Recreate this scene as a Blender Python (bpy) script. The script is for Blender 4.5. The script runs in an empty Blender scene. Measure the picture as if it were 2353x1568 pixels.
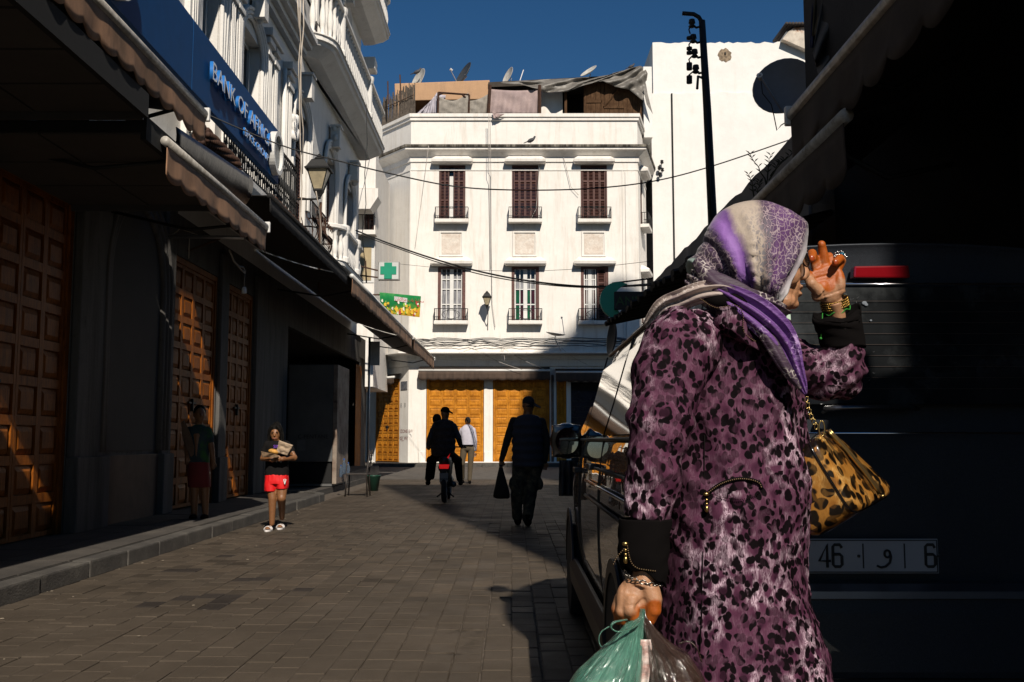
import bpy, bmesh, math, random
from mathutils import Vector, Matrix, noise
from math import pi, sin, cos, radians, atan, atan2, sqrt

random.seed(7)
SC = bpy.context.scene
COL = SC.collection

# ------------------------------------------------------------------ camera, sky, sun, exposure
FPX = 2303.0                       # focal length in units of a 2353 wide picture
CU, CV, HORIZ = 1176.5, 784.0, 1010.0
PITCH = atan((HORIZ - CV) / FPX)
CAMZ = 1.2
cam_d = bpy.data.cameras.new("camera")
cam = bpy.data.objects.new("camera", cam_d)
COL.objects.link(cam)
cam_d.sensor_width = 36.0
cam_d.lens = 36.0 * FPX / 2353.0
cam_d.clip_start = 0.05
cam_d.clip_end = 2000
cam.location = (0, 0, CAMZ)
cam.rotation_euler = (pi / 2 + PITCH, 0, 0)
SC.camera = cam

SUN_DIR = Vector((-0.23, 1.0, -0.85)).normalized()      # the way the light travels
sun_elev = math.asin(-SUN_DIR.z)
toward = -SUN_DIR
world = bpy.data.worlds.new("World")
SC.world = world
world.use_nodes = True
wn = world.node_tree.nodes
wl = world.node_tree.links
bg = wn["Background"]
sky = wn.new("ShaderNodeTexSky")
sky.sky_type = 'NISHITA'
sky.sun_disc = False
sky.sun_elevation = sun_elev
sky.sun_rotation = atan2(toward.x, toward.y)
sky.air_density = 1.0
sky.dust_density = 0.0
sky.ozone_density = 5.0
hsv = wn.new("ShaderNodeHueSaturation")
hsv.inputs["Saturation"].default_value = 1.22
hsv.inputs["Value"].default_value = 0.98
wl.new(sky.outputs[0], hsv.inputs["Color"])
wl.new(hsv.outputs[0], bg.inputs[0])
bg.inputs[1].default_value = 0.05
sun_d = bpy.data.lights.new("sun", 'SUN')
sun_d.energy = 5.0
sun_d.angle = radians(0.5)
sun_d.color = (1.0, 0.915, 0.80)
sun = bpy.data.objects.new("sun", sun_d)
COL.objects.link(sun)
sun.rotation_euler = SUN_DIR.to_track_quat('-Z', 'Y').to_euler()
sun.location = (20, -30, 40)
SC.view_settings.view_transform = 'Standard'
SC.view_settings.look = 'None'
SC.view_settings.gamma = 1.0
SC.view_settings.exposure = 0.02
SC.cycles.max_bounces = 6
SC.cycles.diffuse_bounces = 1
SC.cycles.use_denoising = True

# ------------------------------------------------------------------ picture point -> place
CP, SP = cos(PITCH), sin(PITCH)
def ray(u, v):
    a = (u - CU) / FPX
    b = (CV - v) / FPX
    return Vector((a, CP - b * SP, SP + b * CP))
def W(u, v, y):
    d = ray(u, v)
    return Vector((0, 0, CAMZ)) + d * (y / d.y)
def WX(u, v, x):
    d = ray(u, v)
    return Vector((0, 0, CAMZ)) + d * (x / d.x)
def G(u, v, z=0.0):
    d = ray(u, v)
    return Vector((0, 0, CAMZ)) + d * ((z - CAMZ) / d.z)

# ------------------------------------------------------------------ materials
MATS = {}
def _bsdf(name):
    m = bpy.data.materials.new(name)
    m.use_nodes = True
    return m, m.node_tree.nodes, m.node_tree.links, m.node_tree.nodes["Principled BSDF"]
def ramp(nodes, stops, interp='LINEAR'):
    r = nodes.new("ShaderNodeValToRGB")
    e = r.color_ramp.elements
    r.color_ramp.interpolation = interp
    while len(e) > 1: e.remove(e[0])
    e[0].position = stops[0][0]; e[0].color = (*stops[0][1], 1)
    for p, c in stops[1:]:
        k = e.new(p); k.color = (*c, 1)
    return r
def mixc(nodes, links, fac, a, b, mode='MIX'):
    m = nodes.new("ShaderNodeMix"); m.data_type = 'RGBA'; m.blend_type = mode
    for sock, val in ((m.inputs[0], fac), (m.inputs[6], a), (m.inputs[7], b)):
        if isinstance(val, (int, float)): sock.default_value = val
        elif isinstance(val, tuple): sock.default_value = (*val, 1)
        else: links.new(val, sock)
    return m.outputs[2]
def mth(nodes, links, op, a, b=None, clamp=False):
    m = nodes.new("ShaderNodeMath"); m.operation = op; m.use_clamp = clamp
    for i, v in enumerate((a, b)):
        if v is None: continue
        if isinstance(v, (int, float)): m.inputs[i].default_value = v
        else: links.new(v, m.inputs[i])
    return m.outputs[0]
def coords(nodes, links, scale=(1, 1, 1), rot=(0, 0, 0), kind='pos', loc=(0, 0, 0)):
    if kind == 'pos':
        out = nodes.new("ShaderNodeNewGeometry").outputs["Position"]
    else:
        out = nodes.new("ShaderNodeTexCoord").outputs["Object"]
    mp = nodes.new("ShaderNodeMapping")
    mp.inputs["Scale"].default_value = scale
    mp.inputs["Rotation"].default_value = rot
    mp.inputs["Location"].default_value = loc
    links.new(out, mp.inputs[0])
    return mp.outputs[0]
def noi(nodes, links, vec, scale, detail=4, rough=0.6, dist=0.0):
    n = nodes.new("ShaderNodeTexNoise")
    n.inputs["Scale"].default_value = scale
    n.inputs["Detail"].default_value = detail
    n.inputs["Roughness"].default_value = rough
    n.inputs["Distortion"].default_value = dist
    if vec is not None: links.new(vec, n.inputs["Vector"])
    return n.outputs[0]
def bump(nodes, links, h, strength, dist, bs):
    b = nodes.new("ShaderNodeBump")
    b.inputs["Strength"].default_value = strength
    b.inputs["Distance"].default_value = dist
    links.new(h, b.inputs["Height"])
    links.new(b.outputs[0], bs.inputs["Normal"])
    return b
def mat(name, c, rough=0.7, metal=0.0, var=0.12, scale=4.0, bmp=0.0, bscale=40.0, c2=None, spec=None,
        coat=0.0, trans=0.0, emis=None, stretch=(1, 1, 1), edge=0.5, alpha=1.0, lo=0.35, hi=0.65):
    """a base colour broken up by noise, a second colour in patches, fine relief"""
    if name in MATS: return MATS[name]
    m, N, L, b = _bsdf(name)
    vec = coords(N, L, stretch)
    n = noi(N, L, vec, scale, 6, 0.62)
    d = tuple(max(0.0, x * (1 - var * 2)) for x in c)
    e = tuple(min(1.0, x * (1 + var)) for x in c)
    r = ramp(N, [(0.3, d), (0.7, e)])
    L.new(n, r.inputs[0])
    col = r.outputs[0]
    if c2:
        n2 = noi(N, L, vec, scale * 0.45, 8, 0.7)
        r2 = ramp(N, [(lo, (0, 0, 0)), (hi, (1, 1, 1))])
        L.new(n2, r2.inputs[0])
        col = mixc(N, L, r2.outputs[0], col, c2)
    L.new(col, b.inputs["Base Color"])
    b.inputs["Roughness"].default_value = rough
    b.inputs["Metallic"].default_value = metal
    if spec is not None: b.inputs["Specular IOR Level"].default_value = spec
    if coat: b.inputs["Coat Weight"].default_value = coat; b.inputs["Coat Roughness"].default_value = 0.04
    if trans: b.inputs["Transmission Weight"].default_value = trans
    if alpha < 1: b.inputs["Alpha"].default_value = alpha
    if emis:
        b.inputs["Emission Color"].default_value = (*emis[0], 1); b.inputs["Emission Strength"].default_value = emis[1]
    if bmp:
        h = noi(N, L, vec, bscale, 5, 0.6)
        bump(N, L, h, bmp, 0.02, b)
    MATS[name] = m
    return m

# ------------------------------------------------------------------ things, parts
def tag(o, label=None, cat=None, group=None, kind=None):
    if label: o["label"] = label
    if cat: o["category"] = cat
    if group: o["group"] = group
    if kind: o["kind"] = kind
    return o
def thing(name, label, cat, loc=(0, 0, 0), group=None):
    o = bpy.data.objects.new(name, None)
    o.empty_display_size = 0.1
    COL.objects.link(o)
    o.location = loc
    return tag(o, label, cat, group)
def origin(o):
    p = Vector((0, 0, 0))
    while o is not None:
        p += o.location; o = o.parent
    return p
def copy_tree(o, parent=None):
    c = o.copy(); COL.objects.link(c); c.parent = parent
    for ch in o.children: copy_tree(ch, c)
    return c
def link(name, me, m, parent=None, smooth=False):
    o = bpy.data.objects.new(name, me)
    COL.objects.link(o)
    if parent is not None:
        o.parent = parent
    if m is not None and not me.materials: me.materials.append(m)
    if smooth:
        for p in me.polygons: p.use_smooth = True
    return o
class MB:
    """collects shapes in world coordinates; build() links them as ONE mesh object"""
    def __init__(s): s.v = []; s.f = []
    def add(s, vs, fs):
        k = len(s.v)
        s.v += [tuple(p) for p in vs]
        s.f += [tuple(i + k for i in f) for f in fs]
        return s
    def box(s, x0, x1, y0, y1, z0, z1):
        if x0 > x1: x0, x1 = x1, x0
        if y0 > y1: y0, y1 = y1, y0
        if z0 > z1: z0, z1 = z1, z0
        return s.add([(x0, y0, z0), (x1, y0, z0), (x1, y1, z0), (x0, y1, z0), (x0, y0, z1), (x1, y0, z1), (x1, y1, z1), (x0, y1, z1)],
                     [(0, 3, 2, 1), (4, 5, 6, 7), (0, 1, 5, 4), (1, 2, 6, 5), (2, 3, 7, 6), (3, 0, 4, 7)])
    def hexa(s, p):
        return s.add(p, [(0, 3, 2, 1), (4, 5, 6, 7), (0, 1, 5, 4), (1, 2, 6, 5), (2, 3, 7, 6), (3, 0, 4, 7)])
    def fb(s, F, s0, s1, z0, z1, o0, o1):
        return s.hexa([F(s0, z0, o1), F(s1, z0, o1), F(s1, z0, o0), F(s0, z0, o0), F(s0, z1, o1), F(s1, z1, o1), F(s1, z1, o0), F(s0, z1, o0)])
    def tube(s, pts, r, n=8, cap=True, flat=1.0, up=None):
        pts = [Vector(p) for p in pts]
        R = r if isinstance(r, (list, tuple)) else [r] * len(pts)
        rings = []
        prev = None
        for i, p in enumerate(pts):
            a = pts[max(0, i - 1)]; b = pts[min(len(pts) - 1, i + 1)]
            t = (b - a)
            if t.length < 1e-9: t = Vector((0, 0, 1))
            t.normalize()
            if prev is None:
                ref = up or (Vector((0, 0, 1)) if abs(t.z) < 0.9 else Vector((1, 0, 0)))
                n1 = t.cross(ref).normalized()
            else:
                n1 = (prev - t * prev.dot(t)).normalized()
            prev = n1
            n2 = t.cross(n1)
            rings.append([p + n1 * (cos(2 * pi * k / n) * R[i]) + n2 * (sin(2 * pi * k / n) * R[i] * flat) for k in range(n)])
        return s.loft(rings, cap, cap)
    def loft(s, rings, cap0=True, cap1=True, closed=True):
        n = len(rings[0]); k = len(s.v)
        for r in rings: s.v += [tuple(p) for p in r]
        for i in range(len(rings) - 1):
            for j in range(n if closed else n - 1):
                a = k + i * n + j; b = k + i * n + (j + 1) % n
                s.f.append((a, b, b + n, a + n))
        if cap0: s.f.append(tuple(k + j for j in reversed(range(n))))
        if cap1: s.f.append(tuple(k + (len(rings) - 1) * n + j for j in range(n)))
        return s
    def lathe(s, prof, c, n=12, sx=1.0, sy=1.0):
        c = Vector(c)
        return s.loft([[c + Vector((cos(2 * pi * k / n) * r * sx, sin(2 * pi * k / n) * r * sy, z)) for k in range(n)] for r, z in prof])
    def ell(s, c, r, n=14, m=9, rot=None):
        c = Vector(c); rings = []
        for i in range(1, m):
            t = pi * i / m
            ring = [Vector((cos(2 * pi * k / n) * sin(t) * r[0], sin(2 * pi * k / n) * sin(t) * r[1], -cos(t) * r[2])) for k in range(n)]
            if rot is not None: ring = [rot @ p for p in ring]
            rings.append([c + p for p in ring])
        return s.loft(rings)
    def prism(s, poly, off):
        """polygon of 3d points pushed along off"""
        off = Vector(off); n = len(poly); k = len(s.v)
        s.v += [tuple(p) for p in poly] + [tuple(Vector(p) + off) for p in poly]
        s.f.append(tuple(k + i for i in range(n)))
        s.f.append(tuple(k + n + i for i in reversed(range(n))))
        for i in range(n):
            j = (i + 1) % n
            s.f.append((k + i, k + n + i, k + n + j, k + j))
        return s
    def grid(s, P, nu, nv):
        k = len(s.v)
        for i in range(nu + 1):
            for j in range(nv + 1): s.v.append(tuple(P(i / nu, j / nv)))
        for i in range(nu):
            for j in range(nv):
                a = k + i * (nv + 1) + j
                s.f.append((a, a + 1, a + nv + 2, a + nv + 1))
        return s
    def build(s, name, m, parent=None, smooth=False, bevel=0.0, kind=None, label=None, solid=0.0):
        org = origin(parent) if parent is not None else Vector((0, 0, 0))
        me = bpy.data.meshes.new(name)
        me.from_pydata([(p[0] - org.x, p[1] - org.y, p[2] - org.z) for p in s.v], [], s.f)
        bm = bmesh.new(); bm.from_mesh(me)
        bmesh.ops.recalc_face_normals(bm, faces=bm.faces)
        if bevel:
            ed = [e for e in bm.edges if len(e.link_faces) == 2 and e.calc_face_angle(0) > 0.5]
            bmesh.ops.bevel(bm, geom=ed, offset=bevel, segments=2, profile=0.6, affect='EDGES', clamp_overlap=True)
        bm.to_mesh(me); bm.free()
        o = link(name, me, m, parent, smooth)
        if solid:
            md = o.modifiers.new("thickness", 'SOLIDIFY'); md.thickness = solid; md.offset = 0
        if kind: o["kind"] = kind
        if label: o["label"] = label
        return o
def remesh(mb, voxel, smooth_it=6, decimate=None):
    """union of overlapping shapes -> one continuous skin"""
    me = bpy.data.meshes.new("tmp")
    me.from_pydata(mb.v, [], mb.f)
    bm = bmesh.new(); bm.from_mesh(me); bmesh.ops.recalc_face_normals(bm, faces=bm.faces); bm.to_mesh(me); bm.free()
    o = bpy.data.objects.new("tmp", me); COL.objects.link(o)
    r = o.modifiers.new("r", 'REMESH'); r.mode = 'VOXEL'; r.voxel_size = voxel; r.adaptivity = 0
    if smooth_it:
        c = o.modifiers.new("s", 'CORRECTIVE_SMOOTH') if False else o.modifiers.new("s", 'SMOOTH')
        c.iterations = smooth_it; c.factor = 0.5
    dg = bpy.context.evaluated_depsgraph_get()
    me2 = bpy.data.meshes.new_from_object(o.evaluated_get(dg))
    bpy.data.objects.remove(o); bpy.data.meshes.remove(me)
    return me2
def skin_part(name, mb, voxel, m, parent, smooth_it=6, disp=None, label=None):
    me = remesh(mb, voxel, smooth_it)
    if disp:
        nrm = [v.normal.copy() for v in me.vertices]
        for v, n_ in zip(me.vertices, nrm):
            v.co += n_ * disp(v.co, n_)
    org = origin(parent) if parent is not None else Vector((0, 0, 0))
    for v in me.vertices: v.co -= org
    me.materials.clear()
    o = link(name, me, m, parent, True)
    if label: o["label"] = label
    return o
def place_copies(o, offs):
    """alike pieces sharing one mesh"""
    out = []
    for d in offs:
        c = o.copy(); c.location = o.location + Vector(d); COL.objects.link(c); out.append(c)
    return out
def text_mesh(txt, size, depth, align='LEFT', font_scale_x=1.0):
    cu = bpy.data.curves.new("txt", 'FONT')
    cu.body = txt; cu.size = size; cu.extrude = depth / 2; cu.align_x = align; cu.resolution_u = 3
    o = bpy.data.objects.new("txt", cu); COL.objects.link(o)
    dg = bpy.context.evaluated_depsgraph_get()
    me = bpy.data.meshes.new_from_object(o.evaluated_get(dg))
    bpy.data.objects.remove(o); bpy.data.curves.remove(cu)
    return me
def text_part(name, txt, size, depth, M, m, parent, align='LEFT', off=0.0):
    """M maps text x,y,z(front) to the place; off thickens strokes"""
    me = text_mesh(txt, size, depth, align)
    if off:
        pass
    me.transform(M)
    org = origin(parent)
    for v in me.vertices: v.co -= org
    me.materials.clear()
    return link(name, me, m, parent)
def frame_matrix(o, ex, ey, ez):
    m = Matrix.Identity(4)
    for i in range(3):
        m[i][0] = ex[i]; m[i][1] = ey[i]; m[i][2] = ez[i]; m[i][3] = o[i]
    return m
def catenary(a, b, sag, n=24):
    a = Vector(a); b = Vector(b)
    return [a.lerp(b, i / n) - Vector((0, 0, sag * 4 * (i / n) * (1 - i / n))) for i in range(n + 1)]
def wall(F, s0, s1, z0, z1, holes, depth, name, m, parent, **kw):
    """a wall sheet with openings and their reveals; F(s, z, outward)"""
    S = sorted(set([s0, s1] + [h[0] for h in holes] + [h[1] for h in holes]))
    Z = sorted(set([z0, z1] + [h[2] for h in holes] + [h[3] for h in holes]))
    S = [x for x in S if s0 <= x <= s1]; Z = [x for x in Z if z0 <= x <= z1]
    b = MB()
    for i in range(len(S) - 1):
        for j in range(len(Z) - 1):
            cs, cz = (S[i] + S[i + 1]) / 2, (Z[j] + Z[j + 1]) / 2
            if any(h[0] < cs < h[1] and h[2] < cz < h[3] for h in holes): continue
            b.add([F(S[i], Z[j], 0), F(S[i + 1], Z[j], 0), F(S[i + 1], Z[j + 1], 0), F(S[i], Z[j + 1], 0)], [(0, 1, 2, 3)])
    for h in holes:
        a, c, d, e = max(h[0], s0), min(h[1], s1), max(h[2], z0), min(h[3], z1)
        q = [(a, d), (c, d), (c, e), (a, e)]
        for i in range(4):
            p, r = q[i], q[(i + 1) % 4]
            b.add([F(p[0], p[1], 0), F(r[0], r[1], 0), F(r[0], r[1], -depth), F(p[0], p[1], -depth)], [(0, 1, 2, 3)])
    return b.build(name, m, parent, **kw)
# ------------------------------------------------------------------ shared materials
def plaster(name, c, dirt, amount=0.5, rough=0.85):
    m, N, L, b = _bsdf(name)
    v = coords(N, L)
    vs = coords(N, L, (1.6, 1.6, 0.16))
    base = ramp(N, [(0.3, tuple(x * 0.9 for x in c)), (0.7, c)])
    L.new(noi(N, L, v, 1.3, 6, 0.7), base.inputs[0])
    st = ramp(N, [(0.58 - 0.12 * amount, (0, 0, 0)), (0.80, (1, 1, 1))])
    L.new(noi(N, L, vs, 2.2, 7, 0.75), st.inputs[0])
    sp = ramp(N, [(0.66 - 0.08 * amount, (0, 0, 0)), (0.74, (1, 1, 1))])
    L.new(noi(N, L, v, 3.5, 9, 0.8), sp.inputs[0])
    f = mth(N, L, 'MAXIMUM', mth(N, L, 'MULTIPLY', st.outputs[0], 0.8 * amount), mth(N, L, 'MULTIPLY', sp.outputs[0], 0.7 * amount), True)
    col = mixc(N, L, f, base.outputs[0], dirt)
    L.new(col, b.inputs["Base Color"])
    b.inputs["Roughness"].default_value = rough
    b.inputs["Specular IOR Level"].default_value = 0.2
    h = mth(N, L, 'ADD', noi(N, L, v, 26, 6, 0.7), mth(N, L, 'MULTIPLY', noi(N, L, v, 2.2, 3, 0.5), 2.0))
    bump(N, L, h, 0.35, 0.02, b)
    MATS[name] = m
    return m
def woodmat(name, c, dark, ax='z', rough=0.55):
    m, N, L, b = _bsdf(name)
    sc = {'z': (9, 9, 0.8), 'y': (9, 0.8, 9), 'x': (0.8, 9, 9)}[ax]
    v = coords(N, L, sc)
    v2 = coords(N, L)
    g = ramp(N, [(0.28, dark), (0.5, c), (0.75, tuple(min(1, x * 1.35) for x in c))])
    L.new(noi(N, L, v, 3.0, 8, 0.7, 1.2), g.inputs[0])
    r = ramp(N, [(0.35, (0.45, 0.4, 0.38)), (0.6, (1, 1, 1))])
    L.new(noi(N, L, v2, 2.7, 6, 0.7), r.inputs[0])
    col = mixc(N, L, 0.75, g.outputs[0], r.outputs[0], 'MULTIPLY')
    kn = N.new("ShaderNodeTexVoronoi"); kn.inputs["Scale"].default_value = 3.1
    L.new(v2, kn.inputs["Vector"])
    k = ramp(N, [(0.03, (1, 1, 1)), (0.06, (0, 0, 0))]); L.new(kn.outputs["Distance"], k.inputs[0])
    col = mixc(N, L, mth(N, L, 'MULTIPLY', k.outputs[0], 0.7), col, dark)
    L.new(col, b.inputs["Base Color"])
    b.inputs["Roughness"].default_value = rough
    b.inputs["Specular IOR Level"].default_value = .12
    bump(N, L, noi(N, L, v, 6, 6, 0.7), 0.25, 0.01, b)
    MATS[name] = m
    return m
PL_L = plaster("white plaster of the street row", (0.86, 0.83, 0.78), (0.34, 0.29, 0.23), 0.5)
PL_F = plaster("white lime wash", (0.88, 0.84, 0.78), (0.46, 0.38, 0.28), 0.72)
PL_W = plaster("white render of tall house", (0.86, 0.84, 0.80), (0.66, 0.58, 0.48), 0.35)
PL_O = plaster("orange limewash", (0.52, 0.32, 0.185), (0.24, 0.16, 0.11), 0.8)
PL_S = plaster("shade-dark stained pillar plaster", (0.125, 0.118, 0.11), (0.02, 0.018, 0.016), 1.3)  # base darkened to deepen the ground floor's shade, stains laid over it
PL_D = plaster("dark grey plaster", (0.055, 0.05, 0.045), (0.03, 0.03, 0.03), 0.6)  # near-black plaster for core, shop room and base walls
MOSS = plaster("weathered cornice plaster", (0.42, 0.38, 0.31), (0.04, 0.035, 0.028), 2.4)
WOOD = woodmat("honey varnished door wood", (0.60, 0.235, 0.022), (0.36, 0.115, 0.012))
WOOD_D = woodmat("old brown door wood", (0.27, 0.080, 0.008), (0.08, 0.019, 0.003))
SHUT = mat("oxblood shutter paint", (0.115, 0.045, 0.035), 0.6, var=0.18, c2=(0.18, 0.10, 0.08), scale=6, lo=0.55, hi=0.75)
IRON = mat("black iron", (0.012, 0.012, 0.012), 0.65, 0.1, var=0.2)
RUST = mat("rusty iron", (0.10, 0.045, 0.022), 0.8, 0.2, var=0.25, c2=(0.05, 0.025, 0.018), scale=9)
GLASS_D = mat("dark window glass", (0.012, 0.013, 0.015), 0.06, spec=0.6, var=0.05)
BRONZE = mat("dull bronze", (0.28, 0.2, 0.09), 0.35, 1.0)
STEEL = mat("galvanised steel", (0.45, 0.45, 0.46), 0.42, 0.7, var=0.1)
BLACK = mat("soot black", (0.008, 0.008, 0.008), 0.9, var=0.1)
WHITEP = mat("white paint", (0.72, 0.71, 0.68), 0.5, var=0.06)
RUBBER = mat("black rubber cable", (0.012, 0.012, 0.012), 0.6, var=0.1)

# ------------------------------------------------------------------ ground
def paver_mat(name, c, c2, joint=False, cells=None):
    m, N, L, b = _bsdf(name)
    v = coords(N, L)
    oi = N.new("ShaderNodeObjectInfo")
    base = ramp(N, [(0.25, tuple(x * 0.72 for x in c)), (0.5, c), (0.78, c2)])
    L.new(noi(N, L, v, 1.1, 8, 0.72), base.inputs[0])
    gr = ramp(N, [(0.3, (0.6, 0.6, 0.6)), (0.7, (1.15, 1.15, 1.15))])
    L.new(noi(N, L, v, 90, 4, 0.8), gr.inputs[0])
    col = mixc(N, L, 0.7, base.outputs[0], gr.outputs[0], 'MULTIPLY')
    if cells:
        br = N.new("ShaderNodeTexBrick")
        rot = coords(N, L, (1, 1, 1), (0, 0, pi / 2))
        L.new(rot, br.inputs["Vector"])
        br.inputs["Color1"].default_value = (0.75, 0.75, 0.75, 1); br.inputs["Color2"].default_value = (1.1, 1.08, 1.05, 1)
        br.inputs["Mortar"].default_value = (0.45, 0.42, 0.4, 1)
        br.inputs["Scale"].default_value = 1.0
        br.inputs["Brick Width"].default_value = 0.24; br.inputs["Row Height"].default_value = 0.16
        br.inputs["Mortar Size"].default_value = 0.006
        col = mixc(N, L, 1.0, col, br.outputs[0], 'MULTIPLY')
    else:
        ge = N.new("ShaderNodeNewGeometry")
        rr = ramp(N, [(0.0, (0.55, 0.54, 0.53)), (0.1, (0.86, 0.86, 0.86)), (0.9, (1.12, 1.1, 1.08)), (1.0, (1.25, 1.2, 1.15))])
        L.new(ge.outputs["Random Per Island"], rr.inputs[0])
        col = mixc(N, L, 0.9, col, rr.outputs[0], 'MULTIPLY')
    sn = ramp(N, [(.30, (.42, .40, .38)), (.36, (1, 1, 1))]); L.new(noi(N, L, v, .9, 7, .75, .4), sn.inputs[0])
    col = mixc(N, L, .7, col, sn.outputs[0], "MULTIPLY")
    sn2 = ramp(N, [(.72, (0, 0, 0)), (.76, (1, 1, 1))]); L.new(noi(N, L, v, 9, 3, .6), sn2.inputs[0])
    col = mixc(N, L, mth(N, L, "MULTIPLY", sn2.outputs[0], .5), col, (.16, .135, .11))
    L.new(col, b.inputs["Base Color"])
    rg = ramp(N, [(0.3, (0.5, 0.5, 0.5)), (0.7, (0.8, 0.8, 0.8))]); L.new(noi(N, L, v, 2.0, 5), rg.inputs[0])
    L.new(rg.outputs[0], b.inputs["Roughness"])
    b.inputs["Specular IOR Level"].default_value = 0.15
    bump(N, L, noi(N, L, v, 120, 5, 0.7), 0.35, 0.006, b)
    MATS[name] = m
    return m
PAVER = paver_mat("worn grey paving stone", (0.080, 0.064, 0.048), (0.110, 0.088, 0.067))
PAVER_FAR = paver_mat("paving far down the street", (0.086, 0.069, 0.053), (0.118, 0.095, 0.075), cells=True)
SAND = mat("sandy joint mortar", (0.10, 0.078, 0.058), 0.95, var=0.3, scale=12, bmp=0.4, bscale=80)
SIDEW = mat("dark cement pavement", (0.072, 0.062, 0.052), 0.85, var=0.25, scale=2.5, c2=(0.04, 0.035, 0.03), bmp=0.3, bscale=60)
KERB = mat("kerb stone", (0.11, 0.10, 0.085), 0.8, var=0.25, scale=5, c2=(0.05, 0.045, 0.04), bmp=0.4, bscale=50)

road = MB().add([(-60, -60, -0.009), (60, -60, -0.009), (60, 140, -0.009), (-60, 140, -0.009)], [(0, 1, 2, 3)]).build("road", SAND)
tag(road, kind="structure")
XL, XR = -3.70, 3.0
PW, PLN, YG0, YG1 = 0.16, 0.24, 4.3, 15.1
cells = []
rr = random.Random(3)
ncol = int((2.9 - XL) / PW)
for i in range(ncol):
    x0 = XL + 0.02 + i * PW
    y = YG0 + rr.random() * PLN
    wob = rr.uniform(-0.004, 0.004)
    while y < YG1:
        ln = PLN * rr.uniform(0.93, 1.06)
        cells.append((x0 + wob, x0 + PW - 0.005 + wob + rr.uniform(-0.002, 0.002), y, y + ln - 0.004, rr.uniform(-0.003, 0.003)))
        y += ln
def visible_cell(c):
    cx, cy = (c[0] + c[1]) / 2, (c[2] + c[3]) / 2
    u = CU + FPX * cx / cy
    return cy > 4.7 and 0 < u < 1300
vis = sorted([c for c in cells if visible_cell(c)], key=lambda c: c[2])
near = set(vis[:270])
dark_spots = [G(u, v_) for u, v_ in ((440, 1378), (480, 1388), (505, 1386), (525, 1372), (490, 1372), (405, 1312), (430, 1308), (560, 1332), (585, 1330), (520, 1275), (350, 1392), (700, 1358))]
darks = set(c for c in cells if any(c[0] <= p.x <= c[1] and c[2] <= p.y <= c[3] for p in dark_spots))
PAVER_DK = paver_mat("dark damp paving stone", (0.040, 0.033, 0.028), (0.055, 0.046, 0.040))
def paver_mesh(mb, c):
    x0, x1, y0, y1, dz = c
    e = 0.006
    t1, t2 = dz + rr.uniform(-.0012, .0012), dz + rr.uniform(-.0012, .0012)
    j = [rr.uniform(-.003, .003) for _ in range(4)]
    b_ = [(x0 + j[0], y0), (x1 + j[1], y0 + j[1]), (x1 + j[2], y1), (x0 + j[3], y1 + j[3])]
    cx, cy = (x0 + x1) / 2, (y0 + y1) / 2
    def inn(p): return (p[0] + (e if p[0] < cx else -e), p[1] + (e if p[1] < cy else -e))
    bot = [(p[0], p[1], -0.02) for p in b_]
    mid = [(p[0], p[1], -0.004 + dz) for p in b_]
    top = [(*inn(p), t1 if k < 2 else t2) for k, p in enumerate(b_)]
    mb.loft([bot, mid, top], False, True)
rest = MB()
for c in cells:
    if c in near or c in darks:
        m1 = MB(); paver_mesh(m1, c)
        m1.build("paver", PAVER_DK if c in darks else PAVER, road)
    else:
        paver_mesh(rest, c)
rest.build("pavers", PAVER, road, kind="stuff")
lit_ = MB(); rl_ = random.Random(31)
for k in range(90):
    p = Vector((rl_.uniform(-3.6, 1.5), rl_.uniform(5, 22), .004)); r_ = rl_.uniform(.004, .016); a = rl_.uniform(0, 3)
    if rl_.random() < .45: p.x = XL + rl_.uniform(.02, .3)
    lit_.prism([p + Vector((cos(a + t) * r_ * rl_.uniform(.6, 1.3), sin(a + t) * r_, 0)) for t in (0, 1.2, 2.6, 4.1, 5.3)], (0, 0, .003))
tag(lit_.build("litter", mat("pale litter scraps", (.34, .28, .21), .9, var=.4, scale=3)), "scattered pale scraps and grit on the paving", "litter", kind="stuff")
MB().add([(XL + .02, YG1, -0.003), (7.5, YG1, -0.003), (7.5, 43.9, -0.003), (-9, 43.9, -0.003), (-9, 28.2, -0.003), (XL + .02, 28.2, -.003)], [(0, 1, 2, 3, 4, 5)]).build("distant_paving", PAVER_FAR, road)
MB().add([(-9, 30.3, 0.002), (7.5, 30.3, 0.002), (7.5, 44.0, 0.002), (-9, 44.0, 0.002)], [(0, 1, 2, 3)]).build("cross_street_asphalt", mat("worn asphalt", (0.10, 0.088, 0.075), 0.9, var=0.2, scale=3, bmp=0.2, bscale=60), road)
MB().add([(XL + .02, -6, -0.004), (2.9, -6, -0.004), (2.9, YG0 - .1, -0.004), (XL + .02, YG0 - .1, -.004)], [(0, 1, 2, 3)]).build("near_paving", PAVER_FAR, road)

# pavement on the left with kerb stones
PZ = 0.14
pave = MB().box(-9, XL - 0.16, -6, 19.9, -0.02, PZ).build("pavement", SIDEW)
tag(pave, kind="structure")
MB().box(-9, -4.1, 19.9, 28.4, -0.02, PZ - 0.02).build("pavement_slab", SIDEW, pave)
y = -6.0; rk = random.Random(5)
while y < 19.8:
    ln = rk.uniform(0.85, 1.1)
    y1 = min(y + ln, 19.9)
    dx = rk.uniform(-.008, .008)
    MB().box(XL - 0.16, XL + 0.012 + dx, y + .004, y1 - .004, -0.02, PZ + rk.uniform(-.004, .006)).build("kerb_stone", KERB, pave, bevel=0.018)
    y = y1
for k in range(6):
    a0, a1 = k / 6 * pi / 2, (k + 1) / 6 * pi / 2
    p = [Vector((-4.6 + cos(t) * r, 19.9 + sin(t) * r * 1.1, -0.02)) for t, r in ((a0, 0.72), (a0, 0.9), (a1, 0.9), (a1, 0.72))]
    MB().prism(p, (0, 0, PZ + 0.02)).build("kerb_stone", KERB, pave, bevel=0.012)
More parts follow.
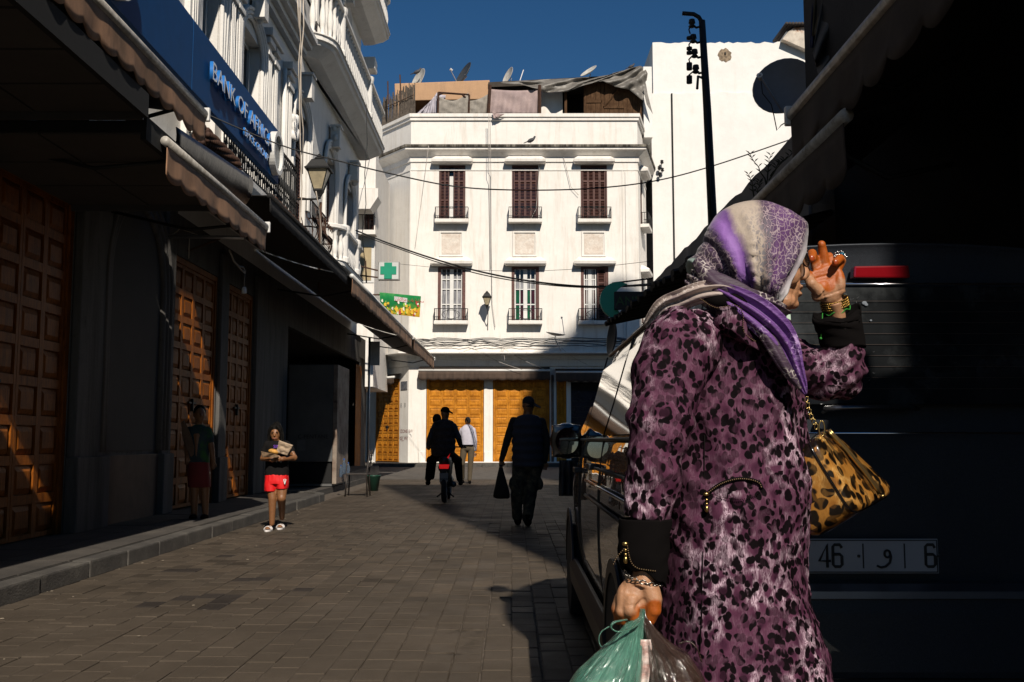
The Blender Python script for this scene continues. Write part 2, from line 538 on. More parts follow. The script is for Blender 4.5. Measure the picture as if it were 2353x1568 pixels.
# slab joints as separate pieces near the camera
for j in range(10):
    for i in range(2):
        x1 = XL - 0.17 - i * 0.62; y0 = 6.2 + j * 0.9
        MB().box(x1 - 0.6, x1, y0 + .01, y0 + .88, PZ - 0.01, PZ + 0.006 + rk.uniform(0, .003)).build("pavement_flag", SIDEW, pave)
far_pave = MB().add([(-12, 44.1, -.02), (12, 44.1, -.02), (12, 44.1, PZ), (-12, 44.1, PZ)], [(0, 1, 2, 3)]).add([(-12, 44.1, PZ), (12, 44.1, PZ), (12, 60, PZ), (-12, 60, PZ)], [(0, 1, 2, 3)]).build("far_pavement", SIDEW)
tag(far_pave, kind="structure")
for k in range(16):
    MB().box(-9 + k * 1.1, -9 + k * 1.1 + 1.085, 43.93, 44.12, -0.02, PZ + .008).build("kerb_stone", KERB, far_pave, bevel=0.02)
rp = MB().box(2.25, 3.3, -6, 30, -0.02, PZ).build("pavement", SIDEW)
tag(rp, kind="structure")

# ------------------------------------------------------------------ the row on the left
def LF(s, z, o): return Vector((-5.05 + o, s, z))
def panel_door(F, s0, s1, z0, z1, cols, rows, o, woodm, name="door", parent=None, label=None, cat=None, leaves=4, thick=0.05, hardware=True):
    """panelled folding door: jambs, leaves, every raised panel its own piece"""
    c = F((s0 + s1) / 2, z0, o)
    if parent is None:
        d = thing(name, label, cat, c)
    else:
        d = None
    jw = 0.09
    fr = MB()
    fr.fb(F, s0, s0 + jw, z0, z1, o - 0.06, o + 0.05).fb(F, s1 - jw, s1, z0, z1, o - 0.06, o + 0.05).fb(F, s0 + jw, s1 - jw, z1 - jw, z1, o - 0.06, o + 0.05)
    if parent is None:
        fr.build("door_frame", woodm, d, bevel=0.006); host = d
    else:
        host = fr.build(name, woodm, parent, bevel=0.006)
        if label: host["label"] = label
    a0, a1, b0, b1 = s0 + jw + .005, s1 - jw - .005, z0 + 0.02, z1 - jw - .005
    cw, rh = (a1 - a0) / cols, (b1 - b0) / rows
    st = min(0.05, cw * 0.14)
    cpl = max(1, cols // leaves)
    for l in range(cols // cpl):
        lf = MB()
        q0, q1 = a0 + l * cpl * cw + .004, a0 + (l + 1) * cpl * cw - .004
        lf.fb(F, q0, q1, b0, b1, o - 0.03, o - 0.015)
        for k in range(cpl + 1):
            x = q0 + k * (q1 - q0) / cpl
            lf.fb(F, max(q0, x - st), min(q1, x + st), b0, b1, o - 0.014, o + thick * 0.5)
        for k in range(rows + 1):
            z = b0 + k * rh
            for kk in range(cpl):
                lf.fb(F, q0 + kk * (q1 - q0) / cpl + st + .001, q0 + (kk + 1) * (q1 - q0) / cpl - st - .001, max(b0, z - st), min(b1, z + st), o - 0.014, o + thick * 0.5 - .002)
        lf.build("door_leaf", woodm, host)
    # one raised panel, then copies sharing its mesh
    def pan(i, j):
        m_ = MB()
        x0, x1 = a0 + i * cw + st + .012, a0 + (i + 1) * cw - st - .012
        y0, y1 = b0 + j * rh + st + .01, b0 + (j + 1) * rh - st - .01
        e = min(x1 - x0, y1 - y0) * 0.2
        ring = lambda a, b_, c_, d_, oo: [F(a, c_, oo), F(b_, c_, oo), F(b_, d_, oo), F(a, d_, oo)]
        m_.loft([ring(x0, x1, y0, y1, o - .014), ring(x0, x1, y0, y1, o - .004), ring(x0 + e, x1 - e, y0 + e, y1 - e, o + thick * .42)], False, True)
        return m_
    first = pan(0, 0).build("panel", woodm, host)
    base = F(a0, b0, 0)
    for i in range(cols):
        for j in range(rows):
            if i == 0 and j == 0: continue
            cpy = first.copy(); cpy.location = F(a0 + i * cw, b0 + j * rh, 0) - base; COL.objects.link(cpy)
    if hardware:
        cm = (a0 + a1) / 2
        h = MB().fb(F, cm - 0.16, cm + 0.16, z0 + 1.62, z0 + 1.65, o + thick * .5, o + thick * .5 + .03)
        h.fb(F, cm - 0.02, cm + 0.02, z0 + 1.5, z0 + 1.7, o + thick * .5 + .002, o + thick * .5 + .045)
        h.build("bolt", IRON, host)
    return host

bld = thing("apartment_building", "ornate white apartment row with curved balconies, arched niche and big panelled wooden shop doors", "building", (-5.05, 20, 0))
LEFT_DOORS = [(8.1, 11.4), (14.72, 17.05), (17.55, 19.4)]
UP = [(15.55, 16.6, 5.75, 9.1), (18.0, 19.4, 5.75, 9.0), (22.5, 24.0, 5.75, 8.95), (26.4, 27.8, 6.2, 8.95), (29.7, 31.0, 6.3, 8.9), (11.8, 12.9, 5.9, 9.0), (24.9, 26.0, 11.2, 14.0), (28.4, 29.6, 11.2, 14.0)]
holes = [(a, b, PZ, 3.98) for a, b in LEFT_DOORS] + [(22.5, 33.2, PZ, 3.75)] + UP
wall(LF, -6, 32.4, 4.6, 17.5, UP, 0.28, "upper_wall", PL_L, bld)
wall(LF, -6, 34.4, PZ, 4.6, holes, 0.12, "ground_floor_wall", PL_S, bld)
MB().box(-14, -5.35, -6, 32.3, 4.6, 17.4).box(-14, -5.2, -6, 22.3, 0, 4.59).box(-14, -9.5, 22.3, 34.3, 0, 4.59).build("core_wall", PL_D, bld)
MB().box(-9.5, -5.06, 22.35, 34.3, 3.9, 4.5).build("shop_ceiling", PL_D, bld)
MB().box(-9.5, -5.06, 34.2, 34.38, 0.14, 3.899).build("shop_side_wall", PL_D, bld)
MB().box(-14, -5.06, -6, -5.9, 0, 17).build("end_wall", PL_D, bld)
MB().box(-14, -5.06, 32.25, 32.39, 4.6, 17.4).build("end_wall", PL_L, bld)

# pillars and arched niche at street level
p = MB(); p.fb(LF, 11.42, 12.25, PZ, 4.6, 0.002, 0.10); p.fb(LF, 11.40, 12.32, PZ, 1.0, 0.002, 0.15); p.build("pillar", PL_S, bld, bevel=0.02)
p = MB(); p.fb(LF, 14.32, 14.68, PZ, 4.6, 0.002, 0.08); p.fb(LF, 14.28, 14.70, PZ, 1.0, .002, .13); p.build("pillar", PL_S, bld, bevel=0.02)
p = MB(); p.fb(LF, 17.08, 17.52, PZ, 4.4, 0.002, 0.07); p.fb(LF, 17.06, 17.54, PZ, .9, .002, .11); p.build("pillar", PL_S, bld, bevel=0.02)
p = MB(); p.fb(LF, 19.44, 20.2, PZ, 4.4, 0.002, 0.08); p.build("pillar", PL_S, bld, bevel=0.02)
arch = MB()
for k in range(3):
    rr_, t = 0.98 + 0.09 * k, 0.055
    pts = [LF(13.3 - rr_, 1.05, 0.03 + .02 * k)] + [LF(13.3 - rr_ * cos(a), 3.25 + rr_ * sin(a) * 1.12, 0.03 + .02 * k) for a in [pi * i / 20 for i in range(21)]] + [LF(13.3 + rr_, 1.05, 0.03 + .02 * k)]
    arch.tube(pts, t, 6)
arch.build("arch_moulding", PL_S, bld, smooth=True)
nic = MB()
pts = [(12.36, 1.05)] + [(13.3 - .94 * cos(pi * i / 16), 3.25 + 1.05 * sin(pi * i / 16)) for i in range(17)] + [(14.24, 1.05)]
nic.prism([LF(a, b, 0.004) for a, b in pts], (0.012, 0, 0))
nic.build("niche_panel", mat("grey brown niche render", (0.055, 0.048, 0.042), 0.9, var=0.1, scale=1.5, bmp=0.2), bld)
MB().fb(LF, 12.34, 14.26, PZ, 1.0, 0.002, 0.05).build("plinth_panel", mat("brown plinth", (0.10, 0.06, 0.04), 0.8, var=.2), bld, bevel=.01)
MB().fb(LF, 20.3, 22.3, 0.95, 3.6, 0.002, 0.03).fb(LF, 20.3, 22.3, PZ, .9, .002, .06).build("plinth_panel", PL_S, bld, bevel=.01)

for k, (a, b) in enumerate(LEFT_DOORS):
    panel_door(LF, a, b, PZ, 3.97, [6, 4, 4][k], [9, 9, 9][k], -0.06, WOOD_D, "door", bld, leaves=[3, 2, 2][k])
panel_door(lambda s, z, o: Vector((-4.98 - o * .2 + (s * 0.0), 31.9 + s, z)), 0, 1.2, PZ, 3.6, 2, 9, 0.02, WOOD_D, "open_door", bld, leaves=1, hardware=False)

# upper floor ornament
def moulding(s0, s1, z, h, o, name="cornice"):
    m_ = MB(); n = 4
    for k in range(n):
        m_.fb(LF, s0, s1, z + h * k / n, z + h * (k + 1) / n - .002, 0.002, o * (k + 1) / n)
    m_.build(name, PL_L, bld, bevel=.008)
moulding(-6, 32.4, 4.95, 0.35, 0.22)
moulding(-6, 22.7, 10.0, 0.5, 0.5)
moulding(-6, 25.0, 15.4, 0.6, 0.8)
for a, b in ((14.85, 15.25), (16.95, 17.3), (17.45, 17.75), (19.65, 20.0), (20.2, 20.5), (21.5, 21.9)):
    p = MB(); p.fb(LF, a, b, 5.4, 9.199, .002, .10)
    for q in (0.25, 0.5, 0.75): p.fb(LF, a + (b - a) * q - .02, a + (b - a) * q + .02, 5.9, 8.9, .102, .13)
    p.fb(LF, a - .06, b + .06, 9.2, 9.32, .002, .17); p.fb(LF, a - .1, b + .1, 9.34, 9.5, .002, .22); p.fb(LF, a - .05, b + .05, 8.95, 9.05, .101, .15)
    p.build("pilaster", PL_L, bld, bevel=.01)
def louvred(F, s0, s1, z0, z1, o, m, parent, n_l=2, slats=26, name="shutter"):
    for k in range(n_l):
        a = s0 + (s1 - s0) * k / n_l + .008; b = s0 + (s1 - s0) * (k + 1) / n_l - .008
        w = min(.06, (b - a) * .14)
        f_ = MB(); f_.fb(F, a, a + w, z0, z1, o, o + .04).fb(F, b - w, b, z0, z1, o, o + .04)
        for z in (z0, z0 + (z1 - z0) * .36, z0 + (z1 - z0) * .72, z1 - w * 1.2): f_.fb(F, a + w, b - w, z, z + w * 1.2, o + .001, o + .039)
        for j in range(slats):
            z = z0 + (z1 - z0) * (j + .5) / slats
            f_.hexa([F(a + w, z, o + .034), F(b - w, z, o + .034), F(b - w, z + .02, o + .008), F(a + w, z + .02, o + .008),
                     F(a + w, z + .006, o + .036), F(b - w, z + .006, o + .036), F(b - w, z + .027, o + .010), F(a + w, z + .027, o + .010)])
        f_.build(name, m, parent)
def arch_top(s0, s1, z, r_extra, parent, o=.08):
    c = (s0 + s1) / 2; r0 = (s1 - s0) / 2
    m_ = MB()
    for k in range(3):
        R_ = r0 + .06 + .1 * k
        m_.tube([LF(c - R_, z - 2.2, .04)] + [LF(c - R_ * cos(pi * i / 16), z - .3 + R_ * sin(pi * i / 16) * .75, .04 + .02 * k) for i in range(17)] + [LF(c + R_, z - 2.2, .04)], .05, 6)
    m_.fb(LF, c - .16, c + .16, z + r0 * .75 - .25, z + r0 * .75 + .3, .05, .3)
    m_.fb(LF, c - .22, c + .22, z + r0 * .75 + .3, z + r0 * .75 + .36, .05, .34)
    m_.build("window_surround", PL_L, parent, smooth=False, bevel=.006)
for k, (a, b, c, d) in enumerate(UP):
    w_ = MB().fb(LF, a, b, c, d, -.275, -.24).build("window", GLASS_D, bld)
    fr = MB()
    for s in (a, (a + b) / 2 - .04, b - .08): fr.fb(LF, s + .002, s + .078, c, d, -.238, -.19)
    for z in (c, c + (d - c) * .3, c + (d - c) * .65, d - .08): fr.fb(LF, a + .08, b - .08, z, z + .07, -.236, -.195)
    fr.build("window_frame", WHITEP if k < 2 else SHUT, w_)
    arch_top(a, b, d, 0, bld)
    if k in (2, 3, 4):
        # leaves folded open against the wall
        louvred(LF, a + .05, b - .05, c, d - .1, -.15, SHUT, w_, 2, 34)
    if k in (0, 1):
        louvred(LF, a + .03, a + (b - a) * .5, c, d - .4, -.18, WHITEP, w_, 1, 26)
# carved blocks (mascarons) as lumpy plaster keystones
for s, z in ((22.0, 8.3), (27.1, 9.6), (30.4, 9.5), (18.7, 9.7)):
    m_ = MB()
    rk2 = random.Random(int(s * 10))
    for j in range(12):
        m_.ell(LF(s + rk2.uniform(-.18, .18), z + rk2.uniform(-.4, .25), .14 + rk2.uniform(-.03, .08)), (.08, .1, .12), 8, 6)
    skin_part("carved_ornament", m_, .03, PL_L, bld, 2)

# --- upper balcony with a rounded corner, seen from below
def bal_path(y0, y1, out, r, n=8, y_end_round=True):
    """outline of a balcony in plan, from wall to wall, o = outward"""
    pts = [(y0, 0.0)]
    pts += [(y0 + r - r * cos(a) , (out - r) + r * sin(a)) if True else 0 for a in [pi / 2 * i / n for i in range(n + 1)]]
    pts += [(y1 - r * .4 + r * .4 * sin(a), (out - r * .4) + r * .4 * cos(a)) for a in [pi / 2 * i / n for i in range(n + 1)]]
    pts += [(y1, 0.0)]
    return pts
def offset_plan(y0, y1, out, r, grow): return bal_path(y0 - grow, y1 + grow, out + grow, r + grow)
def plan_ring(pts, z): return [LF(s, z, o) for s, o in pts]
def walk(pts, step):
    """evenly spaced points along a plan outline"""
    out, acc = [], 0.0
    for (a, b), (c, d) in zip(pts[:-1], pts[1:]):
        L_ = sqrt((c - a) ** 2 + (d - b) ** 2)
        if L_ < 1e-6: continue
        t = (step - acc) if acc > 0 else 0
        while t <= L_:
            out.append((a + (c - a) * t / L_, b + (d - b) * t / L_)); t += step
        acc = L_ - (t - step)
    return out
BALU = [(.045, 0), (.075, .0), (.075, .05), (.04, .08), (.065, .2), (.085, .34), (.06, .5), (.038, .6), (.05, .66), (.045, .75), (.06, .8), (.075, .82), (.075, .86)]
def stone_balcony(y0, y1, out, r, z, h, label, step=.27, corbel=True):
    b = MB()
    prof = [(-.42, z - .45), (-.32, z - .38), (-.2, z - .3), (-.1, z - .24), (-.06, z - .16), (0.0, z - .14), (0.0, z - .03), (.04, z - .02), (.04, z)] if corbel else [(-.05, z - .14), (0, z - .12), (0, z - .02), (.03, z - .01), (.03, z)]
    b.loft([plan_ring(offset_plan(y0, y1, out, r, g), zz) for g, zz in prof])
    bal = b.build("balcony", PL_L, bld)
    bal["label"] = label
    rail = MB().loft([plan_ring(offset_plan(y0, y1, out, r, g), zz) for g, zz in ((-.02, z + h), (.03, z + h + .02), (.03, z + h + .1), (-.01, z + h + .13))], False, False)
    rail.loft([plan_ring(offset_plan(y0, y1, out, r, g), zz) for g, zz in ((-.2, z + h), (-.2, z + h + .13), (-.01, z + h + .13))], False, False)
    rail.loft([plan_ring(offset_plan(y0, y1, out, r, g), z + h) for g in (-.02, -.2)], False, False)
    rail.build("handrail", PL_L, bal)
    spots = walk(offset_plan(y0, y1, out, r, -.1), step)
    spots = [s for s in spots if s[1] > .05]
    first = None
    sc = h / .86
    for s, o in spots:
        if first is None:
            f = MB().lathe([(r_, zz * sc) for r_, zz in BALU], LF(s, z, o), 10)
            first = f.build("baluster", PL_L, bal, smooth=True); s0_, o0_ = s, o
        else:
            c = first.copy(); c.location = first.location + Vector((o - o0_, s - s0_, 0)); COL.objects.link(c)
    for s, o in (spots[len(spots) // 6], spots[int(len(spots) * .62)]):
        MB().lathe([(.17, 0), (.17, .12), (.14, .16), (.14, h - .1), (.17, h - .04), (.19, h + .06), (.19, h + .16), (.1, h + .2)], LF(s, z, o), 12).build("pedestal", PL_L, bal)
    return bal
stone_balcony(22.9, 32.9, .78, .9, 10.85, 1.1, "large upper balcony with a rounded corner")
stone_balcony(23.6, 33.4, .85, .9, 15.0, 1.1, "topmost balcony under the roof")
stone_balcony(25.5, 29.3, .66, .6, 5.85, .82, "small white balcony with stone balusters", .24, False)
MB().box(-5.04, -4.55, 32.2, 32.8, 13.45, 13.85).build("roof_ledge", PL_L, bld, bevel=.02)

# --- iron balconies
def iron_bar(b, p, h, r=.012):
    b.lathe([(r, 0), (r * 2.4, .03), (r * 2.4, .06), (r, .09), (r, h * .42), (r * 2.2, h * .46), (r * 2.6, h * .5), (r * 2.2, h * .54), (r, h * .58), (r, h * .86), (r * 2.2, h * .9), (r, h * .94), (r, h)], p, 6)
ib = MB().loft([[LF(s, z, o) for s, o in ((15.2 + g, 0), (15.2 + g, .62 + g2), (20.5 - g, .62 + g2), (20.5 - g, 0))] for g, g2, z in ((.12, -.25, 5.2), (.1, -.12, 5.32), (.04, -.05, 5.42), (0, 0, 5.5), (0, 0, 5.6))]).build("balcony", PL_L, bld)
ib["label"] = "long balcony with black wrought iron railing"
sp = [(15.25 + .135 * k, .56) for k in range(39)] + [(20.42, .45 - .13 * k) for k in range(4)]
first = None
for s, o in sp:
    if first is None:
        f = MB(); iron_bar(f, LF(s, 5.6, o), 1.15); first = f.build("railing_bar", IRON, ib, smooth=True); s0_, o0_ = s, o
    else:
        c = first.copy(); c.location = first.location + Vector((o - o0_, s - s0_, 0)); COL.objects.link(c)
MB().tube([LF(15.2, 6.78, .56), LF(20.44, 6.78, .56), LF(20.44, 6.78, 0)], .03, 6).tube([LF(15.2, 5.68, .56), LF(20.44, 5.68, .56), LF(20.44, 5.68, 0)], .018, 6).tube([LF(15.2, 6.0, .56), LF(20.44, 6.0, .56), LF(20.44, 6.0, 0)], .014, 6).build("top_rail", IRON, ib, smooth=True)
sc_ = MB()
for k in range(19):
    s = 15.35 + .27 * k
    for sg in (-1, 1):
        sc_.tube([LF(s + sg * (.02 + .075 * cos(t) * (1 - t / 9)), 5.84 + .075 * sin(t) * (1 - t / 9), .56) for t in [j * .55 for j in range(11)]], .009, 5)
sc_.build("scroll_ironwork", IRON, ib, smooth=True)
# carved brown roll and fluted cornice under the iron balcony
roll = MB(); rk3 = random.Random(9)
for k in range(70):
    s = 17.6 + k * .042
    for j in range(5):
        a = j * 1.25 + k * .7
        roll.ell(LF(s, 5.42 + .11 * sin(a), .72 + .1 * cos(a)), (.045, .04, .05), 6, 5)
roll.build("carved_roll_ornament", RUST, ib, smooth=True)
roll = MB()
for k in range(40):
    s = 13.6 + k * .042
    for j in range(5):
        a = j * 1.25 + k * .7
        roll.ell(LF(s, 5.42 + .11 * sin(a), .72 + .1 * cos(a)), (.045, .04, .05), 6, 5)
roll.build("carved_roll_ornament", RUST, ib, smooth=True)
fl = MB()
for k in range(34): fl.tube([LF(16.5 + k * .12, 5.18, .36), LF(16.5 + k * .12, 5.0, .16)], .045, 6)
fl.build("fluted_corbel", PL_L, ib, smooth=True)
# bulging rusty balcony
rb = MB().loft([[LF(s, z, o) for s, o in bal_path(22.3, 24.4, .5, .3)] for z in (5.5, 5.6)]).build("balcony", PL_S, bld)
rb["label"] = "small bulging balcony of rusty ironwork"
bars = MB()
for s, o in walk(bal_path(22.3, 24.4, .46, .3), .13):
    if o < .02: continue
    bars.tube([LF(s, 5.6 + 1.05 * t, o + .17 * sin(pi * min(1, t * 1.6)) * (1 if o > .3 else .4)) for t in [i / 10 for i in range(11)]], .011, 5)
for zz, g in ((5.75, .1), (6.0, .17), (6.65, .0)):
    bars.tube([LF(s, zz, o + g * (1 if o > .3 else .3)) for s, o in bal_path(22.3, 24.4, .46, .3)], .018, 5)
for k in range(10):
    s = 22.4 + k * .21
    bars.tube([LF(s + .07 * cos(t) * (1 - t / 10), 6.3 + .1 * sin(t) * (1 - t / 10), .62) for t in [j * .6 for j in range(11)]], .010, 5)
bars.build("railing", RUST, rb, smooth=True)
# folding balcony door shutters behind it, drain and thin pole
MB().tube([LF(21.3, 5.4, .07), LF(21.3, 9.3, .07)], .05, 8).build("downpipe", PL_L, bld, smooth=True)

# --- bank sign
sg = thing("bank_sign", "long deep blue bank fascia with raised white letters and a ring emblem", "sign", (-4.4, 14, 6.5))
BLUE = mat("deep blue panel", (0.004, 0.060, 0.19), 0.7, var=0.05, spec=.15)
BLUE2 = mat("bright blue letter side", (0.02, 0.17, 0.52), 0.4, var=0.03)
LETW = mat("pale blue grey letter face", (0.78, 0.82, 0.88), 0.5, var=0.03)
for a, b in ((4.0, 8.6), (8.62, 13.35), (13.37, 18.5)):
    MB().box(-4.52, -4.4, a, b, 5.98, 6.98).build("sign_panel", BLUE, sg, bevel=.01)
MB().box(-5.03, -4.53, 4.2, 4.3, 6.2, 6.3).box(-5.03, -4.53, 18.2, 18.3, 6.2, 6.3).box(-5.03, -4.53, 11.2, 11.3, 6.2, 6.3).build("bracket", STEEL, sg)
def sign_text(txt, s0, s1, z0, size, depth):
    me = text_mesh(txt, 1.0, depth)
    xs = [v.co.x for v in me.vertices]; ys = [v.co.y for v in me.vertices if v.co.y > 0]
    w, h = max(xs) - min(xs), 0.70
    bpy.data.meshes.remove(me)
    # letters one by one
    x = 0.0; k = (s1 - s0) / w; kh = size / h
    cu = bpy.data.curves.new("m", 'FONT'); cu.body = "."; 
    bpy.data.curves.remove(cu)
    adv = []
    for i, ch in enumerate(txt):
        me = text_mesh(txt[:i + 1] + "|", 1.0, depth)
        adv.append(max(v.co.x for v in me.vertices)); bpy.data.meshes.remove(me)
    m0 = text_mesh("|", 1.0, depth); base = max(v.co.x for v in m0.vertices); bpy.data.meshes.remove(m0)
    for i, ch in enumerate(txt):
        if ch == " ": continue
        off = (adv[i - 1] if i else base) - base
        me = text_mesh(ch, 1.0, depth)
        me.materials.clear()
        org = origin(sg)
        me.materials.append(LETW); me.materials.append(BLUE2)
        for v in me.vertices:
            c = v.co.copy()
            c.x *= 1.0
            v.co = Vector((-4.398 + depth / 2 + c.z + .03, s0 + (c.x + off) * k, z0 + c.y * kh)) - org
        bm = bmesh.new(); bm.from_mesh(me); bmesh.ops.recalc_face_normals(bm, faces=bm.faces)
        for f in bm.faces: f.material_index = 0 if f.normal.x > .8 else 1
        bm.to_mesh(me); bm.free()
        link("letter", me, None, sg)
sign_text("BANK OF AFRICA", 14.0, 17.6, 6.38, .27, .05)
sign_text("BMCE GROUP", 15.85, 17.45, 6.12, .13, .03)
def ring_logo(sc0, zc, R_):
    n = 40; rg = []
    for o in (-4.395, -4.28):
        for rad in (R_, R_ * .80):
            rg.append([Vector((o, sc0 + cos(2 * pi * k / n) * rad * .95, zc + sin(2 * pi * k / n) * rad)) for k in range(n)])
    b = MB(); b.loft([rg[0], rg[2], rg[3], rg[1]], False, False)
    b.build("ring_emblem", WHITEP, sg)
    b = MB(); b.prism([Vector((-4.396, sc0 + cos(2 * pi * k / n) * R_ * .72, zc + sin(2 * pi * k / n) * R_ * .78)) for k in range(n)], (.06, 0, 0))
    b.build("emblem_disc", mat("mottled teal disc", (0.10, 0.16, 0.20), .4, var=.3, scale=6, c2=(.2, .2, .18)), sg)
ring_logo(18.0, 6.43, .40)
ring_logo(10.6, 6.43, .40)

# --- street lantern builder
LAMPG = mat("amber frosted lamp glass", (0.55, 0.46, 0.30), 0.35, var=.15, scale=8, spec=.5, trans=.25)
def lantern(p, s, label, arm, mast=None):
    """p = underside centre of the lantern; arm = list of points of the bracket"""
    t = thing("street_lantern", label, "street lamp", p, "old style street lanterns")
    def sq(w, z, tw=0): return [Vector(p) + Vector((w * cos(pi / 4 + k * pi / 2 + tw) * 1.414, w * sin(pi / 4 + k * pi / 2 + tw) * 1.414, z)) for k in range(4)]
    g = MB().loft([sq(.085 * s, .17 * s), sq(.20 * s, .56 * s)]); g.build("lamp_glass", LAMPG, t)
    b = MB()
    for k in range(4): b.tube([sq(.088 * s, .16 * s)[k], sq(.207 * s, .57 * s)[k]], .013 * s, 5)
    b.loft([sq(.05 * s, .03 * s), sq(.06 * s, .06 * s), sq(.10 * s, .14 * s), sq(.10 * s, .17 * s)])
    b.build("lamp_frame", IRON, t)
    b = MB().loft([sq(.25 * s, .56 * s), sq(.255 * s, .585 * s), sq(.22 * s, .61 * s), sq(.14 * s, .76 * s), sq(.12 * s, .78 * s)])
    b.lathe([(.10 * s, .78 * s), (.115 * s, .80 * s), (.09 * s, .83 * s), (.05 * s, .86 * s), (.06 * s, .875 * s), (.03 * s, .90 * s), (.0, .93 * s)], p, 12)
    b.build("lamp_cap", IRON, t)
    b = MB(); b.tube(arm, .022 * s, 8); b.lathe([(.02, -.03), (.05 * s, -.02), (.05 * s, .02), (.03, .05)], p, 8); b.build("bracket", IRON, t, smooth=True)
    return t
lp = Vector((-4.28, 21.75, 6.52))
lantern(lp, 1.08, "old street lantern with smoky glass on a wall arm under the curved balcony", [lp + Vector((0, 0, .03)), lp + Vector((0, 0, -.03)), Vector((-5.04, 21.75, 6.48))])
pole = thing("standpipe", "thin rusty pole rising from the awnings beside the bulging iron balcony", "pole", (-4.3, 22.0, 4.4))
MB().tube([(-4.26, 21.9, 4.4), (-4.26, 21.9, 6.45)], .03, 8).build("pole", RUST, pole, smooth=True)
# ------------------------------------------------------------------ awnings and canopies on the left
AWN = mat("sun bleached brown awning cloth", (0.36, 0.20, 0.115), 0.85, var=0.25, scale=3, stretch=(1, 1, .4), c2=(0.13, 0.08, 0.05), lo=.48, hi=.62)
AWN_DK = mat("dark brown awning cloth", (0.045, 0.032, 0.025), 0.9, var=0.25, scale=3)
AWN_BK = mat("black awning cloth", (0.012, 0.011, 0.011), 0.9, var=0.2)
BARM = mat("grimy white awning bar", (0.50, 0.47, 0.42), 0.5, var=0.2, scale=14, c2=(0.2, 0.17, 0.13), lo=.5, hi=.7)
def awning(name, label, x_w, z_w, x_f, z_f, y0, y1, drop, vm, fm=None, bar=True, wave=0.13, amp=0.035, group=None, sgn=1, tilt=0.0, flap=0, barm=None):
    t = thing(name, label, "awning", (x_w, (y0 + y1) / 2, z_w), group)
    n = max(8, int((y1 - y0) * 6))
    def P(a, b_):
        y = y0 + (y1 - y0) * a
        return Vector((x_w + (x_f - x_w) * b_, y, z_w + (z_f - z_w) * b_ - .05 * sin(pi * b_) + .012 * sin(y * 9) * b_))
    MB().grid(P, n, 5).build("canopy_cloth", fm or vm, t, True, solid=.012)
    if flap: MB().prism([Vector((x_w, y1, z_w)), Vector((x_f, y1, z_f)), Vector((x_w + (x_f - x_w) * .75, y1 + flap, z_w - .25)), Vector((x_w, y1 + flap, z_w))], (0, 0, .012)).build("shade_flap", fm or vm, t)  # flap added to narrow the sun gap that falls on the doors
    nv = int((y1 - y0) / wave) * 6
    rv = random.Random(int(y0 * 100)); ph = rv.uniform(0, 6)
    def V(a, b_):
        y = y0 + (y1 - y0) * a
        sc_ = abs(sin(pi * (y - y0) / (wave * 2))) ** .7
        d = drop * b_ - (1 - sc_) * amp * b_
        w = (.010 * sin(y * 5.3 + ph) + .006 * sin(y * 13 + ph) + .012 * noise.noise(Vector((y * 4, b_ * 2, ph)))) * b_
        return Vector((x_f + sgn * .012 + w - sgn * tilt * b_, y, z_f - .02 - d))
    MB().grid(V, max(12, nv), 4).build("valance", vm, t, True, solid=.006)
    if bar:
        MB().tube([(x_f, y0 - .02, z_f + .01), (x_f, y1 + .02, z_f + .01)], .045, 10).build("front_bar", barm or BARM, t, smooth=True)
        MB().box(x_f - .05, x_f + .055, y1 + .0, y1 + .05, z_f - .06, z_f + .08).build("end_cap", WHITEP, t, bevel=.01)
    for yy in (y0 + (y1 - y0) * .12, y1 - (y1 - y0) * .12):
        MB().tube([(x_w + sgn * .06, yy, z_w - .55), (x_w + (x_f - x_w) * .55, yy, (z_w + z_f) / 2 - .45), (x_f, yy, z_f - .04)], .02, 6).build("folding_arm", IRON, t, smooth=True)
    return t
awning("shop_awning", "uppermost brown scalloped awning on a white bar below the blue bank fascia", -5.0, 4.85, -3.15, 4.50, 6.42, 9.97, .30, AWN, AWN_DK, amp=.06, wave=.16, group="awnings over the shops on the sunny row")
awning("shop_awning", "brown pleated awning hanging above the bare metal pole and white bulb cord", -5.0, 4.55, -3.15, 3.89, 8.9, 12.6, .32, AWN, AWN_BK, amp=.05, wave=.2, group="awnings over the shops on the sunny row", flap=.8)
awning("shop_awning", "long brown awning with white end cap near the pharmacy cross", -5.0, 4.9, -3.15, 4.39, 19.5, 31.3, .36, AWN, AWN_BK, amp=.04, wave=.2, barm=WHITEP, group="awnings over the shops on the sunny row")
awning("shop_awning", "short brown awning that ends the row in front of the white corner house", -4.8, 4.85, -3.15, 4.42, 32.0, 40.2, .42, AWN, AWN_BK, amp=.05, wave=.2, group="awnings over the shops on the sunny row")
t = thing("shop_awning", "plain black awning between the two pleated brown ones", "awning", (-5, 17, 4.8), "awnings over the shops on the sunny row")
MB().grid(lambda a, b: Vector((-5.0 + 1.75 * b, (14.42 - 1.25 * b) * (1 - a) + 19.52 * a, 4.95 - .5 * b - .06 * sin(pi * b))), 20, 5).build("canopy_cloth", AWN_BK, t, True, solid=.012)
MB().tube([(-3.25, 13.17, 4.45), (-3.25, 19.48, 4.45)], .04, 8).build("front_bar", AWN_BK, t, smooth=True)
MB().grid(lambda a, b: Vector((-3.24, 13.17 + 6.35 * a, 4.43 - .2 * b - .02 * abs(sin(a * 50)) * b)), 60, 2).build("valance", AWN_BK, t, True, solid=.008)
t = thing("sagging_tarp", "dark blue black tarp sagging between the two nearest brown awnings", "tarp", (-4, 11, 4.4))
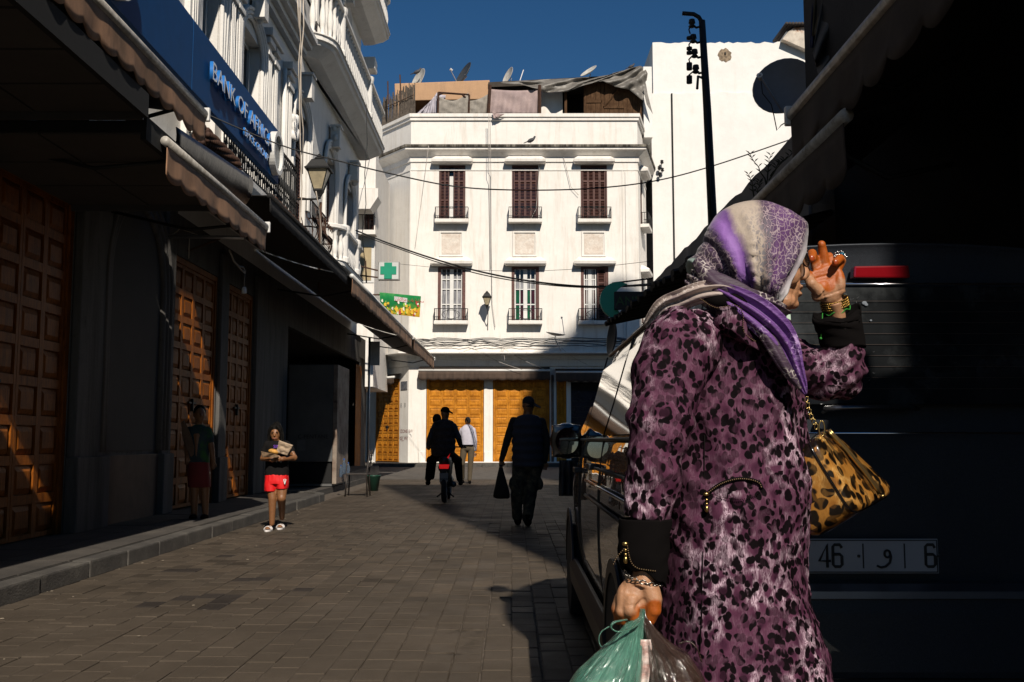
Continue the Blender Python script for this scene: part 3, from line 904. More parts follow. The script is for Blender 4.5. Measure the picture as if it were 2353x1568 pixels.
def TP(a, b):
    p = WX(405 + 175 * b ** 1.0, 292 + 118 * b, -3.45 - .2 * a)
    ang = a * 2.2
    return Vector((-3.45 - .9 * (1 - cos(ang)) * .5, p.y, p.z - .48 * sin(ang) - .02 * sin(b * 30) * a))
MB().grid(TP, 14, 18).build("sheet", mat("blue black vinyl", (0.008, 0.010, 0.020), .38, var=.2, bmp=.5, bscale=6), t, True, solid=.01)
def canopy(label, x0, x1, y0, y1, z, n, m, gap=None):
    t = thing("ceiling_canopy", label, "canopy", ((x0 + x1) / 2, (y0 + y1) / 2, z))
    w = (y1 - y0) / n
    dk_ = MB()
    if gap: dk_.box(x0, x1, y0, gap[0], z + .02, z + .12).box(gap[2], x1, gap[0] + .001, gap[1] - .001, z + .02, z + .12).box(x0, x1, gap[1], y1, z + .02, z + .12)
    else: dk_.box(x0, x1, y0, y1, z + .02, z + .12)
    dk_.build("canopy_deck", BLACK, t)
    for k in range(n):
        if not (gap and y0 + (k + 1) * w > gap[0] and y0 + k * w < gap[1]): MB().box(x0 + .01, (x0 + x1) / 2 - .012, y0 + k * w + .02, y0 + (k + 1) * w - .02, z, z + .018).build("canopy_panel", m, t)
        MB().box((x0 + x1) / 2 + .012, x1 - .01, y0 + k * w + .02, y0 + (k + 1) * w - .02, z, z + .018).build("canopy_panel", m, t)
    MB().box(x1, x1 + .05, y0, y1, z - .05, z + .16).build("edge_trim", BLACK, t)
    MB().box(x0, x1, y1, y1 + .03, z - .06, z + .16).build("edge_trim", mat("dark grey trim", (.05, .047, .045), .7), t)
    return t
CPAN = mat("dull beige canopy panel", (0.055, 0.048, 0.042), 0.8, var=.15, scale=1.2)
canopy("wide flat canopy of beige panels in the upper corner over the first shop", -5.04, -3.2, 3.5, 8.45, 4.02, 7, CPAN, (6.68, 7.25, -4.1))
canopy("lower flat canopy of two panels above the carved niche", -5.04, -3.25, 8.55, 11.25, 3.86, 3, CPAN)
# bare pole with brace, rope, bulb cord
t = thing("awning_pole", "bare metal awning pole with a brace and knotted ropes over the wooden doors", "pole", (-4.9, 13, 3.5))
a_ = WX(388, 543, -4.4); b2 = WX(562, 547, -3.3)
MB().tube([a_, b2], .022, 8).build("pole", STEEL, t, smooth=True)
MB().tube([WX(432, 577, -4.2), WX(505, 549, -3.7)], .014, 6).build("brace", RUST, t, smooth=True)
rp_ = MB()
rp_.tube([a_.lerp(b2, .28), a_.lerp(b2, .28) + Vector((0, 0, -.28))], .008, 5)
rp_.tube([a_.lerp(b2, .02) + Vector((0, 0, .0)), a_.lerp(b2, .15) + Vector((0, 0, .10)), a_.lerp(b2, .4) + Vector((0, 0, .02))], .006, 5)
rp_.build("knotted_rope", mat("pale rope", (.45, .4, .33), .9), t, smooth=True)
t = thing("bulb_cord", "white lamp holder dangling on a tangled cord under the awning", "hanging lamp", (-3.6, 13, 4))
q = [WX(527, 575, -3.5), WX(537, 600, -3.5), WX(548, 612, -3.5), WX(556, 622, -3.5), WX(563, 628, -3.5), WX(562, 640, -3.5), WX(561, 660, -3.5)]
MB().tube([q[0], q[0] + Vector((0, .12, -.05)), q[1], q[2], q[3], q[4]], .012, 5).tube([q[2], q[3] + Vector((0, .05, .05)), q[4] + Vector((0, 0, .02))], .014, 5).tube([q[4], q[5], q[6]], .007, 5).build("cord", mat("dusty cord", (.3, .27, .22), .9), t, smooth=True)
MB().lathe([(.02, .0), (.028, -.02), (.034, -.08), (.03, -.085)], q[6], 8).build("lamp_holder", WHITEP, t, smooth=True)

# ------------------------------------------------------------------ the corner house that closes the street
def zf(v, y=46.0): return W(CU, v, y).z
def sf(u, y=46.0): return (u - CU) / FPX * y / 1.0 * (1.0)
def sfx(u, v=600, y=46.0): return W(u, v, y).x
def FF(s, z, o): return Vector((s, 46.0 - o, z))
Pw = [Vector((-9.5, 50.6, 0)), Vector((-6.55, 48.25, 0)), Vector((-4.75, 46, 0)), Vector((5.9, 46, 0)), Vector((6.75, 49.6, 0)), Vector((6.8, 58, 0)), Vector((-9.5, 58, 0))]
far = thing("corner_house", "white three storey corner house with brown shutters and a shabby roof terrace", "building", (0, 46, 0))
ZT, ZC = zf(262), zf(338)
def edge_frame(A, B):
    d = (B - A); L_ = d.length; d.normalize(); nrm = Vector((d.y, -d.x, 0))
    return (lambda s, z, o: A + d * s + nrm * o + Vector((0, 0, z))), L_
FW, LW = edge_frame(Pw[1], Pw[2])
FW2, LW2 = edge_frame(Pw[0], Pw[1])
FR, LR = edge_frame(Pw[3], Pw[4])
COLS = [1038, 1207, 1366]
UPV, LOV = (380, 506), (613, 738)
ZG = zf(868)          # door heads
DOORS = [(982, 1113), (1133, 1262), (1277, 1300)]
hl = []
for c in COLS:
    x = sfx(c)
    hl.append((x - .62, x + .62, zf(UPV[1]), zf(UPV[0])))
    hl.append((x - .64, x + .64, zf(LOV[1]), zf(LOV[0])))
hd = [(sfx(a), sfx(b), PZ, ZG) for a, b in DOORS] + [(sfx(1310), 5.6, PZ, ZG - .2)]
wall(FF, -4.75, 5.9, PZ, ZT, hl + hd, .22, "facade_wall", PL_F, far)
wall(FW, 0, LW, PZ, ZT, [(0.0, LW - .75, PZ, ZG)], .15, "facade_wall", PL_F, far)
wall(FW2, 0, LW2, PZ, ZT, [], .1, "facade_wall", PL_F, far)
wall(FR, 0, LR, PZ, ZT, [(1.0, 2.1, zf(506), zf(390)), (1.0, 2.1, zf(738), zf(625))], .2, "facade_wall", PL_F, far)
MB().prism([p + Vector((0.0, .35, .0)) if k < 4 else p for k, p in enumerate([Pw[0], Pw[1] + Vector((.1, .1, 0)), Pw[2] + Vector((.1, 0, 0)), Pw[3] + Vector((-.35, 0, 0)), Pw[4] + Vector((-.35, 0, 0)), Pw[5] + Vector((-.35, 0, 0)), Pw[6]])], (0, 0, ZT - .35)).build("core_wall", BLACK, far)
def outline(off):
    """facade outline pushed outward by off"""
    pts = []
    P_ = Pw[:6]
    for i in range(len(P_)):
        if i == 0: d = (P_[1] - P_[0]).normalized(); n_ = Vector((d.y, -d.x, 0)); pts.append(P_[0] + n_ * off)
        elif i == len(P_) - 1: d = (P_[i] - P_[i - 1]).normalized(); n_ = Vector((d.y, -d.x, 0)); pts.append(P_[i] + n_ * off)
        else:
            d1 = (P_[i] - P_[i - 1]).normalized(); d2 = (P_[i + 1] - P_[i]).normalized()
            n1 = Vector((d1.y, -d1.x, 0)); n2 = Vector((d2.y, -d2.x, 0)); n_ = (n1 + n2).normalized()
            pts.append(P_[i] + n_ * (off / max(.4, n_.dot(n1))))
    return pts
def band(prof, name, m):
    b = MB()
    rg = [[p + Vector((0, 0, z)) for p in outline(o)] for o, z in prof]
    b.loft(rg, False, False, closed=False)
    return b.build(name, m, far)
band([(.004, ZT - .35), (.08, ZT - .33), (.08, ZT - .2), (.14, ZT - .18), (.14, ZT - .02), (.0, ZT + .02), (-.3, ZT + .02), (-.3, ZT - .5)], "parapet_coping", PL_F)
band([(.004, ZC - .75), (.06, ZC - .73), (.06, ZC - .5), (.10, ZC - .48), (.32, ZC - .3), (.44, ZC - .24), (.44, ZC - .155)], "cornice", PL_F)
band([(.44, ZC - .155), (.505, ZC - .13), (.505, ZC - .02), (.2, ZC + .06), (.002, ZC + .1)], "cornice_lip", MOSS)
band([(.004, ZC - 1.15), (.03, ZC - 1.14), (.03, ZC - 1.08), (.004, ZC - 1.07)], "string_course", PL_F)
# shop cornice: deep shelf that leaves the strip above the awnings in shade
z1 = zf(812)
band([(.004, z1 + .12), (.06, z1 + .10), (.10, z1 + .02), (.82, z1 + .0), (.82, z1 - .07), (.2, z1 - .12), (.15, z1 - .3), (.1, z1 - .32), (.08, z1 - .6), (.004, z1 - .62)], "shop_cornice", PL_F)
for u in (941, 1432):
    MB().fb(FF, sfx(u) - .015, sfx(u) + .015, 5.3, ZC - 1.15, .002, .03).build("pilaster_edge", PL_F, far)
MB().fb(FF, -4.74, -4.45, 5.3, ZC - 1.2, .002, .05).build("pilaster", PL_F, far)
MB().fb(FF, 5.3, 5.88, 5.3, ZC - 1.2, .002, .05).build("pilaster", PL_F, far)
def hood(F, s, z, w, parent=far):
    b = MB()
    b.loft([[F(s - w / 2 + a, zz, .002), F(s - w / 2 + a, zz, o), F(s + w / 2 - a, zz, o), F(s + w / 2 - a, zz, .002)] for a, zz, o in ((.08, z - .06, .30), (.0, z, .40), (0, z + .12, .42), (.06, z + .16, .40), (.22, z + .34, .1))])
    b.build("window_hood", MOSS if False else PL_F, parent)
def balconette(F, s, z, w=1.56, d=.42, h=.55):
    b = MB().fb(F, s - w / 2, s + w / 2, z - .16, z, .002, d).build("sill", PL_F, far, bevel=.015)
    r = MB()
    o = d - .03
    def bar(p, q, rad=.016): r.tube([p, q], rad, 5)
    for zz in (z + h, z + .05):
        bar(F(s - w / 2 + .02, zz, .02), F(s - w / 2 + .02, zz, o)); bar(F(s - w / 2 + .02, zz, o), F(s + w / 2 - .02, zz, o)); bar(F(s + w / 2 - .02, zz, o), F(s + w / 2 - .02, zz, .02))
    for k in range(4):
        for sg_ in (-1, 1): bar(F(s + sg_ * (w / 2 - .02 - .09 * k), z, o), F(s + sg_ * (w / 2 - .02 - .09 * k), z + h, o), .011)
    for k in range(3):
        for sg_ in (-1, 1): bar(F(s + sg_ * (w / 2 - .02), z, .1 + k * .11), F(s + sg_ * (w / 2 - .02), z + h, .1 + k * .11), .011)
    r.tube([F(s + .42 * cos(t), z + .28 + .2 * sin(t), o) for t in [2 * pi * i / 20 for i in range(21)]], .012, 5)
    r.tube([F(s + .2 * cos(t), z + .28 + .26 * sin(t), o) for t in [2 * pi * i / 16 for i in range(17)]], .010, 5)
    for k in (-.5, .5): r.tube([F(s + k * .6 + .07 * sin(t * 6), z + .05 + t * .5, o) for t in [i / 12 for i in range(13)]], .010, 5)
    r.build("railing", IRON, b, smooth=True)
    return b
GREEN_G = mat("green stained glass", (0.01, 0.09, 0.035), .1, spec=.6)
RED_G = mat("dark red stained glass", (0.05, 0.008, 0.01), .1, spec=.6)
CURT = mat("grey lace curtain", (0.30, 0.30, 0.32), .9, var=.35, scale=10, stretch=(1, 1, .2))
def upper_window(F, c, z0, z1, half, ajar=0.0):
    w_ = MB().fb(F, c - half, c + half, z0, z1, -.21, -.19).build("window", GLASS_D, far)
    fr = MB(); fr.fb(F, c - half + .002, c - half + .05, z0, z1, -.185, -.01).fb(F, c + half - .05, c + half - .002, z0, z1, -.185, -.01).fb(F, c - half + .05, c + half - .05, z1 - .06, z1 - .002, -.185, -.01)
    fr.build("window_frame", SHUT, w_)
    if ajar:
        louvred(F, c - half + .06, c - .14, z0 + .03, z1 - .08, -.06, SHUT, w_, 2, 36, "shutter_leaf")
        louvred(F, c + .06, c + half - .06, z0 + .03, z1 - .08, -.06, SHUT, w_, 2, 36, "shutter_leaf")
        MB().fb(F, c - .13, c + .05, z0, z1 - .5, -.15, -.13).build("curtain", WHITEP, w_)
    else:
        louvred(F, c - half + .07, c + half - .07, z0 + .03, z1 - .08, -.06, SHUT, w_, 4, 36, "shutter_leaf")
    return w_
for k, u in enumerate(COLS):
    c = sfx(u)
    z0, z1_ = zf(UPV[1]), zf(UPV[0])
    upper_window(FF, c, z0, z1_, .61, .2 if k == 0 else 0)
    hood(FF, c, zf(376), 1.92); balconette(FF, c, z0 - .02)
    # lower window: white casement behind brown jambs
    z0, z1_ = zf(LOV[1]), zf(LOV[0])
    w_ = MB().fb(FF, c - .63, c + .63, z0, z1_, -.21, -.195).build("window", GLASS_D, far)
    MB().fb(FF, c - .635, c - .50, z0, z1_, -.18, -.01).fb(FF, c + .50, c + .635, z0, z1_, -.18, -.01).fb(FF, c - .5, c + .5, z1_ - .09, z1_ - .002, -.18, -.01).build("window_frame", SHUT, w_)
    cf = MB()
    H_ = z1_ - z0; a0, a1 = c - .5, c + .5
    if k == 2: a0, a1 = c - .5, c + .08
    mid = (a0 + a1) / 2
    for s in (a0, a1 - .06): cf.fb(FF, s, s + .06, z0, z1_ - .1, -.17, -.12)
    cf.fb(FF, mid - .09, mid + .09, z0, z1_ - .1, -.17, -.11)
    for s in ((a0 + mid) / 2, (a1 + mid) / 2): cf.fb(FF, s - .02, s + .02, z0, z1_ - .1, -.168, -.125)
    for q in (0, .30, .58, .76, .96): cf.fb(FF, a0 + .06, a1 - .06, z0 + H_ * q, z0 + H_ * q + .05, -.166, -.13)
    cf.build("casement", WHITEP, w_)
    if k == 0:
        for s in (a0 + .06, mid + .1): MB().grid(lambda a, b, s=s: FF(s + a * .34, z0 + .05 + b * (H_ - .3), -.178 + .012 * sin(a * 26)), 14, 2).build("curtain", CURT, w_, True)
    if k in (1, 2):
        n = 0
        for s0_, s1_ in ((a0 + .06, (a0 + mid) / 2 - .02), ((a0 + mid) / 2 + .02, mid - .09), (mid + .09, (a1 + mid) / 2 - .02), ((a1 + mid) / 2 + .02, a1 - .06)):
            for q0, q1 in ((.02, .28), (.33, .56)):
                MB().fb(FF, s0_ + .003, s1_ - .003, z0 + H_ * q0 + .03, z0 + H_ * q1 + .02, -.185, -.175).build("stained_pane", GREEN_G if n % 2 == 0 and k == 1 else RED_G, w_)
            MB().fb(FF, s0_ + .003, s1_ - .003, z0 + H_ * .60 + .02, z0 + H_ * .75 + .02, -.185, -.175).build("lace_pane", CURT, w_)
            n += 1
    if k == 2: louvred(FF, c + .12, c + .5, z0, z1_ - .1, -.1, SHUT, w_, 1, 34, "shutter_leaf")
    hood(FF, c, zf(609), 1.94); balconette(FF, c, z0 - .02)
    # framed blind panel
    pc = MB(); u0, u1, v0, v1 = u - 29, u + 26, 532, 590
    s0_, s1_, q0, q1 = sfx(u0), sfx(u1), zf(v1), zf(v0)
    for a, b, c_, d in ((s0_, s1_, q0, q0 + .07), (s0_, s1_, q1 - .07, q1), (s0_, s0_ + .07, q0 + .07, q1 - .07), (s1_ - .07, s1_, q0 + .07, q1 - .07)): pc.fb(FF, a, b, c_, d, .002, .05)
    pc.build("panel_frame", PL_F, far)
    MB().fb(FF, s0_ + .12, s1_ - .12, q0 + .12, q1 - .12, .002, .02).build("blind_panel", mat("crumbling cream render", (.78, .72, .64), .9, var=.1, bmp=1.0, bscale=9, c2=(.6, .5, .42), scale=7), far)
for z0, z1_ in ((zf(506), zf(390)), (zf(738), zf(625))):
    w_ = MB().fb(FR, 1.0, 2.1, z0, z1_, -.19, -.17).build("window", GLASS_D, far)
    louvred(FR, 1.05, 2.05, z0, z1_ - .05, -.08, SHUT, w_, 2, 30, "shutter_leaf")
    hood(FR, 1.55, z1_ + .12, 1.7); balconette(FR, 1.55, z0 - .02)

# ground floor of the corner house
for k, (a, b) in enumerate(DOORS[:2]):
    panel_door(FF, sfx(a) + .02, sfx(b) - .02, PZ + .02, ZG - .01, 4, 9, -.06, WOOD, "door", far, leaves=4, thick=.045)
panel_door(FF, sfx(1277) + .02, sfx(1300) - .02, PZ + .02, ZG - .01, 1, 9, -.06, WOOD, "door", far, leaves=1, hardware=False, thick=.045)
panel_door(FW, 0.03, LW - .78, PZ + .02, ZG - .01, 4, 11, -.05, WOOD, "door", far, leaves=4, thick=.05)
for u0, u1 in ((966, 981), (1114, 1132)):
    MB().fb(FF, sfx(u0), sfx(u1), PZ, PZ + .5, .002, .06).build("pillar_base", PL_F, far, bevel=.02)
MB().fb(FF, sfx(970), sfx(1300), PZ - .0, PZ + .05, .002, .28).build("threshold", PL_F, far, bevel=.02)
MB().tube([FF(sfx(1268), PZ, .12), FF(sfx(1268), zf(862), .12)], .06, 8).build("downpipe", mat("grey green rusty pipe", (.16, .16, .15), .7, var=.3, c2=(.12, .06, .03), scale=8), far, smooth=True)
MB().fb(FF, sfx(1312), 5.55, PZ + 1.2, ZG - .6, -.2, -.15).build("shop_window", mat("dark blue shop glass", (.01, .014, .03), .15, var=.2), far)  # even dark blue glass
for k in range(7):
    MB().fb(FF, sfx(1314), 5.5, PZ + 1.3 + k * .25, PZ + 1.33 + k * .25, -.14, -.1).build("shelf", IRON, far)
# awnings of the corner house
def awning_f(F, s0, s1, z, out, drop, label, grp):
    t = thing("shop_awning", label, "awning", F((s0 + s1) / 2, z, out), grp)
    MB().grid(lambda a, b: F(s0 + (s1 - s0) * a, z + .18 * (1 - b), .03 + (out - .03) * b), 20, 3).build("canopy_cloth", AWN_DK, t, True, solid=.012)
    MB().tube([F(s0, z, out), F(s1, z, out)], .055, 8).build("front_bar", WHITEP, t, smooth=True)
    n = int((s1 - s0) / .05)
    MB().grid(lambda a, b: F(s0 + (s1 - s0) * a, z - .04 - b * (drop - .05 * (1 - abs(sin(pi * a * (s1 - s0) / .45)))), out + .02 + .015 * sin(a * (s1 - s0) * 7) * b), n, 3).build("valance", AWN_BRN, t, True, solid=.008)
    return t
AWN_BRN = mat("chocolate awning valance", (0.075, 0.048, 0.034), .9, var=.25, scale=5, stretch=(1, 1, .2))
awning_f(FF, sfx(966), sfx(1262), zf(853), .45, .42, "long chocolate awning with a white bar over the two big honey coloured doors", "awnings on the corner house")
awning_f(FF, sfx(1275), 5.7, zf(857), .50, .42, "shaded awning over the dark shop beside the rusty downpipe", "awnings on the corner house")
awning_f(FW, .0, LW - .6, zf(866), .40, .3, "small chocolate awning over the narrow wooden door on the angled wall", "awnings on the corner house")

# wall lantern, wires along the facade
lpos = FF(sfx(1120), zf(712), .62)
lantern(lpos, .86, "black street lantern with cream glass fixed between the windows of the corner house", [lpos, lpos + Vector((.05, .05, -.2)), lpos + Vector((0.03, .3, -.5)), lpos + Vector((.02, .61, -.62)), lpos + Vector((0.02, .61, -.95))])
def wires(label, runs, rad=.014, m=RUBBER, name="cable_bundle", cat="cables", grp=None):
    t = thing(name, label, cat, runs[0][0], grp)
    for r_ in runs: MB().tube(r_, rad, 5).build("cable", m, t, smooth=True)
    return t
rw = random.Random(4)
runs = []
for k in range(5):
    z0 = zf(779 + k * 4.2)
    pts = []
    s = -4.4
    while s < 5.7:
        pts.append(FF(s, z0 + rw.uniform(-.05, .05), .06 + .02 * k)); s += rw.uniform(.25, .6)
    runs.append(pts)
wires("sagging bundle of black cables running along the corner house above its awnings", runs, .017)
for k in range(9):
    t_ = k
cl = thing("loose_wires", "thin pale wires drooping from the cable bundle over the awning", "wires", FF(0, 5.5, .1))
for a, b, c in (((1085, 800), (1200, 850), 20), ((1150, 797), (1260, 852), 18), ((1040, 815), (1110, 790), 10), ((1155, 785), (1160, 830), -4), ((1290, 800), (1350, 838), 16)):
    pts = [W(a[0] + (b[0] - a[0]) * i / 8, a[1] + (b[1] - a[1]) * i / 8 + c * .25 * sin(pi * i / 8), 45.75 if i < 5 else 45.3) for i in range(9)]
    MB().tube(pts, .010, 4).build("wire", mat("sun bleached wire", (.5, .45, .4), .8), cl, smooth=True)
vt = thing("vertical_wires", "pair of thin wires hanging down the corner house from the roof to the lantern", "wires", FF(-1, 10, .05))
for u0, pts in ((0, [(1126, 262), (1128, 400), (1129, 560), (1131, 700), (1140, 770)]), (1, [(1123, 262), (1124, 420), (1126, 560), (1127, 640)]), (2, [(1245, 345), (1238, 400), (1232, 480), (1218, 508), (1190, 520)]), (3, [(1290, 345), (1300, 380), (1312, 430), (1335, 455)]), (4, [(985, 335), (970, 450), (948, 610)])):
    q_ = []
    for (a, b), (c, d) in zip(pts[:-1], pts[1:]):
        for i in range(4): q_.append(W(a + (c - a) * i / 4, b + (d - b) * i / 4, 45.4 if b < 345 else 45.88))
    MB().tube(q_, .012, 4).build("wire", mat("sun bleached wire", (.5, .45, .4), .8), vt, smooth=True)
# street name plate and scrawl on the corner pillar
sp_ = thing("street_name_plate", "small blue enamel street plate on the corner pillar", "plate", FF(-4.5, 3.9, .03))
MB().fb(FW, LW - .62, LW - .1, zf(895), zf(876), .004, .03).build("plate", mat("faded blue enamel", (.05, .07, .11), .5, var=.3, scale=20, c2=(.2, .2, .2)), sp_)
text_part("scrawl", "IZONE BW", .22, .004, frame_matrix(FW(LW - .68, zf(995), .006), (FW(1, 0, 0) - FW(0, 0, 0)), (0, 0, 1), (0, -1, 0)), mat("dark red scrawl", (.25, .04, .03), .8), far)
text_part("scrawl", "GJ_W1", .24, .004, frame_matrix(FW(LW - .68, zf(1012), .006), (FW(1, 0, 0) - FW(0, 0, 0)), (0, 0, 1), (0, -1, 0)), mat("dark red scrawl", (.25, .04, .03), .8), far)
text_part("scrawl", "8  8", .3, .004, frame_matrix(FW(LW - .68, zf(936), .006), (FW(1, 0, 0) - FW(0, 0, 0)), (0, 0, 1), (0, -1, 0)), mat("grey scrawl", (.35, .33, .31), .8), far)

# ------------------------------------------------------------------ roof terrace
Y2 = 48.5
def X2(u, v=220, y=Y2): return W(u, v, y).x
def Z2(v, y=Y2): return W(CU, v, y).z
PLANK0 = mat("dark roof edge", (.05, .04, .03), .9)
terr = thing("roof_room", "orange washed roof room with a dark open terrace behind the parapet", "roof room", (0, Y2, ZT))
MB().hexa([Vector((X2(908), Y2, Z2(232))), Vector((X2(1125), Y2, Z2(228))), Vector((X2(1125), Y2 + 6, Z2(228))), Vector((X2(908), Y2 + 6, Z2(232))),
           Vector((X2(906), Y2, Z2(192))), Vector((X2(1125), Y2, Z2(184))), Vector((X2(1125), Y2 + 6, Z2(184))), Vector((X2(906), Y2 + 6, Z2(192)))]).build("roof_band", PL_O, terr, bevel=.04)
MB().box(X2(912), X2(1130), Y2 + 2.2, Y2 + 6, ZT - .5, Z2(232)).build("back_wall", PL_O, terr)
MB().box(X2(905), X2(917), Y2 + .05, Y2 + 6, ZT - .5, Z2(232)).build("side_wall", PL_O, terr)
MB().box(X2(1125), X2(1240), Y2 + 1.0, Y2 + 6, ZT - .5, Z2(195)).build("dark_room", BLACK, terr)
MB().hexa([Vector((X2(1122), Y2 - .1, Z2(202))), Vector((X2(1476), Y2 - .1, Z2(188))), Vector((X2(1476), Y2 + 6, Z2(188))), Vector((X2(1122), Y2 + 6, Z2(202))),
           Vector((X2(1122), Y2 - .1, Z2(191))), Vector((X2(1476), Y2 - .1, Z2(172))), Vector((X2(1476), Y2 + 6, Z2(172))), Vector((X2(1122), Y2 + 6, Z2(191)))]).build("roof_slab", PLANK0, terr)
MB().box(X2(1243), X2(1293), Y2, Y2 + 2, ZT - .5, Z2(190)).build("white_pier", PL_F, terr, bevel=.04)
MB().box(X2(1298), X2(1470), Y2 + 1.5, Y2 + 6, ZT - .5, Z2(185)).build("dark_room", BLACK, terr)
MB().box(X2(1476), X2(1496), Y2 - .4, Y2 + 6, ZT - .5, Z2(160)).build("end_wall", PL_W, terr, bevel=.03)
PLANK = woodmat("weathered dark planks", (0.10, 0.055, 0.028), (0.03, 0.018, 0.01), rough=.85)
shed = thing("plank_shed", "weathered roof shed of dark planks with a diagonally braced door", "shed", (X2(1400), Y2 - .3, ZT))
n = 12; a0, a1 = X2(1346), X2(1472)
for k in range(n):
    s = a0 + (a1 - a0) * k / n
    MB().box(s + .006, s + (a1 - a0) / n - .006, Y2 - .32 + rw.uniform(-.01, .01), Y2 - .28, ZT - .3, Z2(186 + rw.uniform(-1, 1))).build("plank", PLANK, shed)
for u0, u1, v in ((1346, 1382, 239), (1346, 1382, 196), (1384, 1432, 196), (1384, 1432, 252)):
    MB().box(X2(u0), X2(u1), Y2 - .36, Y2 - .325, Z2(v) - .06, Z2(v) + .06).build("batten", PLANK, shed)
MB().tube([Vector((X2(1388), Y2 - .35, Z2(250))), Vector((X2(1425), Y2 - .35, Z2(202)))], .05, 4).build("brace", PLANK, shed)
for u in (1299, 1343, 1383): MB().box(X2(u) - .06, X2(u) + .06, Y2 - .36, Y2 - .2, ZT - .3, Z2(188)).build("post", PLANK, shed)
tp = thing("grey_tarpaulin", "crumpled grey tarpaulin draped over the roof shed with a torn hanging corner", "tarpaulin", (X2(1340), Y2, Z2(180)))
TARP = mat("grey tarpaulin", (0.17, 0.155, 0.135), .5, var=.2, scale=5, bmp=.5, bscale=5)
edge_t = [(1150, 190), (1200, 186), (1260, 182), (1330, 180), (1400, 172), (1440, 160), (1470, 152), (1482, 156), (1488, 170)]
edge_b = [(1152, 192), (1200, 196), (1250, 212), (1300, 212), (1345, 196), (1385, 186), (1415, 200), (1445, 206), (1478, 232)]
def lerp_poly(P_, t):
    x = t * (len(P_) - 1); i = min(int(x), len(P_) - 2); f = x - i
    return P_[i][0] + (P_[i + 1][0] - P_[i][0]) * f, P_[i][1] + (P_[i + 1][1] - P_[i][1]) * f
def TPf(a, b):
    u0, v0 = lerp_poly(edge_t, a); u1, v1 = lerp_poly(edge_b, a)
    u, v = u0 + (u1 - u0) * b, v0 + (v1 - v0) * b
    n_ = noise.noise(Vector((a * 14 + b * 3, b * 3 - a * 6, 1.5)))
    return W(u, v + 2 * n_, Y2 - .45 - .35 * b + .22 * n_ - .1 * sin(a * 40 + b * 7))
MB().grid(TPf, 90, 14).build("sheet", TARP, tp, True, solid=.015)
MB().grid(lambda a, b: W(1300 + 165 * a, 181 - 8 * a + 0 * b, Y2 - .45 + 3 * b) + Vector((0, 0, .05 * sin(a * 20))), 20, 4).build("sheet", TARP, tp, True)
MB().prism([W(1478, 205, Y2 - .8), W(1486, 240, Y2 - .8), W(1500, 262, Y2 - .8), W(1488, 215, Y2 - .8), W(1484, 190, Y2 - .8)], (0, .02, 0)).build("torn_corner", TARP, tp)
def cloth(name, label, cat, TL, TR, BR, BL, y, m, folds=8, sag=6, depth=.08, grp=None, pleat=1.0):
    t = thing(name, label, cat, W(TL[0], TL[1], y), grp)
    def P(a, b):
        tu = TL[0] + (TR[0] - TL[0]) * a; tv = TL[1] + (TR[1] - TL[1]) * a + sag * sin(pi * a)
        bu = BL[0] + (BR[0] - BL[0]) * a; bv = BL[1] + (BR[1] - BL[1]) * a
        return W(tu + (bu - tu) * b, tv + (bv - tv) * b, y + depth * sin(a * folds * 2 * pi + b * 1.5) * (.4 + .6 * b) + .05 * noise.noise(Vector((a * 5, b * 4, y))))
    MB().grid(P, 60, 10).build("cloth", m, t, True, solid=.01)
    return t
PINKC = mat("dusty pink patterned curtain", (0.42, 0.32, 0.30), .9, var=.1, scale=2.5, c2=(0.33, 0.25, 0.24), lo=.45, hi=.55)
GREYC = mat("grey beige awning cloth", (0.30, 0.27, 0.23), .9, var=.15, scale=4)
LAUN = mat("lavender white laundry", (0.50, 0.47, 0.52), .9, var=.1, scale=3)
cloth("hanging_curtain", "dusty pink patterned cloth hung across the roof terrace", "curtain", (1126, 205), (1238, 206), (1236, 263), (1123, 262), 47.6, PINKC, 5, 3, .06)
cloth("hanging_curtain", "corner of pink cloth drooping over the parapet below the hung curtain", "curtain", (1131, 256), (1160, 262), (1140, 273), (1133, 272), 45.72, PINKC, 1, 2, .02)
cloth("screen_cloth", "grey beige screen cloth sagging between two poles on the terrace", "cloth", (1010, 222), (1076, 213), (1078, 262), (1008, 262), 47.5, GREYC, 3, 14, .05)
cloth("screen_cloth", "narrow grey beige cloth beside the pink curtain pole", "cloth", (1078, 232), (1122, 216), (1122, 262), (1078, 262), 47.6, GREYC, 2, 4, .05)
cloth("laundry", "lavender sheet drying on a sloping line", "laundry", (975, 246), (1003, 215), (1008, 262), (957, 262), 47.9, LAUN, 4, 2, .08, "washing on the roof terrace")
cloth("laundry", "small white garment drying beside the lavender sheet", "laundry", (1003, 213), (1024, 219), (1020, 262), (1006, 262), 47.75, LAUN, 3, 2, .06, "washing on the roof terrace")
frm = thing("washing_frame", "rusty frame of poles that holds the terrace cloths", "frame", (0, 47.5, ZT))
for a, b in (((1006, 263), (1007, 213)), ((1077, 263), (1078, 218)), ((1007, 213), (1078, 218)), ((1122, 263), (1126, 196)), ((1240, 262), (1240, 196)), ((1007, 219), (1018, 214)), ((1070, 225), (1062, 217))):
    MB().tube([W(*a, 47.5), W(*b, 47.5)], .05 if a[0] < 1120 else .08, 4).build("pole", RUST, frm)
reed = thing("reed_fence", "ragged reed screen on the parapet of the angled wall", "fence", FW2(2, ZT, 0))
REED = mat("dry grey reeds", (0.18, 0.145, 0.115), .95, var=.3, scale=12, c2=(.08, .065, .05))
rs = MB()
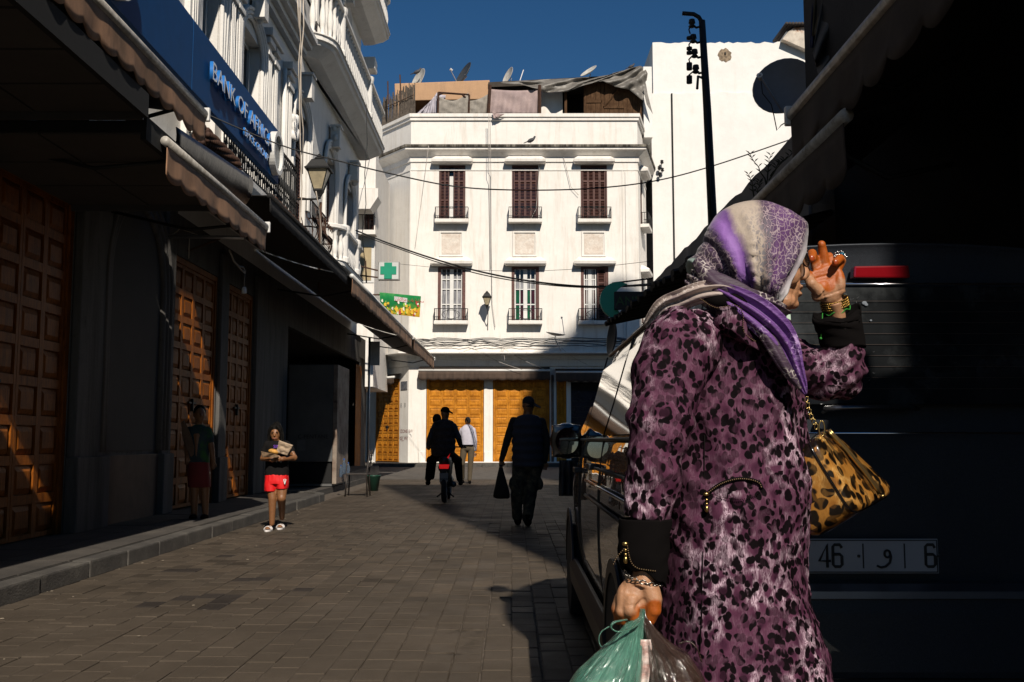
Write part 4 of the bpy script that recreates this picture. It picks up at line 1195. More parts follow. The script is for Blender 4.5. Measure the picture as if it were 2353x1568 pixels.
for k in range(150):
    q = k / 149
    p0 = FW2(LW2 * 0.05, ZT, -.2).lerp(FW(LW * .86, ZT, -.2), q) if False else (Pw[0].lerp(Pw[1], .2).lerp(Pw[2], q) + Vector((.15, .25, ZT)))
    h = 1.0 + .55 * q + rw.uniform(-.15, .2)
    tl = rw.uniform(-.06, .06)
    rs.tube([p0, p0 + Vector((tl, 0, h))], rw.uniform(.014, .026), 4)
rs.build("reed", REED, reed, kind="stuff")
MB().tube([Pw[0].lerp(Pw[1], .2) + Vector((.1, .2, ZT + .7)), Pw[2] + Vector((.1, .2, ZT + 1.0))], .02, 4).build("wire", RUST, reed)
for u, v0, v1 in ((892, 240, 187), (923, 262, 172)):
    st_ = thing("steel_rod", "thin steel rod standing beside the reed screen" if u < 900 else "taller thin steel rod where the reed screen ends", "rod", W(u, v0, 47.0), "steel rods on the parapet")
    MB().tube([W(u, v0, 47.0), W(u - (1 if u < 900 else 4), v1, 47.0)], .035, 5).build("rod", RUST, st_)

def dish(label, c, R_, facing, m, arm=True, mast=None, lnb=None, grp="satellite dishes on the roofs", tiltv=None):
    t = thing("satellite_dish", label, "satellite dish", c, grp)
    f = Vector(facing).normalized(); rot = f.to_track_quat('Z', 'Y').to_matrix()
    rings = []
    for k in range(7):
        r_ = R_ * (1 - k / 6.5) ** .9 if k else R_
        rings.append([Vector(c) + rot @ Vector((cos(2 * pi * j / 28) * r_ * .92, sin(2 * pi * j / 28) * r_, -.22 * R_ * (1 - (r_ / R_) ** 2))) for j in range(28)])
    back = [[p - f * (.02 * R_ + .012) for p in r_] for r_ in rings]
    b = MB(); b.loft(rings, False, True); b.loft(back, False, True)
    b.loft([rings[0], [p + (p - Vector(c)).normalized() * .015 for p in rings[0]], back[0]], False, False)
    b.build("dish_plate", m, t, smooth=True)
    l = Vector(c) + rot @ Vector((0, -R_ * .35, 0)) + f * R_ * 1.05 if lnb is None else Vector(lnb)
    if arm:
        MB().tube([Vector(c) + rot @ Vector((0, -R_, 0)), l], R_ * .035, 5).build("feed_arm", STEEL, t)
        MB().tube([l - f * R_ * .02, l - f * R_ * .22], [R_ * .10, R_ * .07], 8).build("receiver", WHITEP, t)
    if mast is not None: MB().tube([Vector(c) - f * .1, Vector(c) - f * .25, Vector(mast)], .025, 6).build("mast", STEEL, t)
    return t
DG = mat("dark grey dish", (.05, .055, .06), .5, var=.15, scale=6)
DW = mat("off white dish", (.55, .53, .48), .5, var=.15, scale=6, c2=(.35, .25, .15), lo=.55, hi=.7)
dish("cream stained dish with a pigeon perched on it", W(960, 182, 50), .62, (-.75, -.55, .35), DW, mast=W(960, 195, 50), arm=False)
dish("large dark grey dish facing up to the left", W(1064, 169, 50), .68, (-.80, -.45, .45), DG, mast=W(1058, 192, 50.5))
dish("small pale lettered dish beside the grey tarpaulin", W(1166, 175, 50), .50, (-.85, -.45, .35), DW, mast=W(1172, 190, 50), arm=False)
dish("thin white dish mostly hidden behind the tarpaulin", W(1352, 163, 51), .5, (-.5, -.4, .7), DW, arm=False, mast=W(1352, 180, 51))
an = thing("rod_antenna", "small leaning rod antenna between two roof dishes", "antenna", W(1197, 185, 50))
MB().tube([W(1194, 188, 50), W(1203, 161, 50)], .03, 5).build("rod", STEEL, an)
def pigeon(label, p, s=.17, face=1):
    t = thing("pigeon", label, "pigeon", p, "pigeons on the roofs")
    b = MB(); p = Vector(p)
    b.ell(p + Vector((0, 0, s * .75)), (s * .95, s * .5, s * .48), 12, 8, Matrix.Rotation(-.45 * face, 3, 'Y'))
    b.tube([p + Vector((face * s * .5, 0, s * .95)), p + Vector((face * s * .85, 0, s * 1.45))], [s * .36, s * .24], 8)
    b.ell(p + Vector((face * s * .9, 0, s * 1.6)), (s * .27, s * .22, s * .24), 8, 6)
    b.tube([p + Vector((-face * s * .7, 0, s * .5)), p + Vector((-face * s * 1.7, 0, s * .05))], [s * .3, s * .22], 8, flat=.4)
    b.tube([p + Vector((face * s * 1.05, 0, s * 1.6)), p + Vector((face * s * 1.4, 0, s * 1.5))], [s * .08, s * .02], 5)
    skin_part("body", b, s * .09, mat("grey pigeon feathers", (.09, .09, .10), .7, var=.4, scale=20, c2=(.03, .03, .035)), t, 3)
    b = MB()
    for q in (-.12, .12): b.tube([p + Vector((0, q * s, s * .45)), p + Vector((0, q * s, 0))], s * .06, 5)
    b.build("legs", RUST, t)
pigeon("dark pigeon perched on the cream dish", W(958, 172, 49.7), .2)
pigeon("grey pigeon walking along the cornice of the corner house", FF(sfx(1220), ZC + .06, .35), .2)
pigeon("pigeon resting on top of the tarpaulin", W(1450, 159, 50), .17)

# ------------------------------------------------------------------ tall white house on the right
tall = thing("tall_white_house", "tall blank white house with a drainpipe line and a worn patch near its top", "building", (10, 44, 0))
YT = 50.2
def XT(u): return W(u, 300, YT).x
def ZTt(v): return W(CU, v, YT).z
rwx = random.Random(12)
def ragged(u0, u1, v, n, amp): return [Vector((XT(u0 + (u1 - u0) * k / n), YT, ZTt(v) + rwx.uniform(-amp, amp))) for k in range(n + 1)]
up_ = ragged(1503, 1815, 96, 30, .05)
MB().prism([Vector((XT(1503), YT + .12, ZTt(225))), Vector((XT(1503), YT + .12, ZTt(96)))] + [p + Vector((0, .12, 0)) for p in up_[1:]] + [Vector((XT(1815), YT + .12, ZTt(70))), Vector((26, YT + .12, ZTt(70))), Vector((26, YT + .12, ZTt(225)))], (0, 8, 0)).build("upper_wall", PL_W, tall)
lo_ = ragged(1497, 2200, 214, 70, .06)
MB().prism([Vector((XT(1497), YT, PZ))] + lo_ + [Vector((XT(2200), YT, PZ))], (0, 8.2, 0)).build("lower_wall", PL_W, tall)
MB().prism([Vector((XT(1543), YT - .08, 2)), Vector((XT(1543), YT - .08, ZTt(216))), Vector((XT(1543) + .07, YT - .08, ZTt(216))), Vector((XT(1543) + .07, YT - .08, 2))], (0, .078, 0)).build("drain_seam", BLACK, tall)
pm = MB(); n = 18
pm.prism([Vector((XT(1670) + (.34 + rwx.uniform(-.07, .07)) * cos(2 * pi * k / n), YT + .10, ZTt(125) + (.34 + rwx.uniform(-.06, .06)) * sin(2 * pi * k / n))) for k in range(n)], (0, .03, 0)).build("worn_patch", mat("bare brown render", (.28, .21, .14), .95, var=.3, scale=8, bmp=.8, bscale=20), tall)
MB().ell(Vector((XT(1671), YT + .09, ZTt(122))), (.05, .04, .09)).build("old_bracket", IRON, tall)
MB().prism([Vector((XT(1800), YT - .3, ZTt(95))), Vector((XT(1812), YT - .3, ZTt(80))), Vector((XT(1826), YT - .3, ZTt(70))), Vector((XT(1880), YT - .3, ZTt(66))), Vector((XT(1880), YT - .3, ZTt(130)))], (0, 3, 0)).build("patched_rooftop_wall", mat("patchy terracotta render", (.62, .55, .46), .9, var=.2, scale=2, c2=(.35, .16, .08), lo=.5, hi=.6), tall)
for k in range(9):
    MB().tube([Vector((XT(1808) + k * .16, YT - .55, ZTt(64))), Vector((XT(1808) + k * .16, YT + 2, ZTt(60)))], .085, 8).build("roof_tile", mat("dark clay tile", (.05, .04, .035), .9), tall, smooth=True)
st_ = thing("insulator_bracket", "old black insulator hooks on the blank white wall", "wall bracket", (XT(1518), YT, 10))
for u, v in ((1521, 372), (1515, 386), (1522, 390), (1516, 400)):
    c = W(u, v, YT - .25)
    MB().lathe([(.0, .1), (.07, .08), (.09, .02), (.05, 0), (.1, -.05), (.06, -.1), (0, -.11)], c, 8).tube([c, c + Vector((0.02, .25, -.1))], .02, 4).build("insulator", IRON, st_)
# ------------------------------------------------------------------ house between the left row and the corner house
nb = thing("side_house", "narrow white house with boxed bay and tan panel beside the corner house", "building", (-7, 42, 0))
def XN(u, y=42.0): return W(u, 500, y).x
def ZN(v, y=42.0): return W(CU, v, y).z
MB().box(-12, XN(862), 42, 47, 3.4, 13.3).build("wall", PL_F, nb)
MB().prism([Vector((-12, 40.9, ZN(433, 40.9))), Vector((XN(868, 40.9), 40.9, ZN(433, 40.9))), Vector((XN(868, 40.9), 40.9, ZN(452, 40.9))), Vector((XN(850, 40.9), 40.9, ZN(480, 40.9))), Vector((-12, 40.9, ZN(480, 40.9)))], (0, 1.08, 0)).build("bay_slab", PL_F, nb)
MB().box(-12, XN(862, 41.1), 41.1, 41.98, ZN(433, 41.1) + .01, 13.3).build("bay_wall", PL_F, nb)
def FN(s, z, o): return Vector((s, 42 - o, z))
w_ = MB().fb(FN, XN(838), XN(860), ZN(535), ZN(455), .003, .02).build("window", GLASS_D, nb)
louvred(FN, XN(838), XN(860), ZN(535), ZN(455), .03, SHUT, w_, 2, 26, "shutter_leaf")
b_ = MB().box(-8.2, XN(863, 41.4), 41.4, 41.98, ZN(545), ZN(535)).build("balcony", PL_F, nb)
r_ = MB()
for k in range(14):
    x = -7.9 + k * .16
    r_.tube([Vector((x, 41.45, ZN(535))), Vector((x + .02, 41.38, ZN(520))), Vector((x, 41.45, ZN(500)))], .014, 4)
r_.tube([Vector((-8, 41.45, ZN(500))), Vector((XN(862), 41.45, ZN(500))), Vector((XN(862), 42, ZN(500)))], .02, 4)
r_.build("railing", IRON, b_)
w_ = MB().fb(FN, XN(815), XN(861), ZN(650), ZN(563), .003, .03).build("panel_frame", WHITEP, nb)
MB().fb(FN, XN(815), XN(855), ZN(645), ZN(568), .032, .045).build("tan_panel", mat("tan panel", (.42, .33, .19), .7, var=.08), w_)
MB().box(-12, -6.4, 42, 44, 0, 3.39).build("base_wall", PL_D, nb)

# ------------------------------------------------------------------ signs over the street end
def FLS(y0, x0): return lambda s, z, o: Vector((x0 + s, y0 - o, z))
ph = thing("pharmacy_cross_sign", "square white lightbox with a green cross", "sign", W(893, 622, 38))
c0, c1 = W(868, 644, 38), W(918, 601, 38)
MB().box(c0.x, c1.x, 38, 38.22, c0.z, c1.z).build("sign_box", mat("sign box edge", (.30, .29, .27), .5), ph, bevel=.02)
MB().box(c0.x + .04, c1.x - .04, 37.985, 37.998, c0.z + .04, c1.z - .04).build("sign_face", mat("dull white acrylic", (.60, .61, .59), .4, var=.05), ph)
g1, g2 = W(874, 631, 38), W(911, 612.5, 38)
MB().prism([Vector((x, 37.98, z)) for x, z in [(W(883, 622, 38).x, W(0, 604, 38).z), (W(901, 622, 38).x, W(0, 604, 38).z), (W(901, 622, 38).x, g2.z), (g2.x, g2.z), (g2.x, g1.z), (W(901, 622, 38).x, g1.z), (W(901, 622, 38).x, W(0, 641, 38).z), (W(883, 622, 38).x, W(0, 641, 38).z), (W(883, 622, 38).x, g1.z), (g1.x, g1.z), (g1.x, g2.z), (W(883, 622, 38).x, g2.z)]], (0, -.012, 0)).build("green_cross", mat("pharmacy green", (.0, .27, .15), .45, var=.04), ph)
MB().tube([W(868, 622, 38.1), W(820, 610, 38.1)], .03, 5).tube([W(868, 638, 38.1), W(820, 632, 38.1)], .03, 5).tube([W(840, 600, 38.1), W(842, 650, 38.1)], .03, 5).build("bracket", RUST, ph)
fb_ = thing("fruit_banner_sign", "green and yellow juice bar banner printed with fruit and Arabic lettering", "sign", W(920, 700, 36))
A, B, C_, D = W(872, 672, 36.4), W(967, 681, 35.6), W(964, 729, 35.6), W(876, 719, 36.4)
ex = (B - A) ; ez = (D - A)
def BP(a, b, o=0.0): return A + ex * a + ez * b + (C_ - B - D + A) * a * b + Vector((0, -o, 0))
def fruit_mat():
    m, N, L, b = _bsdf("printed juice banner")
    v = coords(N, L, (1, 1, 1))
    sep = N.new("ShaderNodeSeparateXYZ"); L.new(v, sep.inputs[0])
    zr = ramp(N, [(0.0, (.62, .36, .02)), (.28, (.75, .48, .03)), (.36, (.12, .30, .03)), (.55, (.01, .22, .06)), (.8, (.02, .30, .08)), (1, (.10, .42, .12))])
    zz = mth(N, L, 'ADD', mth(N, L, 'DIVIDE', mth(N, L, 'SUBTRACT', sep.outputs[2], C_.z), D.z * 0 + (A.z - C_.z)), mth(N, L, 'MULTIPLY', mth(N, L, 'SUBTRACT', noi(N, L, v, 5, 3), .5), .5))
    L.new(zz, zr.inputs[0])
    L.new(zr.outputs[0], b.inputs["Base Color"]); b.inputs["Roughness"].default_value = .5
    return m
MB().prism([BP(0, 0), BP(1, 0), BP(1, 1), BP(0, 1)], (0, .06, 0)).build("banner_panel", fruit_mat(), fb_)
rf = random.Random(21)
FR_C = [mat("print yellow", (.80, .52, .03), .5), mat("print orange", (.72, .25, .02), .5), mat("print cream", (.80, .75, .6), .5), mat("print lime", (.25, .5, .05), .5), mat("print red", (.55, .05, .03), .5), mat("print dark", (.03, .04, .02), .5)]
for k in range(46):
    a, b = rf.uniform(.06, .96), .30 + .62 * rf.random() ** .7
    c = BP(a, b, .004 + .0004 * k); r1 = rf.uniform(.025, .065)
    n = 10; ph_ = rf.uniform(0, 3); el = rf.uniform(.7, 1.5)
    MB().prism([c + Vector((cos(2 * pi * j / n) * r1, 0, sin(2 * pi * j / n) * r1 * el)) for j in range(n)], (0, -.002, 0)).build("printed_fruit", FR_C[rf.choice([0, 0, 0, 1, 1, 2, 2, 3, 4, 5])] if b > .5 else FR_C[rf.choice([3, 2, 2, 5, 4, 0])], fb_)
for k in range(4):
    c = BP(.42 + .13 * k, .78, .03)
    MB().prism([c + Vector((-.045, 0, .09)), c + Vector((.045, 0, .09)), c + Vector((.03, 0, -.1)), c + Vector((-.03, 0, -.1))], (0, -.002, 0)).build("printed_glass", FR_C[0], fb_)
lab = [BP(.36, .13, .03), BP(.68, .16, .03), BP(.68, .38, .03), BP(.36, .34, .03)]
MB().prism(lab, (0, -.002, 0)).build("label_panel", mat("print white", (.8, .78, .76), .5), fb_)
ar = "\uFEB6\uFEDB\uFE8D\uFEAE\uFEE3 \uFE8F\uFE8E\uFE91 \uFE94\uFE92\uFEE0\uFEA4\uFEE3"
text_part("arabic_lettering", ar, .17, .004, frame_matrix(BP(.39, .31, .036), ex.normalized(), (0, 0, 1), (0, -1, 0)), mat("print crimson", (.60, .03, .05), .5), fb_)
MB().tube([BP(.02, .1, -.08), BP(.02, .1, -.08) + Vector((-1.2, 0, 0))], .03, 5).build("bracket", RUST, fb_)
# road sign seen from the back
rs_ = thing("road_sign", "back of a small grey road sign plate on a galvanised post", "sign", (0, 30, 0))
c0, c1 = W(849, 840, 30), W(873, 785, 30)
MB().box(c0.x, c1.x, 30, 30.02, c0.z, c1.z).build("sign_plate", mat("dull grey aluminium", (.66, .66, .66), .7, .0, var=.1), rs_, bevel=.008)
MB().tube([Vector((c0.x - .0, 29.95, 0)), Vector((c0.x, 29.95, c1.z + .1))], .035, 8).build("post", STEEL, rs_, smooth=True)

# ------------------------------------------------------------------ cables over the street
def cable(label, pts, r=.012):
    t = thing("overhead_cable", label, "cable", pts[0], "cables over the street")
    MB().tube(pts, r, 6).build("cable", RUBBER, t, smooth=True)
def pix_curve(ctrl, y0, y1, n=8):
    out = []
    m = len(ctrl) - 1
    for i in range(m):
        p0 = ctrl[max(0, i - 1)]; p1 = ctrl[i]; p2 = ctrl[i + 1]; p3 = ctrl[min(m, i + 2)]
        for k in range(n):
            t = k / n
            q = [.5 * ((2 * p1[j]) + (-p0[j] + p2[j]) * t + (2 * p0[j] - 5 * p1[j] + 4 * p2[j] - p3[j]) * t * t + (-p0[j] + 3 * p1[j] - 3 * p2[j] + p3[j]) * t ** 3) for j in (0, 1)]
            f = (i + t) / m
            out.append(W(q[0], q[1], y0 + (y1 - y0) * f))
    out.append(W(ctrl[-1][0], ctrl[-1][1], y1))
    return out
cable("long black cable sagging across the upper windows from the bank sign to the plain wall", pix_curve([(452, 253), (640, 332), (770, 368), (900, 400), (1040, 428), (1180, 437), (1350, 434), (1500, 417), (1640, 381), (1825, 318)], 12, 14), .009)
cable("thick twisted cable dropping from the small balcony across the lower windows", pix_curve([(818, 530), (900, 562), (1000, 596), (1110, 626), (1230, 648), (1360, 659), (1500, 655)], 30, 18), .022)
cable("second strand wound beside the twisted cable", pix_curve([(818, 536), (900, 566), (1000, 601), (1110, 632), (1230, 652), (1360, 661), (1500, 652)], 30.2, 18.1), .014)
cable("fine grey wire crossing above the lower windows", pix_curve([(918, 607), (1050, 619), (1190, 623), (1330, 618), (1500, 600)], 40, 30), .008)
cable("short dark wire from the curved balcony to the corner house cornice", pix_curve([(760, 366), (820, 348), (870, 349)], 30, 44), .012)
dc = thing("dangling_cables", "loose pale cables hanging down from the upper balcony past the bulging railing", "cables", (-4.2, 22.5, 10))
PALEC = mat("pale sheathed cable", (.55, .48, .40), .7, var=.1)
for ctrl, x in (([(690, 0), (689, 60), (693, 130), (688, 230), (690, 330), (694, 430), (690, 520), (686, 558)], -4.35), ([(684, 0), (686, 50), (690, 90), (686, 150), (688, 240)], -4.38), ([(697, 0), (698, 60), (691, 140), (692, 250), (697, 300), (695, 400)], -4.36), ([(726, 440), (733, 480), (738, 530), (737, 590)], -4.1)):
    MB().tube([WX(u, v, x) for u, v in ctrl], .013, 5).build("cable", PALEC, dc, smooth=True)
dc = thing("dangling_cables", "thin dark wire hanging from the end of the curved balcony", "cables", (-4, 33, 10))
MB().tube([WX(u, v, -4.2) for u, v in ((842, 240), (844, 330), (838, 400), (841, 470), (832, 540), (838, 600))], .012, 5).build("cable", RUBBER, dc, smooth=True)

# ------------------------------------------------------------------ street furniture on the left
fr_ = thing("upright_fridge", "tall scuffed grey refrigerator cabinet standing on the pavement behind the girl", "fridge", (-4.6, 23, PZ))
FRG = mat("scuffed grey fridge back", (0.10, 0.10, 0.098), .6, var=.15, scale=2)
x0, x1 = W(662, 900, 23).x, W(766, 900, 23).x
zt, zb = W(0, 838, 23).z, PZ
MB().box(x0, x1, 23, 24.6, zb + .55, zt).build("cabinet", FRG, fr_, bevel=.02)
MB().box(x0 + .03, x1 - .03, 23.05, 24.5, zb + .06, zb + .54).build("compressor_base", BLACK, fr_, bevel=.02)
MB().box(x0, x1, 23.0, 24.6, zb, zb + .055).build("base_frame", FRG, fr_)
MB().box(x1 + .002, x1 + .10, 23.0, 24.6, zb + .05, zt + .0).build("side_door", mat("rust stained side board", (.16, .10, .07), .8, var=.3, scale=6, c2=(.3, .25, .2)), fr_, bevel=.01)
text_part("lettering", "C-PENTANE", .13, .004, frame_matrix((W(684, 1000, 22.98).x, 22.985, W(0, 1008, 22.98).z), (1, 0, 0), (0, 0, 1), (0, -1, 0)), mat("faded black print", (.03, .03, .03), .7), fr_)
MB().box(W(683, 1020, 23).x, W(702, 1020, 23).x, 22.985, 22.998, W(0, 1036, 23).z, W(0, 1012, 23).z).build("notice_sheet", mat("grey notice", (.15, .15, .15), .8), fr_)
stp = MB().box(-5.0, -4.15, 24.7, 31.5, 0.1, .38).build("shop_step", SIDEW, bevel=.02)
tag(stp, "low cement step in front of the dark shop behind the fridge", "step")
ch = thing("cafe_chair", "dark slatted metal chair beside the green bucket", "chair", (-3.9, 25.5, 0))
cw = .42; cp = G(822, 1140)
c0 = Vector((cp.x, cp.y, 0))
DKM = mat("dark brown chair paint", (.025, .018, .015), .5, var=.2)
for dx, dy in ((-.21, -.2), (.21, -.2), (-.21, .2), (.21, .2)):
    top = 1.0 if dx > 0 else .46
    MB().tube([c0 + Vector((dx * 1.1, dy * 1.1, 0)), c0 + Vector((dx, dy, .46))] + ([c0 + Vector((dx + .06, dy, .98))] if dx > 0 else []), .016, 6).build("leg", DKM, ch, smooth=True)
MB().box(c0.x - .22, c0.x + .22, c0.y - .22, c0.y + .22, .45, .48).build("seat", DKM, ch, bevel=.01)
for k in range(3):
    MB().box(c0.x + .23 + .02 * k, c0.x + .25 + .02 * k, c0.y - .2, c0.y + .2, .62 + .13 * k, .68 + .13 * k).build("back_slat", DKM, ch)
bk = thing("green_bucket", "dark green plastic bucket next to the metal chair", "bucket", G(858, 1128))
bp = G(858, 1128)
MB().lathe([(.11, 0), (.16, .33), (.175, .34), (.175, .36), (.15, .355), (.10, .02)], bp, 18).build("pail", mat("dark green plastic", (.01, .05, .03), .4), bk, smooth=True)
MB().tube([bp + Vector((.17 * cos(t), .17 * sin(t) * .3, .34 - .12 * sin(t))) for t in [pi * i / 12 for i in range(13)]], .005, 5).build("handle", STEEL, bk)
for k, (u, v) in enumerate(((790, 1090), (800, 1093), (783, 1097))):
    p_ = G(u, v, .39)
    t = thing("water_bottle", ["clear water bottle tallest of the three on the shop step", "bluish plastic bottle standing at the end of the step nearest the chair", "squat plastic bottle first on the step beside the fridge"][k], "bottle", p_, "bottles on the shop step")
    s = (1.1, .9, .8)[k]
    MB().lathe([(.04 * s, 0), (.045 * s, .02), (.045 * s, .2 * s), (.02 * s, .27 * s), (.016 * s, .3 * s)], p_, 10).build("bottle_body", mat("bluish plastic", (.12, .16, .22), .15, spec=.7, trans=.5), t, smooth=True)
    MB().lathe([(.018 * s, .3 * s), (.018 * s, .33 * s), (.0, .332 * s)], p_, 8).build("bottle_cap", mat("blue cap", (.02, .08, .3), .5), t)
cat = thing("cat", "small white cat sitting in front of the narrow wooden door", "cat", W(854, 1062, 45.2))
cp = W(854, 1062, 45.2); cp.z = PZ + .005
b = MB(); s = .95
b.ell(cp + Vector((0, .05, .12 * s)), (.10 * s, .14 * s, .12 * s)); b.tube([cp + Vector((0, .03, .12)), cp + Vector((0, -.04, .32 * s))], [.10 * s, .06 * s], 10)
b.ell(cp + Vector((0, -.06, .38 * s)), (.062 * s, .06 * s, .055 * s))
for q in (-1, 1):
    b.tube([cp + Vector((q * .035, -.03, .25)), cp + Vector((q * .04, -.07, .0))], [.03, .022], 8)
    b.tube([cp + Vector((q * .035, -.06, .41)), cp + Vector((q * .05, -.055, .47))], [.022, .004], 6)
    b.ell(cp + Vector((q * .09, .05, .05)), (.045, .09, .05))
b.tube([cp + Vector((0, .16, .03)), cp + Vector((.12, .14, .02)), cp + Vector((.16, .02, .02))], [.02, .018, .012], 6)
skin_part("body", b, .012, mat("white cat fur with ginger", (.75, .72, .66), .9, var=.1, scale=9, c2=(.35, .22, .14), lo=.6, hi=.68), cat, 3)

# ------------------------------------------------------------------ right-hand side of the street
dk = mat("dark shaded render", (0.028, 0.025, 0.023), .9, var=.2, scale=1.5, bmp=.3)  # near-black base stands in for deep shade on this row
GREYW = mat("grey weathered low wall", (0.22, 0.205, 0.20), .9, var=.2, scale=2, c2=(.15, .14, .13), bmp=.4, stretch=(1, 1, .4))
rh = thing("dark_shop_row", "two storey row in deep shade with awnings over dark shop fronts", "building", (3, 3, 0))
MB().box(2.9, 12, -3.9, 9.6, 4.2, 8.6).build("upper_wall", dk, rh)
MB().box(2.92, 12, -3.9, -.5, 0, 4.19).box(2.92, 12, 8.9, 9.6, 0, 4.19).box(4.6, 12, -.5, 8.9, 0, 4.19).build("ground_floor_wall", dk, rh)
MB().box(2.93, 3.2, 4.3, 4.8, PZ, 4.18).build("pillar", mat("dim brown pillar", (.06, .05, .04), .9, var=.2), rh, bevel=.02)
def FRt(s, z, o): return Vector((2.9 - o, s, z))
louvred(FRt, 5.2, 6.1, 5.4, 7.6, .01, SHUT, rh, 2, 20, "shutter")
MB().fb(FRt, 5.0, 6.3, 5.2, 5.3, .002, .3).build("sill", dk, rh)
for k in range(6): MB().box(3.0, 3.04, .2 + k * .7, .85 + k * .7, PZ, 3.4).build("shop_panel", mat("dim brown shutter board", (.03, .018, .010), .8), rh)
lw = thing("low_wall", "grey weathered flat roofed wall behind the awnings on the shaded side", "wall", (3, 15, 0))
topn = [Vector((2.9, 9.62 + k * .35, 4.30 + rwx.uniform(-.03, .03) + .004 * k)) for k in range(34)]
MB().prism([Vector((2.9, 9.62, 0))] + topn + [Vector((2.9, topn[-1].y, 0))], (7, 0, 0)).build("wall_face", GREYW, lw)
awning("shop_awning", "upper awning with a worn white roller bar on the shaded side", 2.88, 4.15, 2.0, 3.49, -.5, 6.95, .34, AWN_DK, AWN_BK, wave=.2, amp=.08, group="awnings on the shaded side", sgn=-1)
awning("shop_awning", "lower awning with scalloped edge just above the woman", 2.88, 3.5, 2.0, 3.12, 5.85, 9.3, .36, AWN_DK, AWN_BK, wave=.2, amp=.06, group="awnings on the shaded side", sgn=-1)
ro = thing("corrugated_roof", "black ragged corrugated sheet roof jutting over the van", "roof", (2, 12, 3))
for k in range(26):
    y = 9.0 + k * .24
    MB().tube([Vector((1.80 - .015 * k + rwx.uniform(-.04, .04), y, 2.95 + rwx.uniform(-.02, .02))), Vector((2.9, y, 3.25))], .12, 6, flat=.3).build("roof_sheet", AWN_BK, ro)
aw = thing("shade_canopy", "unseen canopy added overhead to throw a rounded shadow on the paving", "canopy", (2.9, 1.4, 5.0))  # added out of view, outline shaped for its shadow
ell_ = [Vector((min(2.89, 2.20 + .90 * cos(t) * (abs(cos(t)) ** -.25 if abs(cos(t)) > .01 else 1)), 1.37 + 1.7 * sin(t), 5.0)) for t in [2 * pi * k / 48 for k in range(48)]]
MB().prism(ell_, (0, 0, .04)).build("canopy_cloth", AWN_DK, aw)
MB().tube([(2.88, 1.4, 4.95), (1.35, 2.3, 4.95), (1.24, 2.36, 5.0)], .04, 8).ell((1.24, 2.36, 5.0), (.09, .16, .09)).build("shadow_nub", IRON, aw)  # knob added for the nub on that shadow, no lamp
awning("shop_awning", "narrow brown awning beside the viewpoint, out past the picture edge", 2.88, 3.9, 1.66, 3.45, -2.4, .78, .3, AWN_DK, AWN_BK, wave=.2, amp=.06, group="awnings on the shaded side", sgn=-1)  # added out of view so plate and lower tailgate fall in shade
# cloths hanging at the end of the dark row
HANG = mat("ochre floral cloth", (.16, .12, .06), .9, var=.3, scale=5, c2=(.05, .04, .02))
cloth("hanging_cloth", "dark blue fringed cloth hanging at the corner of the shaded house", "cloth", (1870, -60), (1890, -60), (1880, 112), (1862, 110), 9.3, mat("dark blue cloth", (.01, .015, .06), .9), 2, 0, .03)
cloth("hanging_cloth", "ochre flowered cloth bundled over the wall of the shaded house", "cloth", (1878, -60), (1960, -60), (1925, 60), (1866, 84), 9.15, HANG, 2, 0, .08)
cloth("hanging_cloth", "grey white blanket draped beside the ochre cloth", "cloth", (1905, -80), (2080, -80), (1885, 190), (1868, 120), 8.95, mat("dirty grey blanket", (.10, .095, .09), .9, var=.3, scale=4, bmp=.6), 2, 0, .1)
# big dish
dc_ = W(1800, 197, 10.2)
big = dish("big grey dish on the shaded side with a thin feed arm and looping cable", dc_, .335, (-.38, -.85, .30), mat("matt grey dish face", (.16, .165, .175), .6, var=.1), mast=W(1838, 300, 10.4), lnb=W(1745, 172, 9.9), grp="satellite dishes over the shaded side")
MB().tube([W(u, v, 10.0) for u, v in ((1748, 180), (1752, 215), (1772, 240), (1778, 265), (1785, 300), (1795, 288), (1812, 278), (1835, 282))], .006, 5).build("loop_cable", RUBBER, big, smooth=True)
# lamp post with insulators
lpst = thing("electric_pole", "old black iron pole with a bent top and strings of broken insulators", "pole", (3.0, 15, 0))
MB().tube([(W(1643, 640, 15)) * 1.0 + Vector((0, 0, -3.6)), W(1637, 500, 15), W(1625, 250, 15), W(1613, 48, 15)], [.075, .07, .062, .05], 10).build("pole", IRON, lpst, smooth=True)
MB().tube([W(1613, 52, 15), W(1606, 40, 15), W(1594, 33, 15), W(1568, 31, 15)], .035, 8).build("bent_tip", IRON, lpst, smooth=True)
MB().tube([W(1616, 180, 15), W(1604, 176, 14.9), W(1602, 205, 14.9)], .022, 6).build("cable_tail", IRON, lpst, smooth=True)
MB().tube([W(1624, 250, 14.9), W(1630, 400, 14.9), W(1634, 500, 14.9)], .018, 5).build("cable_tail", IRON, lpst, smooth=True)
for k, v in enumerate((62, 97, 131, 167)):
    MB().tube([W(1614 + k * 3, v - 2, 15), W(1600 + k * 2, v + 2, 15), W(1591 + k * 3, v - 4, 15)], .018, 6).build("hook", IRON, lpst, smooth=True)
    c = W(1590 + k * 3, v - 8, 15)
    MB().lathe([(0, .07), (.045, .06), (.055, .0), (.03, -.02), (.06, -.05), (.03, -.07), (0, -.075)], c, 8).build("insulator", IRON, lpst, smooth=True)
    MB().tube([c, W(1583, v + 6, 15), W(1586, v + 16, 15)], .012, 5).build("insulator_wire", IRON, lpst)
for v in (88, 112, 122, 148, 153, 158, 178, 184, 189):
    MB().lathe([(0, .03), (.045, .02), (.045, -.02), (0, -.03)], W(1584, v, 15), 8).build("insulator", IRON, lpst, smooth=True)
